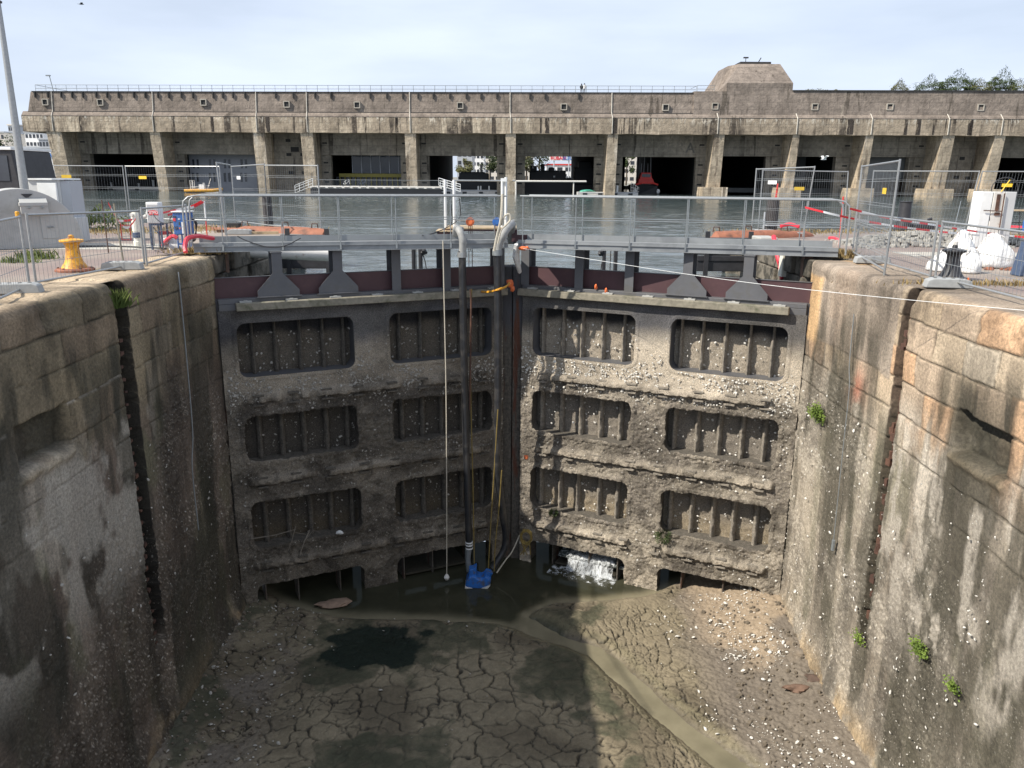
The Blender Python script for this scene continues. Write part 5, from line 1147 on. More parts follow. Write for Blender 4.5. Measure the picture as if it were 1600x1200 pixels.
# black vessels inside the open bays
def vessel(nm, label, y, hull, houses, extra=None):
    (u0, u1, v0, v1) = hull; a, c = ony(u0, v0, y), ony(u1, v1, y); r = thing(nm, label, 'ship', ((a.x+c.x)/2, y, -1))
    b = MB(); x0, x1 = a.x, c.x; zt = a.z; b.prism([(x0, y, -1.3), (x1, y, -1.3), (x1+.4, y, zt), (x0-.4, y, zt)], (0, 9, 0)); wp(b.build('hull', M['blackp'], bev=.15), r)
    for (p0, p1, q0, q1) in houses: s, t_ = ony(p0, q0, y+2), ony(p1, q1, y+2); b = MB(); b.bb((s.x, y+2, t_.z-.2), (t_.x, y+6, s.z)); wp(b.build('deckhouse', M['blackp'], bev=.12), r)
    return r
vessel('black_boat', 'black boat with a low cabin lying in the first open bay', 146, (717, 779, 283, 298), [(717, 763, 270, 283), (720, 757, 268.5, 271)])
vs_ = vessel('black_ship', 'black ship with a stepped superstructure in the second open bay', 150, (818, 893, 284, 298), [(828, 884, 266, 284), (829, 839, 259, 268), (846, 851, 256, 268), (858, 866, 262, 268)])
for (u, v) in ((833, 261.5), (866, 276), (874, 266)):
    p = ony(u, v, 151.8); b = MB(); b.box(tuple(p), (.35, .1, .35)); wp(b.build('lamp', M['white']), vs_)
b = MB(); p, q = ony(806, 283, 132), ony(916, 283.5, 132); b.tube([tuple(p), tuple(q)], .14, 6); b.tube([tuple(q), (q.x, q.y, q.z-.1)], .1, 6); b.tube([(p.x, 133, p.z), (p.x, 133, -1)], .14, 6); b.tube([(q.x-2, 132.1, q.z), (q.x-2, 132.1, -1.5)], .1, 6); tag(b.build('boom', M['dirtywhite']), 'long white horizontal boom across the second open bay', 'boom')
vessel('crane_barge', 'dark machinery barge behind the pillar in the second open bay', 152, (895, 940, 288, 299), [(898, 932, 262, 288), (905, 925, 252, 262)])
# red tug
yt = 143; r = thing('tug_boat', 'small red and black tug with white fenders and tall masts', 'boat', (ony(1010, 300, yt).x, yt, -1)); kx = 135/1250
b = MB(); b.prism([(-1.7, 0, -.3), (1.7, 0, -.3), (2.0, 0, 1.5), (1.2, -.5, 1.7), (-1.2, -.5, 1.7), (-2.0, 0, 1.5)], (0, 9, 0)); b.build('hull', M['blackp'], r, bev=.15)
b = MB(); b.prism([(-1.5, .6, 1.6), (1.5, .6, 1.6), (1.2, .9, 2.6), (-1.2, .9, 2.6)], (0, 3, 0)); b.box((0, 2, 3.1), (2.2, 2, 1.1), taper=.8); b.build('wheelhouse', M['redp'], r, bev=.08)
b = MB(); b.box((0, .95, 3.15), (1.5, .1, .5)); b.build('window', M['window'], r)
b = MB(); b.tube([(-1.9, -.2, 1.6), (-.9, -.5, 1.9), (.9, -.5, 1.9), (1.9, -.2, 1.6)], .16, 8); b.build('bow_rail', M['redp'], r)
for s in (-1, 1): b = MB(); b.blob((s*2.0, -.2, .5), (.32, .32, .42), 2, 10, 8, .02); b.build('fender', M['white'], r, sm=True)
for i, x in enumerate((-.8, -.3, .4, .9)): b = MB(); b.tube([(x, 2, 3.4), (x*.9, 2, 5.2+1.2*(i % 2))], .05, 5); b.build('mast', M['greyb'], r)
b = MB(); b.box((0, .7, 1.75), (1.6, .3, .3)); b.build('bow_plate', M['dirtywhite'], r)
# dark mooring piles near the quay corners
for i, (u, v0, v1, y) in enumerate(((421, 303, 372, 27.6), (1206, 309, 360, 26.5))):
    x = ony(u, 340, y).x; zt = ony(u, v0, y).z; r = thing('mooring_pile', 'dark timber mooring pile in the basin by the %s' % ('left fence' if i == 0 else 'right fence'), 'pile', (x, y, -1)); b = MB()
    b.tube([(0, 0, -2), (-.05 if i == 0 else 0, 0, zt+1)], .16 if i == 0 else .2, 10); b.build('pile', M['pile'], r, sm=True)
    if i: b = MB(); b.tube([(-.24, 0, zt+.55), (-.24, 0, .7-.0)], .03, 5); b.box((0, -.05, 1.25), (.44, .4, .03)); b.build('rubbing_strip', M['greyb'], r); b = MB(); b.tube([(.08, 0, zt+1), (.1, 0, zt+1.45)], [.04, .02], 6); b.build('marker', M['redp'], r)

# ================================================================== THINGS HUNG ON THE GATE
yp = 19.25
b = MB(); x1 = ony(721, 400, yp).x; x2 = ony(733, 862, yp).x
def pt(u, v, y=yp): return tuple(ony(u, v, y))
r = thing('suction_hose', 'left of two black pump hoses, hanging down the mitre to the blue strainer', 'hose', pt(721, 396))
b.tube(arc([pt(722, 392, 19.0), pt(724, 500, 19.05), pt(727, 640), pt(730, 760), pt(733, 858)], 5), .088, 12); wp(b.build('hose', M['rubber'], sm=True), r)
b = MB(); b.tube(arc([pt(722, 400, 19.0), pt(723, 384, 18.98), pt(722, 371, 18.98), pt(717, 359, 19.1), pt(713, 357, 19.6), pt(712, 368, 20.3)], 5), .085, 12); wp(b.build('elbow', M['ribhose'], sm=True), r)
b = MB(); b.tube([pt(722, 394, 19.0), pt(722, 402, 19.0)], .11, 12); b.tube([pt(716, 357, 19.4), pt(723, 358, 19.3)], .05, 8); wp(b.build('clamp', M['galv'], sm=True), r)
b = MB()
for v in (846, 850, 855): b.tube([pt(733, v), pt(733, v+2)], .1, 12)
wp(b.build('white_band', M['white']), r)
b = MB(); b.tube([pt(732, 858), pt(731, 872), pt(733, 892)], [.09, .075, .075], 10); wp(b.build('pipe_end', M['galv_d'], sm=True), r)
r = thing('suction_hose', 'right of two black pump hoses, hanging beside the mitre post', 'hose', pt(779, 386))
b = MB(); b.tube(arc([pt(777, 396, 19.15), pt(778, 500, 19.15), pt(778, 620, 19.15), pt(777, 730, 19.15), pt(785, 800, 19.3), pt(790, 850, 19.4), pt(770, 888, 19.2)], 5), .092, 12); wp(b.build('hose', M['rubber'], sm=True), r)
b = MB(); b.tube(arc([pt(777, 398, 19.15), pt(780, 380, 19.15), pt(789, 362, 19.2), pt(797, 352, 19.6), pt(800, 352, 20.4), pt(798, 375, 21.2)], 5), .095, 12); wp(b.build('elbow', M['ribhose'], sm=True), r)
b = MB(); b.tube([pt(777, 390, 19.15), pt(777, 399, 19.15)], .12, 12); wp(b.build('clamp', M['galv_d'], sm=True), r)
# slim hoses and ropes
def line(nm, pts_, rad, mat, label, cat, n=5, k=6): b = MB(); b.tube(arc(pts_, n), rad, k); return tag(b.build(nm, mat, sm=True), label, cat)
line('rope', [pt(737, 452), pt(735, 540, 19.3), pt(736, 640, 19.3), pt(739, 760, 19.3), pt(741, 880, 19.2)], .014, M['yrope'], 'yellow rope hanging just right of the left hose down to the blue strainer', 'rope')
line('rusty_chain', [pt(735, 452), pt(736, 475), pt(735, 560), pt(734, 640)], .022, M['rust'], 'rusty iron rod hanging over the timber between the two hoses', 'chain')
line('rope', [pt(778, 640, 19.0), pt(772, 740, 19.1), pt(768, 800, 19.1), pt(763, 888, 19.1)], .014, M['yrope'], 'muddy yellow rope left of the lower end of the right hose', 'rope')
line('rope', [pt(784, 735, 19.0), pt(780, 790, 19.1), pt(774, 850, 19.1), pt(772, 893, 19.1)], .014, M['orangerope'] if 0 else M['yrope'], 'frayed rope slanting to the strainer, nearest the mitre', 'rope')
line('rope', [pt(812, 836, 19.6), pt(800, 862, 19.5), pt(790, 875, 19.4), pt(776, 895, 19.2)], .018, M['rope'], 'slack pale rope between the coil and the blue strainer', 'rope')
line('sounding_line', [pt(692, 376, 19.0), pt(694, 470, 19.0), pt(697, 620, 19.0), pt(698, 790, 19.0), pt(698, 896, 19.0)], .012, M['rope'], 'thin pale sounding line with black marks, ending in a small float', 'line')
b = MB(); p = ony(698, 901, 19.0); b.lathe([(.01, .09), (.05, .04), (.075, -.02), (.05, -.08), (.01, -.1)], tuple(p), 12); tag(b.build('float', M['dirtywhite'], sm=True), 'small pear shaped float on the end of the sounding line', 'float')
for i, (a_, c_) in enumerate((((705, 350, 21), (660, 368, 19.9)), ((718, 340, 21), (672, 366, 19.9)))):
    line('cable', [pt(a_[0], a_[1]-30, a_[2]), pt(*a_), pt((a_[0]+c_[0])/2, (a_[1]+c_[1])/2+4, 20.4), pt(*c_)], .012, M['cable'], ('left' if i == 0 else 'right')+' of two black cables slanting from the white stanchions to the walkway', 'cable')
line('cable', [pt(371, 369, 18.0), pt(385, 376, 18.0), pt(418, 386, 18.0), pt(445, 384, 18.0), pt(470, 372, 18.1)], .012, M['cable'], 'black cable sagging across the girder of the left walkway', 'cable')
line('rope', [pt(785, 303, 18.8), pt(783, 340, 18.8), pt(776, 372, 18.9), pt(772, 392, 18.95)], .03, M['rope'], 'thick pale lashing from the handrail down to the right hose', 'rope')
line('rope', [pt(784, 352, 18.85), pt(788, 338, 18.8), pt(796, 335, 18.8), pt(797, 344, 18.8), pt(790, 352, 18.8), pt(783, 360, 18.85), pt(778, 380, 18.9)], .022, M['rope'], 'looped pale rope knotted on the right hose elbow', 'rope')
b = MB(); pts_ = []
for k in range(70):
    a = k*.62; rr_ = .17+.035*math.sin(k*1.3); p = ony(822, 836, 19.55); pts_.append((p.x+rr_*.8*math.cos(a), p.y-.12+.03*math.sin(k*.7), p.z+rr_*1.15*math.sin(a)))
b.tube(pts_, .014, 5)
for k in range(4): b.tube([(pts_[k*3][0], pts_[k*3][1], p.z-.1), (p.x-.15+.09*k, p.y-.15, p.z-.5)], .013, 5)
tag(b.build('rope_coil', M['yrope'], sm=True), 'muddy coil of yellow rope at the foot of the sunlit leaf', 'rope')
line('strap', [pt(752, 456, 19.6), pt(765, 456, 19.4), pt(780, 452, 19.0), pt(792, 447, 19.6), pt(797, 440, 20.1)], .028, M['yellow'], 'orange and yellow strap tied round the right hose', 'strap')
b = MB(); p = ony(797, 443, 20.0); b.blob(tuple(p), (.09, .07, .1), 4); b.blob((p.x+.06, p.y, p.z-.13), (.06, .06, .08), 5); tag(b.build('strap_hook', M['orange'], sm=True), 'orange hook at the end of the yellow strap', 'hook')
b = MB(); p = ony(822, 713, 19.5); b.blob((p.x, p.y-.08, p.z), (.06, .05, .06), 4); tag(b.build('orange_float', M['orange'], sm=True), 'small orange scrap stuck in the crust beside the mitre', 'float')
# blue strainer
p = ony(745, 903, 18.95); st = thing('strainer', 'bright blue boot shaped pump strainer standing in the dark water', 'strainer', tuple(p))
b = MB(); b.prism([(-.3, -.2, -.16), (.05, -.2, -.24), (.36, -.2, -.1), (.38, -.2, .06), (.24, -.2, .17), (.14, -.2, .06), (.02, -.2, .1), (-.05, -.2, .16), (-.2, -.2, .12), (-.27, -.2, 0)], (0, .42, 0)); b.build('basket', M['bluep'], st, bev=.05)
b = MB(); b.prism([(-.2, -.13, .08), (.0, -.13, .08), (.0, -.13, .38), (-.1, -.13, .32), (-.2, -.13, .3)], (0, .26, 0)); b.build('neck', M['bluep'], st, bev=.03); b = MB(); b.tube([(.25, 0, .05), (.33, 0, .2)], .11, 10); b.build('spout', M['bluep'], st)
b = MB(); b.prism([(-.31, -.215, -.2), (.02, -.215, -.28), (.3, -.215, -.18), (.36, -.215, -.1), (.05, -.215, -.22), (-.29, -.215, -.15)], (0, .44, 0)); b.build('scraped_rim', M['dirtywhite'], st)
# long white cord over the chamber
cord = arc([pt(815, 388, 19.3), tuple(Vector(pt(815, 388, 19.3)).lerp(Vector((8.6, 8.3, .12)), .5)-Vector((0, 0, .16))), (8.6, 8.3, .12)], 10)
b = MB(); b.tube(cord, .0042, 5); tag(b.build('cord', M['white']), 'long white cord stretched from the mitre across to the right quay', 'cord')
b = MB(); p = Vector(pt(817, 388, 19.3)); b.blob(tuple(p), (.11, .06, .05), 2); b.blob((p.x+.1, p.y, p.z+.01), (.05, .04, .04), 3); tag(b.build('cord_knot', M['orange'], sm=True), 'orange knot fixing the white cord to the mitre stanchion', 'knot')
for u, v, lab in ((931, 448, 'small orange shackle on the sunlit leaf, left of the pair'), (947, 454, 'small orange shackle on the sunlit leaf, right of the pair')):
    p = ony(u, v, 19.2-.0); O_, T_, N_ = leaf_frame(1); s_ = (u, v); d_ = ray(u, v); k_ = ((O_.x)*N_.x+(O_.y)*N_.y+.03)/(d_.x*N_.x+d_.y*N_.y); q_ = Vector((0, 0, CAMH))+d_*k_
    b = MB(); b.blob(tuple(q_), (.035, .035, .07), 3); tag(b.build('shackle', M['orange'], sm=True), lab, 'shackle')
b = MB(); cd = [pt(808, 382, 19.6), pt(806, 400, 19.7), pt(812, 425, 20.2)]; b.tube(cd, [.07, .09, .05], 7); tag(b.build('white_cloth', M['bag'], sm=True), 'white cloth hanging under the walkway at the mitre', 'cloth')
# raised timber platform with stanchions upstream of the walkway
pl = thing('platform', 'raised plywood platform on maroon beams with white stanchions behind the mitre', 'platform', (-.9, 20.6, .3))
yq = 20.7; a, c = ony(697, 356, yq), ony(807, 354, yq)
b = MB(); b.bb((a.x, yq-.1, .42), (c.x, yq+.9, .46)); wp(b.build('platform_board', M['wood']), pl)
b = MB(); b.bb((ony(675, 0, yq-.3).x, yq-.3, .36), (ony(706, 0, yq-.3).x, yq+.5, .39)); wp(b.build('step_board', M['wood']), pl)
b = MB(); b.bb((a.x-.05, yq+.0, .2), (a.x+.24, yq+.06, .415)); b.bb((a.x, yq-.08, .37), (c.x, yq-.04, .415)); b.bb((c.x-.12, yq, .1), (c.x+.02, yq+.06, .415)); b.bb((ony(675, 0, yq-.3).x+.03, yq-.28, .24), (ony(706, 0, yq).x, yq-.24, .355)); wp(b.build('maroon_beam', M['maroon']), pl)
b = MB(); b.bb((c.x, yq, .12), (c.x+.3, yq+.05, .28)); wp(b.build('maroon_beam', M['maroon']), pl)
b = MB(); b.bb((a.x, yq+.6, .0), (c.x, yq+.7, .14)); wp(b.build('dark_beam', M['black']), pl)
for u, v0 in ((695, 281), (709, 281), (784.5, 281), (790, 277)):
    x = ony(u, 340, yq).x; zt = ony(u, v0, yq).z; b = MB(); b.tube([(x, yq+.2, .0), (x, yq+.2, zt)], .036, 8); wp(b.build('stanchion', M['white'], sm=True), pl)
for v in (282, 344):
    for ua, ub in ((709, 785), (801, 805)):
        b = MB(); b.tube([tuple(ony(ua, v, yq+.2)), tuple(ony(ub, v+.5, yq+.2))], .02, 6); wp(b.build('cross_rail', M['galv']), pl)
b = MB(); p = ony(787, 281, yq+.1); b.box(tuple(p), (.15, .08, .08)); wp(b.build('stanchion_cap', M['white']), pl)
for u, v, mt, lab in ((734.5, 346.5, 'orange', 'orange chain hoist hanging at the edge of the plywood platform'), (776, 346.5, 'bluep', 'blue chain hoist hanging at the edge of the plywood platform')):
    p = ony(u, v, yq-.34); r = thing('chain_hoist', lab, 'hoist', tuple(p)); b = MB(); b.tube([(0, .06, 0), (0, -.06, 0)], .105, 18); b.build('drum_cover', M[mt], r, sm=True); b = MB(); b.tube([(0, -.06, 0), (0, -.08, 0)], .065, 14); b.build('hub', M['orange' if mt == 'orange' else 'blue'], r, sm=True)
    b = MB(); b.tube([(0, 0, .08), (-.01, 0, .13), (.03, 0, .15)], .01, 5); b.build('hook', M['rust'], r)
    for dx, zz in ((-.035, 1.3), (.01, .72), (.05, 1.28)): b = MB(); b.tube([(dx, .0, -.08), (dx, .0, -zz if mt == 'orange' else -zz*.5)], .009, 4); b.build('chain', M['rust'], r)
# little gauge posts just behind the gate
for i, (u0, us) in enumerate(((650, (646, 650, 657)), (955, (944, 954, 962)))):
    y = 21.4; x = ony(u0, 400, y).x; r = thing('gauge_post', 'dark gauge posts standing in the basin behind the %s leaf' % ('shaded' if i == 0 else 'sunlit'), 'post', (x, y, -1)); b = MB()
    for k, u in enumerate(us): xx = ony(u, 400, y).x-x; b.tube([(xx, 0, -.5), (xx, 0, [.88, 1.0, .9][k])], [.05, .012, .055][k], 6)
    b.blob((ony(us[2 if i == 0 else 0], 400, y).x-x+(.08 if i == 0 else -.08), 0, .78), (.09, .07, .09), 3); b.build('post', M['black'], r)
    b = MB(); s = 1 if i == 0 else -1; b.tube(arc([(s*.15, 0, .8), (s*.25, 0, .45), (s*.27, 0, 0), (s*.27, 0, -.4)], 4), .014, 5); b.build('cable', M['cable'], r)
# things seen under the walkway
for sg, ua, ub in ((-1, 440, 520), (1, 1088, 1176)):
    y = 22.4; a, c = ony(ua, 410, y), ony(ub, 410, y); r = thing('floating_boom', 'black steel trash boom behind the %s leaf, between two walkway posts' % ('shaded' if sg < 0 else 'sunlit'), 'boom', ((a.x+c.x)/2, y, -1)); b = MB()
    b.bb((a.x, y, -.35), (c.x, y+.15, .12)); b.bb((a.x, y-.05, -.8), (c.x, y+.1, -.52)); b.bb((a.x, y-.08, -.52), (c.x, y-.02, -.36)); wp(b.build('beam', M['black'], bev=.02), r); b = MB()
    for q in (.12, .88): b = MB(); b.bb((a.x+(c.x-a.x)*q, y-.12, -1.3), (a.x+(c.x-a.x)*q+.12, y-.05, .3)); wp(b.build('guide', M['black']), r)
b = MB(); p, q = (-7.25, 19.6, -.06), (-4.7, 21.2, -.34); b.tube([(-8.1, 19.0, .0), p, q], .14, 14); tag(b.build('white_pipe', M['dirtywhite'], sm=True), 'fat white pipe slanting down behind the left end of the gate', 'pipe')
for i, (u, y, w_) in enumerate(((349.5, 18.4, .19), (1261, 18.2, .22))):
    p = ony(u, 410, y); b = MB(); b.box((p.x, y, -.47), (w_, .16, .95)); tag(b.build('timber_post', M['wood_d'], bev=.01), 'pinkish timber post under the left end of the walkway' if i == 0 else 'brown timber post under the right end of the walkway', 'post')
y = 19.2
for i, (u0, u1, v0, v1, mt, lab) in enumerate(((1224, 1254, 394, 433, 'cream_c', 'cream control cabinet with a red notice under the right end of the walkway'), (1267, 1284, 396, 421, 'cream_c', 'small cream box right of the brown timber post'))):
    a, c = ony(u0, v0, y), ony(u1, v1, y); r = thing('control_cabinet', lab, 'cabinet', ((a.x+c.x)/2, y, c.z)); b = MB(); b.bb((a.x, y, c.z), (c.x, y+.25, a.z)); wp(b.build('box', M[mt], bev=.01), r)
    if i == 0:
        a, c = ony(1242, 396, y-.02), ony(1250, 407, y-.02); b = MB(); b.bb((a.x, y-.02, c.z), (c.x, y-.003, a.z)); wp(b.build('notice', M['white']), r)
        b = MB(); b.bb((a.x+.03, y-.03, c.z+.05), (c.x-.03, y-.021, a.z-.02)); wp(b.build('red_print', M['signred']), r)
b = MB(); b.tube(arc([(6.55, 20.4, .3), pt(1214, 396, 19.8), pt(1219, 415, 19.6), pt(1222, 436, 19.4)], 5), .06, 8); tag(b.build('red_hose', M['red'], sm=True), 'red corrugated hose dropping steeply behind the sunlit leaf', 'hose')
b = MB(); a, c = ony(1186, 396, 21.5), ony(1210, 440, 21.5); b.bb((a.x, 21.5, -1.4), (c.x, 22.3, .2)); tag(b.build('concrete_pier', M['concrete'], bev=.03), 'rough grey concrete pier beside the red hose', 'pier')
b = MB(); a, c = ony(1284, 398, 18.6), ony(1300, 412, 18.6); b.bb((a.x, 18.6, c.z), (c.x, 18.8, a.z)); tag(b.build('dark_board', M['steelblue']), 'small dark panel tucked against the right coping', 'panel')

# ================================================================== QUAY FURNITURE
def foot(x, y, rz, label, group='concrete fence feet'):
    r = thing('ballast_block', label, 'fence foot', (x, y, 0), rz, group); b = MB(); h = .15
    b.prism([(-.36, -.115, 0), (.36, -.115, 0), (.33, -.115, h*.8), (.24, -.115, h), (-.24, -.115, h), (-.33, -.115, h*.8)], (0, .23, 0)); b.build('block', M['foot'], r, bev=.015)
    b = MB()
    for k in (-.2, -.07, .07, .2): b.tube([(k, 0, h-.01), (k, 0, h+.004)], .03, 10)
    b.build('socket', M['b_dark'], r); return r
def panel(p0, p1, h0, h1, label, group, low=False, z0=.12, lean0=0, lean1=0, wires='full', gap=.1, sign=None):
    p0, p1 = Vector((p0[0], p0[1], 0)), Vector((p1[0], p1[1], 0)); D = p1-p0; L_ = D.length; D.normalize()
    r = thing('mesh_fence', label, 'fence', tuple(p0), 0, group)
    def Q(u, z): q = z/2; return p0+D*(u+(lean0*(1-u/L_)+lean1*u/L_)*q)+Vector((0, 0, z))
    def top(u): return h0+(h1-h0)*u/L_
    b = MB(); rr_ = .021
    b.tube([Q(0, .02), Q(0, h0+.03)], rr_, 8); wp(b.build('upright', M['galv'], sm=True), r)
    b = MB(); b.tube([Q(L_, .02), Q(L_, h1+.03)], rr_, 8); wp(b.build('upright', M['galv'], sm=True), r)
    b = MB(); b.tube([Q(0, h0), Q(L_, h1)], rr_*.9, 8); wp(b.build('top_rail', M['galv'], sm=True), r)
    b = MB(); b.tube([Q(0, z0), Q(L_, z0)], rr_*.9, 8); wp(b.build('bottom_rail', M['galv'], sm=True), r)
    b = MB(); n = int(L_/gap)
    for k in range(1, n): u = L_*k/n; b.tube([Q(u, z0), Q(u, top(u))], .0028, 3, caps=False)
    hs_ = (.35, .75, 1.2, 1.65) if h0 > 1.5 else (.35, .62)
    for h in hs_:
        b.tube([Q(0, h), Q(L_, h*h1/h0)], .004, 4, caps=False)
        if h0 > 1.5: b.tube([Q(0, h+.05), Q(L_, h*h1/h0+.05)], .004, 4, caps=False)
    wp(b.build('wire_mesh', M['wire']), r)
    if sign:
        u, z, mt = sign; b = MB(); nrm = Vector((-D.y, D.x, 0))*-.02
        b.prism([Q(u-.17, z-.055)+nrm, Q(u+.17, z-.055)+nrm, Q(u+.17, z+.055)+nrm, Q(u-.17, z+.055)+nrm], nrm*.3); wp(b.build('tag_plate', M[mt]), r)
    return r
def gz(u, v, z=0): p = onz(u, v, z); return (p.x, p.y)
G1 = 'mesh fence panels along the quays'
def atd(u, v, y): p = ony(u, v, y); return (p.x, y)
panel(atd(40, 300, 30.2), atd(196, 300, 30.6), 2.0, 2.0, 'tall fence panel on the left quay edge, farthest left', G1, sign=(2.55-1.05, 1.62, 'yel'))
panel(atd(200, 300, 30.6), atd(346, 300, 29.4), 2.0, 2.0, 'tall fence panel on the left quay edge with a yellow tag', G1, sign=(.75, 1.6, 'yel'))
q = atd(352, 360, 23.8); b = MB(); b.tube([(q[0], q[1], 0), (q[0]-.1, q[1], 2.07)], .022, 8); b.tube([(q[0]-.1, q[1], 2.05), (*atd(363, 300, 29.0), 2.05)], .02, 8); tag(b.build('leaning_post', M['galv'], sm=True), 'leaning galvanised fence post with a receding top bar, behind the left walkway', 'post')
panel(atd(366, 320, 29.2), atd(418, 330, 26.8), 2.0, 2.05, 'narrow-looking tall fence panel with a white tag by the mooring pile', G1, sign=(.7, 1.62, 'white'))
panel(atd(418, 330, 26.8), atd(500, 330, 25.2), 2.02, 2.0, 'tall fence panel reaching past the pile towards the rust red fender', G1)
panel(gz(47, 452), gz(-60, 500), 1.08, 1.05, 'low front fence panel at the left picture edge with an orange cap', G1, z0=.06)
panel(gz(57, 447), gz(226, 415), 1.09, 1.03, 'low front fence panel before the yellow bollard', G1, z0=.06)
panel(gz(230, 416), gz(297, 396), 1.08, 1.05, 'low front fence panel before the white ETPO cabinet', G1, z0=.06)
b = MB(); p = Vector((*gz(45, 452), 0)); b.lathe([(.03, 1.08), (.03, 1.15), (.02, 1.16)], (p.x-.01, p.y, 0), 10); tag(b.build('plastic_plug', M['yellow'], sm=True), 'orange plastic cap on top of a front fence upright', 'cap')
foot(*gz(25, 458), .25, 'large grey fence foot at the left coping edge, under two uprights')
foot(*gz(192, 421), .18, 'grey fence foot beside the yellow bollard')
foot(*gz(375, 366), .1, 'grey fence foot on the far left quay behind the walkway')
panel(gz(1336, 404), gz(1452, 440), .98, 1.0, 'low front fence panel at the right coping, before the rubble', G1, z0=.1)
panel(gz(1460, 441), gz(1640, 490), 1.02, 1.0, 'low front fence panel before the white sacks, at the right picture edge', G1, z0=.1)
panel(gz(1331, 402), gz(1381, 432), 1.98, 2.02, 'tall leaning fence panel standing end-on at the right coping', G1, lean1=.16, sign=(2.9, 1.5, 'yel'))
foot(*gz(1362, 411), -.12, 'grey fence foot on the right coping beside the tall leaning panel')
foot(*gz(1480, 449), -.2, 'large grey fence foot before the black bollard')
foot(*gz(1195, 366), -.05, 'pale grey fence foot on the far right quay behind the walkway', 'concrete fence feet')
panel(gz(1174, 364), gz(1254, 371), 2.0, 2.05, 'tall fence panel on the right quay just behind the walkway', G1, lean1=.2, gap=.07, sign=(.7, 1.6, 'white'))
panel(atd(1187, 330, 27.2), atd(1323, 330, 27.4), 1.98, 1.95, 'tall fence panel at the far right quay edge with yellow and white tags', G1, lean1=-.1, gap=.08, sign=(1.3, 1.4, 'yel'))
panel(atd(1358, 330, 29.5), atd(1511, 330, 28.2), 2.0, 2.0, 'tall fence panel at the far edge behind the rubble heap', G1, lean1=.2)
panel(atd(1516, 330, 28.2), atd(1680, 330, 27.5), 2.0, 2.0, 'tall fence panel behind the white blocks at the right edge', G1, lean0=.2, sign=(.9, 1.55, 'yel'))
b = MB(); q = ony(1505, 290, 28.6); b.tube([(q.x, q.y, 1.0), (*atd(1490, 360, 27.0), .02)], .012, 5); tag(b.build('fence_brace', M['galv_d']), 'thin brace propping the far right fence', 'brace')

# yellow bollard and black bollard
def bollard(nm, x, y, mat, label, s=1.0, base=.38, pin=None):
    r = thing(nm, label, 'bollard', (x, y, 0)); b = MB()
    b.lathe([(.27*s, .06*s), (.25*s, .1*s), (.185*s, .2*s), (.15*s, .32*s), (.135*s, .46*s), (.14*s, .55*s), (.17*s, .6*s), (.235*s, .625*s), (.245*s, .65*s), (.235*s, .672*s), (.09*s, .7*s), (.06*s, .705*s)], n=28); b.build('post', M[mat], r, sm=True, ang=50)
    b = MB(); b.lathe([(base*s, 0), (base*s, .035*s), (base*s*.94, .06*s), (.26*s, .07*s)], n=10); b.build('base_plate', M['rustpaint' if mat == 'yellow' else mat], r)
    b = MB(); b.lathe([(.06*s, .7*s), (.055*s, .76*s), (.04*s, .775*s), (.01*s, .78*s)], n=14); b.build('cap', M[pin or mat], r, sm=True)
    for k in range(6): g = k*1.047+.3; c_ = MB(); c_.lathe([(.025*s, .05*s), (.025*s, .085*s), (.005, .087*s)], (math.cos(g)*.33*s, math.sin(g)*.33*s, 0), 6); c_.build('bolt', M['rust'], r)
    return r
x, y = gz(113, 424); bollard('bollard', x, y+.1, 'yellow', 'yellow mooring bollard with a flared head on the left quay', .83, .4)
x, y = gz(1492, 440); bollard('bollard', x, y+.15, 'black', 'black mooring bollard with a white tipped pin before the sacks', .8, .42)
b = MB(); b.lathe([(.04, .62), (.045, .67), (.025, .7), (.01, .705)], (x, y+.15, 0), 10); tag(b.build('foam_plug', M['dirtywhite'], sm=True), 'pale tip stuck on the pin of the black bollard', 'cap')
b = MB(); q = gz(1494.5, 441); b.tube([(q[0], q[1]-.35, 0), (q[0], q[1]-.35, .12)], .018, 6); tag(b.build('orange_peg', M['orange']), 'short orange peg beside the large fence foot', 'peg')

# winch cover, cabinets, lamp pole, dark vehicle
wy_ = 18.6; p = onz(18, 389, 0); cx = ony(17, 385, wy_).x; rw = 1.25
r = thing('winch_cover', 'pale grey half round steel winch housing at the left edge', 'winch housing', (cx+.12, wy_+.35, 0), R(36)); b = MB(); pr = [(rw, .0)]+[(rw*math.cos(math.radians(a)), .12+rw*math.sin(math.radians(a))) for a in range(0, 181, 6)]+[(-rw, .0)]
b.prism([(x, 0, z) for x, z in pr], (0, 1.3, 0)); b.build('shell', M['winch'], r, bev=.012)
b = MB(); b.bb((-.02, -.22, .98), (.56, -.002, 1.06)); b.prism([(.0, -.002, 1.16), (.56, -.002, 1.16), (.56, -.2, 1.06), (0, -.2, 1.06)], (0, 0, -.26)); b.build('hood', M['winch'], r, bev=.008)
b = MB(); b.prism([(.06, -.02, 1.25), (.3, -.02, 1.25), (.2, -.02, 1.17), (.14, -.02, 1.17)], (0, .015, 0)); b.build('vent_opening', M['black'], r)
for x in (.17, .43): b = MB(); b.tube([(x, -.2, .95), (x, -.25, .95)], .03, 8); b.tube([(x-.05, -.25, .95), (x+.05, -.25, .96)], .008, 4); b.build('latch', M['galv_d'], r)
b = MB(); b.bb((.38, -.02, .22), (.72, -.002, .75)); b.build('access_door', M['winch'], r, bev=.006); b = MB(); b.tube([(.5, -.04, .48), (.64, -.05, .49)], .015, 6); b.build('door_handle', M['galv_d'], r)
b = MB(); b.bb((.2, .02, -.0), (1.2, .04, .05)); b.build('bottom_grille', M['b_dark'], r)
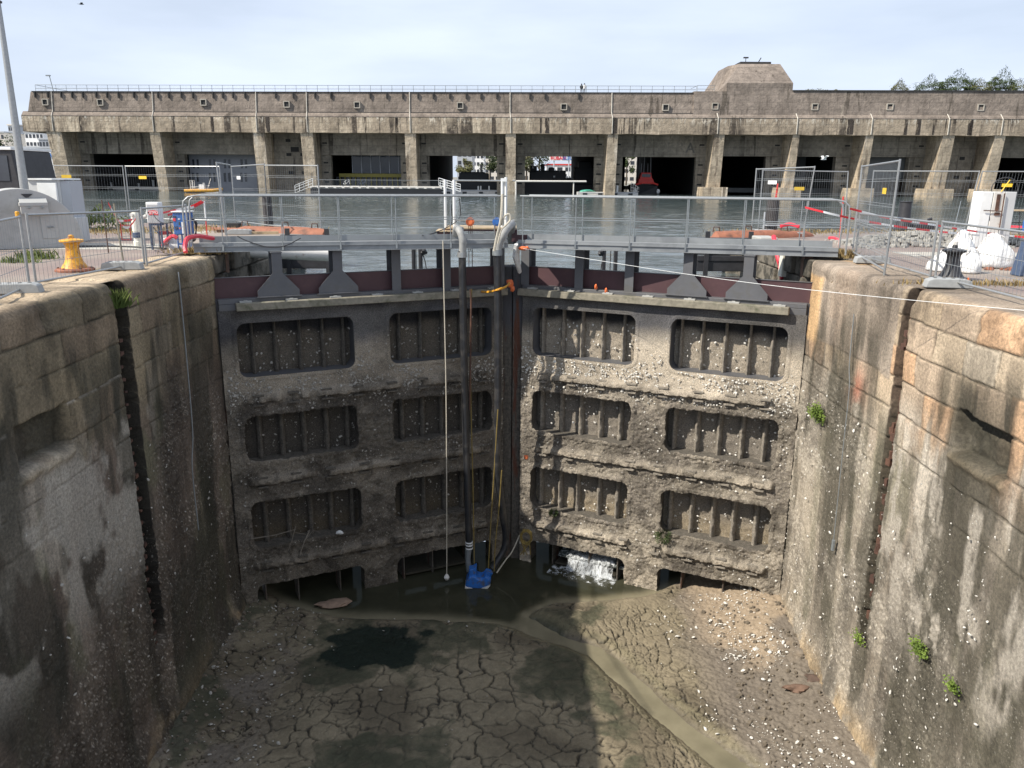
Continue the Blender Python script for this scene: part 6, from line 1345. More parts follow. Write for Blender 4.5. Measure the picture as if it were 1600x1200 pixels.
b = MB(); b.blob((-.33, -.5, .95), (.16, .2, .19), 3, 14, 9, .1); b.tube([(-.33, -.5, .02), (-.33, -.5, .85)], .09, 10); tag(b.build('dark_roller', M['black'], sm=True), 'black cast roller head before the winch housing at the left edge', 'roller').location = (cx+.1, wy_, 0)
y = 21.0; a, c = ony(43, 281, y), ony(103, 300, y); r = thing('electric_cabinet', 'white electric cabinet with a grey side behind the winch housing', 'cabinet', ((a.x+c.x)/2, y, 0))
b = MB(); b.bb((a.x, y, .25), (c.x-.12, y+.7, a.z)); wp(b.build('cabinet_body', M['cabinet'], bev=.015), r); b = MB(); q0 = ony(58, 285, y).x; b.bb((q0, y-.03, .4), (c.x-.2, y-.002, a.z-.07)); wp(b.build('cabinet_door', M['white'], bev=.008), r)
b = MB(); b.bb((a.x-.03, y-.06, a.z), (c.x+.02, y+.75, a.z+.04)); wp(b.build('cabinet_roof', M['white']), r); b = MB(); b.bb((c.x-.115, y-.0, .55), (c.x+.12, y+.6, a.z-.02)); wp(b.build('side_box', M['greyb']), r)
b = MB(); b.bb((c.x-.3, y-.1, .0), (c.x+.22, y+.5, .62)); tag(b.build('small_cabinet', M['cabinet'], bev=.01), 'low grey cabinet tucked beside the white electric cabinet', 'cabinet')
b = MB()
for k in range(3): b.tube(arc([(c.x-.5+k*.08, y-.35, .95-k*.05), (c.x-.35+k*.08, y-.4, .8-k*.06), (c.x-.3+k*.1, y-.3, .5), (c.x-.2+k*.06, y-.2, .3)], 4), .012, 5)
tag(b.build('cable_bundle', M['white']), 'white cables spilling below the electric cabinet door', 'cable')
pb = ony(39, 300, 20.6); r = thing('lamp_pole', 'tall tapering pale grey lamp pole at the left edge', 'lamp pole', (pb.x, 20.6, 0)); b = MB(); b.tube([(0, 0, 0), (0, 0, 1.4), (0, 0, 6.4), (0, 0, 12.5)], [.12, .1, .045, .035], 12); b.build('pole', M['galv'], r, sm=True); b = MB(); b.tube([(0, 0, 0), (0, 0, .5)], .17, 12); b.build('pole_base', M['galv_d'], r, sm=True); b = MB(); b.tube([(0, 0, 5.62), (0, 0, 5.66)], .085, 12); b.build('ring', M['black'], r); b = MB(); b.tube([(0, 0, 12.5), (.3, 0, 12.9), (1.1, 0, 13)], .03, 8); b.box((1.5, 0, 12.98), (.8, .25, .1)); b.build('lamp_head', M['galv_d'], r, bev=.02)
y = 24; a, c = ony(-60, 231, y), ony(26, 292, y); r = thing('crane_cab', 'black glazed machine cab with a pale roof edge at the left picture edge', 'machine', ((a.x+c.x)/2, y, 0))
b = MB(); b.prism([(a.x, y, .4), (c.x+.1, y, .4), (c.x+.1, y, 1.5), (c.x, y, a.z-.05), (a.x, y, a.z-.05)], (0, 2, 0)); wp(b.build('cab', M['black'], bev=.04), r); b = MB(); b.bb((a.x, y-.05, a.z-.05), (c.x+.02, y+2.05, a.z+.03)); wp(b.build('roof', M['white'], bev=.01), r)
b = MB(); b.bb((a.x+.2, y-.02, 1.5), (c.x-.15, y-.003, a.z-.2)); wp(b.build('window', M['window']), r)
for k in (.25, .75): b = MB(); x = a.x+(c.x-a.x)*k; b.tube([(x, y-.1, .42), (x, y+.3, .42)], .42, 16); wp(b.build('wheel', M['black']), r)

# white branded cabinet on blue legs
y = 18.9; a, c = ony(227, 316, y), ony(249.5, 349, y); r = thing('power_cabinet', 'white ribbed power cabinet on blue legs with a red ETPO banner', 'cabinet', ((a.x+c.x)/2, y, 0))
b = MB(); b.bb((a.x, y, c.z), (c.x, y+.25, a.z)); wp(b.build('box', M['white'], bev=.012), r); b = MB()
for k in range(9): x = a.x+.03+(c.x-a.x-.06)*k/8; b.bb((x-.006, y-.008, c.z+.02), (x+.006, y-.001, a.z-.05))
wp(b.build('front_ribs', M['cabinet']), r)
q0, q1 = ony(232, 329, y-.02), ony(247, 336, y-.02); mw = (q0.x+q1.x)/2; mz = (q0.z+q1.z)/2
b = MB(); b.prism([(q0.x, y-.012, q1.z), (mw, y-.012, q1.z+.012), (q1.x, y-.012, q1.z-.005), (q1.x, y-.012, q0.z-.01), (mw, y-.012, q0.z+.005), (q0.x, y-.012, q0.z-.005)], (0, -.006, 0)); wp(b.build('banner', M['signred']), r)
b = MB(); b.box((q0.x-.0, y-.016, mz), (.06, .004, .02), ry=.3); wp(b.build('banner_dash', M['black']), r)
wp(text_mesh('lettering', 'ETPO', .085, face_cam(mw+.01, y-.0195, mz), M['white'], th=.001), r)
for x in (a.x+.04, c.x-.0, a.x+.14, c.x+.06): b = MB(); yy = y+.03 if x in (a.x+.04, c.x-.0) else y+.22; b.bb((x-.018, yy, 0), (x+.018, yy+.035, c.z)); wp(b.build('leg', M['steelblue']), r)
b = MB(); b.bb((a.x+.05, y+.02, c.z-.05), (c.x, y+.25, c.z)); b.tube([(a.x+.08, y+.1, c.z-.1), (c.x-.08, y+.1, .35)], .012, 5); wp(b.build('cross_brace', M['steelblue']), r)
b = MB(); b.bb((a.x+.15, y+.35, 0), (a.x+.42, y+.6, .24)); tag(b.build('white_box', M['white'], bev=.02), 'small white box on the ground behind the power cabinet legs', 'box')
b = MB(); b.tube([(a.x+.12, y+.3, .36), (a.x+.34, y+.3, .38)], .045, 8); b.tube([(a.x+.34, y+.3, .38), (a.x+.42, y+.3, .36)], .03, 8); tag(b.build('red_coupling', M['redp'], sm=True), 'red hose coupling under the power cabinet', 'coupling')
# blue distribution board
y = 18.6; a, c = ony(268.5, 332, y), ony(291, 367, y); r = thing('distribution_board', 'blue distribution board on a blue trolley frame hung with black leads', 'distribution board', ((a.x+c.x)/2, y, 0))
b = MB(); b.bb((a.x, y, c.z), (c.x+.06, y+.35, a.z)); wp(b.build('box', M['blue'], bev=.02), r); b = MB(); b.bb((a.x-.02, y-.03, a.z), (c.x+.08, y+.38, a.z+.03)); wp(b.build('lid', M['white'], bev=.01), r)
def plate(u0, v0, u1, v1, mt, nm='label_plate'): s, t_ = ony(u0, v0, y-.01), ony(u1, v1, y-.01); b = MB(); b.bb((s.x, y-.014, t_.z), (t_.x, y-.001, s.z)); wp(b.build(nm, M[mt]), r)
plate(283, 347, 290.5, 365, 'white'); plate(270, 341, 274.5, 345.5, 'signred'); plate(270.5, 337.5, 275, 340, 'black', 'socket'); plate(278, 341.5, 281.5, 343, 'white'); plate(280, 355, 282, 358, 'orange', 'switch')
for u, v in ((273.5, 356), (276.5, 356), (280, 349)): plate(u-.8, v-2.5, u+.8, v+2.5, 'black', 'socket')
for x in (a.x+.06, c.x-.02): b = MB(); b.tube([(x, y+.05, 0), (x, y+.05, c.z)], .02, 6); b.tube([(x, y+.3, 0), (x, y+.3, c.z)], .02, 6); wp(b.build('leg', M['blue']), r)
b = MB(); b.tube([(a.x+.06, y+.05, .16), (c.x-.02, y+.05, .16)], .02, 6); b.tube([(a.x+.06, y-.05, .03), (a.x+.06, y+.45, .03)], .02, 6); b.tube([(c.x, y-.05, .03), (c.x, y+.45, .03)], .02, 6); wp(b.build('trolley_frame', M['blue']), r)
for k in range(3): b = MB(); b.tube(arc([(c.x+.08, y+.1, a.z-.1), (c.x+.2+.02*k, y+.08, a.z-.25), (c.x+.19-.03*k, y+.05, a.z-.6), (c.x+.06, y+.05, a.z-.66+.05*k)], 5), .012, 5); wp(b.build('lead', M['cable']), r)
b = MB(); b.tube(arc([(a.x+.02, y+.1, a.z-.02), (a.x-.09, y+.08, a.z-.15), (a.x-.08, y+.08, a.z-.45), (a.x+.0, y+.08, a.z-.55)], 5), .012, 5); wp(b.build('lead', M['cable']), r)
line('cable', [(a.x-.05, y+.1, .65), (a.x-.25, y+.1, .62), (a.x-.42, y+.12, .72), (a.x-.5, y+.15, .85)], .01, M['cable'], 'dark lead looping between the two electrical cabinets', 'cable')
# hydrant
x, y = gz(216, 384); r = thing('hydrant', 'cream post hydrant with a blue band and two capped outlets', 'hydrant', (x, y, 0)); b = MB(); b.lathe([(.1, .0), (.1, .1), (.085, .12), (.085, .35), (.095, .36), (.095, .7), (.08, .78), (.05, .83), (.01, .85)], n=16); b.build('barrel', M['cream_c'], r, sm=True)
b = MB(); b.lathe([(.101, .2), (.101, .32), (.09, .33)], n=16); b.build('blue_band', M['steelblue'], r); b = MB(); b.tube([(-.04, -.05, .74), (-.02, -.16, .76)], .04, 8); b.tube([(.1, 0, .66), (.26, .05, .72)], .045, 8); b.build('outlet', M['dirtywhite'], r, sm=True)
b = MB(); b.tube([(.32, .1, 0), (.32, .1, .75)], .055, 10); b.tube([(.32, .1, .75), (.3, 0, .8)], .05, 8); tag(b.build('standpipe', M['concrete'], sm=True), 'grey standpipe just right of the cream hydrant', 'pipe').location = (x, y, 0)
# stakes and barrier tape
def tape(nm, pts_, label, wd=.05, seg=.42, seed=1):
    pts_ = arc(pts_, 10); b = MB(); acc = 0
    for p, q in zip(pts_[:-1], pts_[1:]):
        l = (q-p).length; acc += l; mi = int(acc/seg) % 2; tw = .35*math.sin(acc*3+seed)
        w_ = Vector((0, math.sin(tw), math.cos(tw)))*wd*.5; k = len(b.v); b.add([p-w_, q-w_, q+w_, p+w_, p-w_+Vector((0, .003, 0)), q-w_+Vector((0, .003, 0)), q+w_+Vector((0, .003, 0)), p+w_+Vector((0, .003, 0))], [(0, 1, 2, 3), (7, 6, 5, 4), (0, 4, 5, 1), (3, 2, 6, 7)], mi)
    return tag(b.build(nm, [M['tape_r'], M['tape_w']]), label, 'barrier tape')
q = gz(170, 396); b = MB(); b.tube([(q[0], q[1], 0), (q[0]-.02, q[1], 1.15)], .012, 6); tag(b.build('stake', M['rust']), 'thin rusty stake behind the low fence', 'stake')
q = gz(193, 411); t_ = ony(178, 318, q[1]+.1); b = MB(); b.tube([(q[0], q[1], 0), tuple(t_)], .02, 6); tag(b.build('leaning_stake', M['timber']), 'leaning wooden stake carrying red and white tape', 'stake')
q0 = tuple(ony(169, 317, 17)); tape('barrier_tape', [q0, pt(182, 341, 18), pt(187, 345, 18.3), pt(203, 344, 18.8), pt(212, 340, 19.2)], 'red and white tape drooping from the leaning stake to the hydrant')
tape('barrier_tape', [pt(183, 341, 18), pt(190, 352, 18.3), pt(199, 356, 18.6), pt(206, 350, 18.9), pt(212, 342, 19.1)], 'lower loop of red and white tape left of the hydrant', seed=4)
tape('barrier_tape', [pt(252, 333, 19.3), pt(275, 328, 19.6), pt(300, 322, 20), pt(315, 314, 20.3)], 'red and white tape rising from the power cabinet to the white stake')
tape('barrier_tape', [pt(262, 336, 19.3), pt(280, 331, 19.6), pt(303, 323, 20), pt(319, 315, 20.3)], 'second red and white tape just under the first, above the blue board', seed=3)
q = ony(319, 314, 20.3); b = MB(); b.tube([(q.x, 20.3, .6), tuple(q)], .02, 6); b.tube([(q.x, 20.3, 0), (q.x, 20.3, .6)], .015, 6, mi=1); tag(b.build('stake', [M['white'], M['redp']]), 'white and red stake behind the left handrail end', 'stake')
q = gz(198, 376); b = MB(); z0 = .0
for k in range(2): b.tube([(q[0]-.12+.24*k, q[1], .02), (q[0]-.12+.24*k, q[1], .4)], .014, 5)
b.tube([(q[0]-.12, q[1], .4), (q[0]+.12, q[1], .4)], .014, 5); b.tube([(q[0]-.12, q[1], .02), (q[0]+.12, q[1], .02)], .014, 5); tag(b.build('red_stand', M['redp']), 'small red wire frame standing left of the hydrant', 'frame')
# red hoses on the left
line('red_hose', [(*gz(255, 386), .05), pt(262, 374, 18.3), pt(270, 369, 18.2), pt(277, 372, 18.2)], .045, M['red'], 'short red hose arching left of the blue board legs', 'hose')
line('red_hose', [pt(290, 394, 17.3), pt(289, 384, 17.4), pt(292, 374, 17.6), pt(300, 370, 17.8), pt(312, 369, 18.2), pt(333, 372.5, 18.7)], .05, M['red'], 'red corrugated hose bending over the left end of the walkway', 'hose')
b = MB(); b.blob((*gz(268, 388), .07), (.13, .1, .13), 4, 12, 8, .2); tag(b.build('sandbag', M['bagd'], sm=True), 'small pale bag on the ground before the blue board', 'bag')
# ground clutter: ballast box, planks, puddle cable, bush, grass
q = gz(364, 358); b = MB(); b.box((q[0], q[1], .1), (.5, .25, .2)); tag(b.build('brick_block', M['b_dark'], bev=.02), 'dark hollow block lying behind the left walkway', 'block')
for i, (u, v, dx) in enumerate(((368, 363, 1.1), (400, 366, 1.3))): q = gz(u, v); b = MB(); b.box((q[0], q[1], .04), (dx, .09, .08), rz=.1+.1*i); tag(b.build('plank', M['rust' if i == 0 else 'wood']), ['rusty bar lying on the ground by the dark hollow block', 'pale plank lying on the far left quay behind the walkway'][i], 'plank')
def tuft(nm, x, y, z, n, h, sp, mat, label, seed, cat='grass', kind='stuff'):
    q = random.Random(seed); b = MB()
    for i in range(n):
        px, py = x+q.gauss(0, sp[0]), y+q.gauss(0, sp[1]); hh = h*q.uniform(.4, 1.1); dx, dy = q.gauss(0, .35)*hh, q.gauss(0, .35)*hh; w_ = .008+.006*q.random()
        b.add([(px-w_, py, z), (px+w_, py, z), (px+dx*.5+w_*.6, py+dy*.5, z+hh*.65), (px+dx, py+dy, z+hh)], [(0, 1, 2, 3)])
    o = b.build(nm, mat); tag(o, label, cat); 
    if kind: o['kind'] = kind
    return o
tuft('dry_grass', *gz(312, 396), 0, 420, .16, (.28, .12), M['dry'], 'dry straw coloured grass on the left coping corner', 1)
tuft('dry_grass', *gz(1318, 402), 0, 420, .2, (.16, .14), M['dry'], 'dry grass at the handrail foot on the right coping', 2)
tuft('weed_clump', *gz(57, 404), 0, 260, .2, (.22, .1), M['grass'], 'green weeds at the foot of the winch housing', 3)
tuft('weed_clump', *gz(28, 410), 0, 160, .14, (.2, .08), M['grass'], 'smaller green weeds by the left fence mesh', 5)
tuft('dry_grass', *gz(1548, 445), 0, 520, .1, (.7, .12), M['dry'], 'dry grass in front of the white sacks', 6)
q = gz(160, 361); shrub((q[0], q[1], 0), (.9, .5, .42), 'low green bush on the far left quay edge', M['grass'], 500, .05, 7, wisp=6)
for i, (u, v, w_) in enumerate(((130, 362, 1.6), (235, 362, 2.0), (330, 358, 2.4))): tuft('dry_grass', *gz(u, v), 0, 500, .14, (w_*.5, .6), M['dry'], ['dry grass strip on the far left edge by the small cabinet', 'dry grass strip behind the hydrant', 'dry grass strip behind the blue board'][i], 20+i)
for i, (u, v, w_) in enumerate(((1240, 363, 2.4), (1440, 362, 2.6), (1560, 372, 2.0))): tuft('dry_grass', *gz(u, v), 0, 500, .13, (w_*.5, .5), M['dry'], ['dry grass on the far right quay by the fender', 'dry grass beyond the rubble heap', 'dry grass around the white blocks'][i], 30+i)
# rust red pier-nose fenders
for sg in (-1, 1):
    xa, xb_ = (-9.6, -5.75) if sg < 0 else (5.95, 8.6); y = 24.9 if sg < 0 else 24.3
    r = thing('pier_fender', 'rust red rounded steel fender on the %s pier nose' % ('left' if sg < 0 else 'right'), 'fender', ((xa+xb_)/2, y, 0))
    b = MB(); e = -sg; pts_ = [(xa, y+(.9 if sg < 0 else 0), -.1), ((xa*.6+xb_*.4), y+.2, -.1), (xb_ if sg < 0 else xb_, y+(.0 if sg < 0 else .9), -.1)]
    if sg < 0: pts_ = [(-9.8, 26.2, -.12), (-8.4, 25.5, -.1), (-7.0, 25.0, -.1), (-6.0, 24.6, -.12), (-5.6, 24.5, -.16)]
    else: pts_ = [(5.7, 24.0, -.16), (6.0, 24.0, -.1), (7.0, 24.2, -.08), (8.2, 24.6, -.08), (9.2, 25.2, -.1)]
    rs = [.2, .27, .3, .3, .16] if sg < 0 else [.16, .3, .3, .26, .2]
    b.tube(arc(pts_, 5), [rs[min(4, int(i/5))]*.999+.0*i for i in range(len(arc(pts_, 5)))], 14); wp(b.build('drum', M['rustpaint'], sm=True), r)
    for k in range(3): b = MB(); px = pts_[1+k]; b.tube([(px[0]-.1, px[1], px[2]+.27), (px[0]-.08, px[1], px[2]+.42), (px[0]+.08, px[1], px[2]+.42), (px[0]+.1, px[1], px[2]+.27)], .018, 5); wp(b.build('lifting_eye', M['rust']), r)
    b = MB(); b.tube([(pts_[0][0], pts_[0][1]-.1, -.42), (pts_[2][0], pts_[2][1]-.1, -.42), (pts_[-1][0], pts_[-1][1], -.42)], .13, 10); wp(b.build('rubber_strip', M['rubber'], sm=True), r)
# right quay: rubble, black roller, white blocks, table, hoses, sacks
qr_ = random.Random(9)
def stone(b, c, s, seed):
    q = random.Random(seed); vs = []
    for z in (-1, 1):
        for k in range(5): g = k*1.256+q.uniform(-.3, .3); rr_ = s*q.uniform(.6, 1.1)*(1 if z < 0 else .75); vs.append((c[0]+rr_*math.cos(g), c[1]+rr_*.8*math.sin(g), c[2]+z*s*q.uniform(.25, .5)))
    b.add(vs, [(4, 3, 2, 1, 0), (5, 6, 7, 8, 9)]+[(k, (k+1) % 5, (k+1) % 5+5, k+5) for k in range(5)])
b = MB()
for i in range(900):
    u = qr_.uniform(0, 1); x = 8.9+u*5.6; hz = .34*math.sin(math.pi*min(1, max(0, u*1.02)))**.6; yw = qr_.gauss(0, .5); y = 21.9+.1*u*5+yw; z = hz*math.exp(-(yw/.62)**2)*qr_.uniform(.75, 1.05)
    stone(b, (x, y, z), qr_.uniform(.045, .15), i)
o = b.build('rubble_heap', M['rubble']); tag(o, 'heap of broken grey stone slabs on the right quay', 'rubble', kind='stuff')
r = thing('roller', 'black cast roller on a low black frame behind the rubble', 'roller', (0, 0, 0)); q = gz(1410, 361); r.location = (*q, 0)
b = MB(); b.lathe([(.27, .05), (.24, .2), (.2, .5), (.19, .95), (.21, .97), (.21, 1.0), (.03, 1.0)], n=20); b.build('drum', M['black'], r, sm=True)
b = MB(); b.bb((-.35, -.3, 0), (1.15, .3, .1)); b.bb((.3, -.25, .1), (1.1, .25, .24)); b.build('frame', M['black'], r, bev=.02); b = MB(); b.tube([(.85, 0, .24), (.85, 0, .4), (.95, 0, .42)], .05, 8); b.build('lever', M['black'], r)
y = 21.3; a, c = ony(1527, 292, y), ony(1583, 367, y); x0 = ony(1524, 367, y).x
wd_ = (ony(1578, 367, y).x-x0)/3; cs_ = ['white', 'dirtywhite', 'cabinet']
for k in range(3):
    h = [1.42, 1.42, 1.42][k]; b = MB(); xx = x0+wd_*k; b.prism([(xx, y, 0), (xx+wd_*.94, y, 0), (xx+wd_*.94+.03, y, h), (xx+.0+.03, y, h)], (0, .45, 0)); tag(b.build('white_slab', M[cs_[k]], bev=.012), ['brightest white painted slab standing upright, left of three on the right quay', 'middle upright slab with rust marks on the right quay', 'right upright slab, greyer, on the right quay'][k], 'slab', group='upright white slabs')
b = MB(); b.bb((x0+wd_*1.35, y-.02, .95), (x0+wd_*1.65, y-.002, 1.36)); b.bb((x0+wd_*1.35, y-.02, .82), (x0+wd_*1.8, y-.002, .9)); tag(b.build('rust_plate', M['rust']), 'rusty plate fixed to the middle white slab', 'plate')
b = MB(); b.tube([(x0+wd_*1.9, y-.05, .45), (x0+wd_*1.9, y-.05, 1.38)], .018, 6); b.tube([(x0+.1, y-.04, .95), (x0+wd_*1.9, y-.04, .93)], .012, 6); tag(b.build('rod', M['rust']), 'thin steel rod leaning on the white slabs', 'rod')
b = MB(); pts_ = [(x0+.7+.3*math.cos(t*.3)*1.15, y+.2, 1.5+.28*math.sin(t*.3)) for t in range(-3, 12)]; b.tube(pts_, .014, 6); b.tube([pts_[-1], (x0+.42, y+.1, 1.2), (x0+.3, y+.0, .7)], .012, 5); b.tube([pts_[0], (x0+2.2, y+.2, 1.3)], .014, 5); tag(b.build('cable', M['cable']), 'black cable looped over the white slabs', 'cable')
b = MB(); b.tube([(x0+.5, y, 1.42), (x0+.68, y, 1.72)], .014, 6); tag(b.build('yellow_rod', M['yel']), 'short yellow rod sticking up behind the white slabs', 'rod')
q = gz(1587, 366); r = thing('work_table', 'folding table with a thin brown top and black legs beside the white slabs', 'table', (q[0], q[1]-.25, 0)); b = MB(); b.bb((-1.0, -.3, .76), (1.4, .3, .79)); b.build('table_top', M['wood'], r)
for x in (-.62, -.3, .2, .5): b = MB(); b.tube([(x, -.25, .76), (x+(-.12 if x in (-.62, .2) else .1), -.25, 0)], .014, 5); b.build('leg', M['black'], r)
b = MB(); b.tube([(-.7, -.25, .4), (-.2, -.25, .4)], .012, 5); b.build('cross_bar', M['black'], r)
b = MB(); q = gz(1600, 362); b.lathe([(.12, 0), (.12, .35), (.1, .4), (.03, .42)], (q[0]+.05, q[1], .0), 12); tag(b.build('blue_bucket', M['bluep'], sm=True), 'blue container under the folding table at the right edge', 'bucket')
b = MB(); b.tube([(*gz(1508, 377), .05), (*gz(1560, 379), .05), (*gz(1680, 386), .05)], .06, 8); tag(b.build('red_hose', M['red'], sm=True), 'long straight red hose lying behind the white sacks', 'hose')
line('red_hose', [(*gz(1575, 357), .05), (*gz(1600, 358), .05), (*gz(1640, 361), .05)], .06, M['red'], 'red hose lying under the folding table', 'hose')
line('red_hose', [(*gz(1218, 373), .36), (*gz(1232, 373), .42), (*gz(1247, 374), .36)], .05, M['red'], 'short red hose lying across the right end of the walkway', 'hose')
line('red_hose', [(*gz(1296, 374), .04), (*gz(1306, 376), .05), (*gz(1314, 381), .04)], .05, M['red'], 'red hose end beside the handrail foot on the right quay', 'hose')
b = MB(); q = gz(1326, 395); b.tube([(q[0], q[1]+.6, 0), (q[0]-.03, q[1]+.6, 1.3)], .02, 6); tag(b.build('red_stake', M['redp']), 'tall red stake beside the end of the right handrail', 'stake')
tape('barrier_tape', [pt(1258, 324, 17.6), pt(1290, 332, 17.6), pt(1330, 341, 17.8), pt(1390, 352, 18.2), pt(1460, 361, 19), pt(1530, 368, 20)], 'lower red and white tape drooping from the fence across the right quay', .045)
tape('barrier_tape', [pt(1328, 326, 17.6), pt(1390, 341, 18), pt(1450, 350, 19), pt(1527, 362, 20.5), pt(1610, 372, 21)], 'upper red and white tape running to the white slabs', .045, seed=5)
def sack(x, y, w_, d_, h, seed, label, lean=0, dark=False):
    q = random.Random(seed); r = thing('sack', label, 'sack', (x, y, 0), 0, 'white woven sacks on the right quay'); n = 28; rings = [(0, .9), (.04, 1.0), (.2, 1.03), (.36, .99), (.5, .9), (.62, .74), (.74, .58), (.84, .42), (.93, .32), (1.0, .26), (1.02, .06)]; ph = [q.uniform(0, 6) for _ in range(4)]; vs = []
    for t_, k in rings:
        for i in range(n):
            g = 2*math.pi*i/n; m_ = 1+.08*math.sin(3*g+ph[0]+t_*3)+.07*math.sin(5*g+ph[1]-t_*7)*(.4+t_)+.055*math.sin(9*g+ph[2]+t_*4)*(.3+t_); sq = 1/max(abs(math.cos(g))**.7+0, abs(math.sin(g))**.7, .8)
            vs.append((w_*k*m_*math.cos(g)*min(sq, 1.15)+lean*t_*h, d_*k*m_*math.sin(g), h*t_+.03*h*math.sin(2*g+ph[3])*(t_ > .1)))
    b = MB(); b.add(vs, [(i*n+k, i*n+(k+1) % n, (i+1)*n+(k+1) % n, (i+1)*n+k) for i in range(len(rings)-1) for k in range(n)]+[tuple(range(n-1, -1, -1)), tuple((len(rings)-1)*n+k for k in range(n))]); o = b.build('bag', M['bag'], r, sm=True, ang=80); o.modifiers.new('sub', 'SUBSURF').render_levels = 1
    b = MB(); 
    for s in (-1, 1): b.tube(arc([(s*w_*.75+lean*h*.75, -.02, h*.72), (s*w_*.5+lean*h, -.05, h*.92), (s*w_*.2+lean*h, 0, h*.98)], 5), .014, 5)
    b.build('lifting_loop', M['bagd'], r, sm=True); return r
x, y = gz(1470, 424); sack(x, y+.1, .2, .22, .4, 1, 'smaller white sack slumped left of the black bollard', .18)
x, y = gz(1497, 409); sack(x, y-.1, .27, .26, .66, 2, 'tall peaked white sack directly behind the black bollard', -.05)
x, y = gz(1521, 428); sack(x, y+.15, .17, .2, .46, 3, 'upright white sack just right of the black bollard', -.02)
x, y = gz(1553, 418); sack(x, y+.05, .35, .3, .66, 4, 'widest white sack, peaked, at the right of the group', -.1)
b = MB()
for i in range(40): stone(b, (x+qr_.uniform(-1.3, .7), y-.4+qr_.gauss(0, .1), .02), qr_.uniform(.02, .06), 2000+i)
tag(b.build('brick_debris', M['rustpaint']), 'scattered brick debris at the foot of the white sacks', 'debris', kind='stuff')
b = MB(); q = gz(1597, 432); b.prism([(q[0]-.06, q[1], 0), (q[0]+.16, q[1], 0), (q[0]+.2, q[1], .55), (q[0]+.06, q[1], .62)], (0, .3, 0)); tag(b.build('dark_post', M['steelblue'], bev=.02), 'dark blue post at the right picture edge', 'post')
line('cable', [(*gz(1440, 372), .02), (*gz(1500, 396), .02), (*gz(1590, 404), .02), (*gz(1680, 408), .02)], .015, M['cable'], 'black cable lying on the paving behind the white sacks', 'cable')
line('cable', [(*gz(110, 386), .02), (*gz(180, 386), .02), (*gz(250, 389), .02), (*gz(290, 391), .02)], .018, M['cable'], 'black cable lying along the pale strip on the left quay', 'cable')

# ================================================================== CHAMBER FLOOR
q = np.random.default_rng(77); n = 9000
sx = q.uniform(1.5, 6.4, n); sy = q.uniform(8.5, 18.2, n); den = smooth(.3, .65, fbm(sx*.9, sy*.9, 120, 3))*smooth(3.0, 5.0, sx)*(1-.55*smooth(6.0, 6.5, sx))+.35*np.exp(-((sx-5.2)/.6)**2-((sy-16)/1.2)**2)
k = q.random(n) < den*.9; sx, sy = sx[k], sy[k]; hh, _, _ = mud_h(sx, sy); k = hh > -8.58; sx, sy, hh = sx[k], sy[k], hh[k]
o = scatter_shells('oyster_shells', np.stack([sx, sy, hh+.03], -1), np.tile([0, 0, 1.], (len(sx), 1)), np.clip(q.gamma(1.3, .011, len(sx)), .007, .085), M['shell'], None, 5); tag(o, 'white oyster shells strewn over the sunlit right side of the mud', 'shells', kind='stuff')
n = 2600; sx = -q.uniform(.3, 6.4, n); sy = q.uniform(8.5, 17.6, n); k = q.random(n) < smooth(3.6, 5.6, -sx)*.6+.03+.35*np.exp(-((sx+.9)/.5)**2-((sy-16.7)/.25)**2)+.3*np.exp(-((sx+4.6)/.6)**2-((sy-16.5)/.6)**2)
sx, sy = sx[k], sy[k]; hh, _, _ = mud_h(sx, sy); k = hh > -8.6; sx, sy, hh = sx[k], sy[k], hh[k]
o = scatter_shells('oyster_shells', np.stack([sx, sy, hh+.03], -1), np.tile([0, 0, 1.], (len(sx), 1)), np.clip(q.gamma(2, .009, len(sx)), .008, .05), M['shell_shade'], None, 6); tag(o, 'shade-toned shells and grit along the shaded left side of the mud', 'shells', kind='stuff')
b = MB()
for i in range(700): 
    x = qr_.choice([-1, 1])*qr_.uniform(4.6, 6.45); y = qr_.uniform(9, 17.5); z = float(mud_h(np.array([x]), np.array([y]))[0][0]); stone(b, (x, y, z+.02), qr_.uniform(.02, .07), 3000+i)
tag(b.build('pebbles', M['mudstone']), 'mud coloured stones and lumps along both wall feet', 'stones', kind='stuff')
for i, (u, v, s) in enumerate(((1278, 1061, .2), (1245, 1075, .16), (520, 943, .28))):
    p = onz(u, v, -8.35 if i < 2 else -8.56); b = MB(); b.blob(tuple(p), (s*1.5, s*.7, s*.45 if i < 2 else .06), 7+i, 12, 8, .3); tag(b.build('boulder', [M['lump'], M['flat'], M['sand']][i], sm=True), ['dark brown lump lying against the right wall foot', 'flat orange brown stone beside the dark lump', 'flat pale reddish slab at the water edge under the shaded leaf'][i], 'stone')
o = scatter_shells('wall_shells', *(lambda m_: (np.stack([6.5-q.uniform(.03, .1, m_), q.uniform(9.5, 17.3, m_), -q.uniform(2.6, 8.3, m_)], -1), np.tile([-1., 0, 0], (m_, 1)), np.clip(q.gamma(2, .0075, m_), .008, .045)))(520), M['shell'], None, 8); tag(o, 'pale oyster shells clinging to the sunlit right wall', 'shells', kind='stuff')
o = scatter_shells('wall_shells', *(lambda m_: (np.stack([-6.5+q.uniform(.03, .1, m_), q.uniform(9.5, 17.3, m_)**1.0, -q.uniform(2.6, 8.3, m_)], -1), np.tile([1., 0, 0], (m_, 1)), np.clip(q.gamma(2, .008, m_), .008, .035)))(260), M['shell_shade'], None, 9); tag(o, 'shade-toned oyster shells clinging to the shaded left wall', 'shells', kind='stuff')
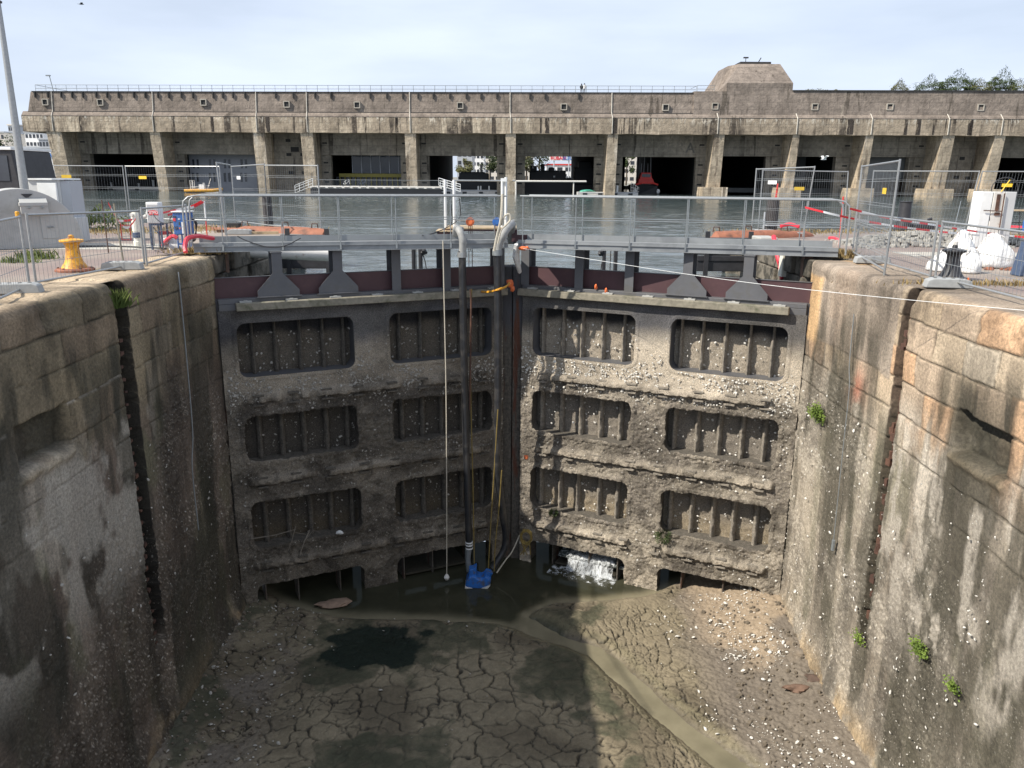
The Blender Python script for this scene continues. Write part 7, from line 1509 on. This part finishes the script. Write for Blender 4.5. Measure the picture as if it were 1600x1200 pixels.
# moss on the sunlit wall and plants on the gate
def wallmoss(x, y, z, s, n, label, seed, nx=-1, mat='moss'):
    q = random.Random(seed); b = MB()
    for i in range(n):
        p = Vector((x+nx*abs(q.gauss(.02, .05))*s*2, y+q.gauss(0, .13)*s+.25*s*(i%3-1)*q.random(), z+q.gauss(0, .09)*s-.12*s*((i%5)/5-.3))); a = Vector((q.gauss(0, 1), q.gauss(0, 1), q.gauss(0, 1))).normalized()*.022; e = a.orthogonal().normalized()*.014; b.quad(p-a, p+e, p+a, p-e)
    return tag(b.build('moss_tuft', M[mat]), label, 'moss')
p = onx_ = lambda u, v, x: (Vector((0, 0, CAMH))+ray(u, v)*(x/ray(u, v).x))
p = onx_(1281, 644, 6.42); wallmoss(p.x, p.y, p.z, .75, 900, 'bright green moss tuft high on the sunlit wall near the gate', 1)
p = onx_(1440, 1012, 6.4); wallmoss(p.x, p.y, p.z, .55, 420, 'bright green moss tuft low on the sunlit wall', 2)
p = onx_(1492, 1072, 6.4); wallmoss(p.x, p.y, p.z, .4, 200, 'small green moss tuft at the lower right of the sunlit wall', 3)
p = onx_(1345, 996, 6.4); wallmoss(p.x, p.y, p.z, .5, 160, 'tiny green moss spot beside the slot foot', 4)
for (u, v, s, lab, sp) in ((865, 801, .55, 'dark green grass tuft in a lower left bay of the sunlit leaf', 1.6), (1036, 838, .9, 'dark green bushy weed between two lower bays of the sunlit leaf', .8)):
    O_, T_, N_ = leaf_frame(1); d_ = ray(u, v); k_ = (O_.x*N_.x+O_.y*N_.y+.1)/(d_.x*N_.x+d_.y*N_.y); q_ = Vector((0, 0, CAMH))+d_*k_; b = MB(); rq = random.Random(u)
    for i in range(420):
        a = Vector((rq.gauss(0, 1)*sp, rq.gauss(0, .4)-.3, rq.gauss(.2, .8))).normalized()*s*.24*rq.uniform(.3, 1.0); c_ = q_+a; e = a.orthogonal().normalized()*.008; b.quad(c_-a*.3, c_+e, c_+a*.25, c_-e)
    tag(b.build('weed', M['leaf']), lab, 'plant')
b = MB(); p = ony(195-6, 478, 13.1); tuft('wall_fern', -6.5, 13.12, -.42, 260, .3, (.06, .1), M['grass'], 'green fern growing in the top of the left wall slot', 9, 'fern', None)
# dead branch on the shaded leaf
O_, T_, N_ = leaf_frame(-1)
def lf(u, v, n_=.12): d_ = ray(u, v); k_ = (O_.x*N_.x+O_.y*N_.y+n_)/(d_.x*N_.x+d_.y*N_.y); return tuple(Vector((0, 0, CAMH))+d_*k_)
b = MB()
for br, r0 in (([(392, 842), (430, 836), (462, 827)], .008), ([(484, 828), (476, 845), (470, 862), (468, 873), (455, 883), (450, 893)], .013), ([(470, 862), (475, 874), (482, 875)], .008), ([(462, 822), (456, 845), (450, 860)], .009), ([(476, 845), (490, 828), (500, 832)], .006), ([(462, 832), (478, 835)], .006)):
    b.tube([lf(*q_) for q_ in br], [r0*(1-.5*i/len(br)) for i in range(len(br))], 5)
tag(b.build('dead_branch', M['twig']), 'bare pale branch caught on the shaded leaf above the sluice', 'branch')
b = MB(); b.blob(lf(530, 832, .12), (.09, .05, .05), 3); tag(b.build('white_scrap', M['white'], sm=True), 'white scrap lying on a ledge of the shaded leaf', 'scrap')
# leaking water at the right sluice
O_, T_, N_ = leaf_frame(1); wf = thing('leaking_water', 'white water gushing from the open sluice of the sunlit leaf', 'water leak', tuple(O_+T_*4.9+Vector((0, 0, -8.6))))
def sheet(nm, S0, S1, prof, n1, n2, seed, amp, mat):
    ss = np.linspace(S0, S1, n1); tt = np.linspace(0, 1, n2); SS, TT = np.meshgrid(ss, tt, indexing='ij'); px = np.array(prof)
    nn = np.interp(TT, px[:, 0], px[:, 1]); zz = np.interp(TT, px[:, 0], px[:, 2])
    nn = nn+amp*(fbm(SS*7, TT*3, seed, 4)-.5)*2; zz = zz+amp*.5*(fbm(SS*14, TT*6, seed+4, 4)-.5)
    Pq = np.array(O_)+np.array(T_)*SS[..., None]+np.array(N_)*nn[..., None]; Pq[..., 2] += zz
    return wp(grid(Pq, nm, mat), wf)
sheet('water_jet', 4.25, 5.55, [(0, -.95, -8.1), (.35, -.5, -8.16), (.6, -.25, -8.22), (.75, -.1, -8.36), (1, -.02, -8.63)], 110, 40, 500, .03, M['foam_lace'])
sheet('water_jet', 4.35, 5.5, [(0, -.8, -8.1), (.35, -.45, -8.14), (.6, -.2, -8.2), (.75, -.05, -8.34), (1, .03, -8.63)], 110, 40, 530, .03, M['foam_veil'])
sheet('foam', 4.1, 5.95, [(0, -.15, -8.6), (.5, .1, -8.6), (1, .42, -8.612)], 60, 20, 510, .02, M['foam_patch'])
b = MB(); b.add([tuple(O_+T_*s+N_*n_+Vector((0, 0, z))) for s, n_, z in ((3.9, -1.2, -8.15), (5.85, -1.2, -8.15), (5.85, -.1, -8.3), (3.9, -.1, -8.3))], [(0, 1, 2, 3)]); wp(b.build('water_sheet', M['jet']), wf)
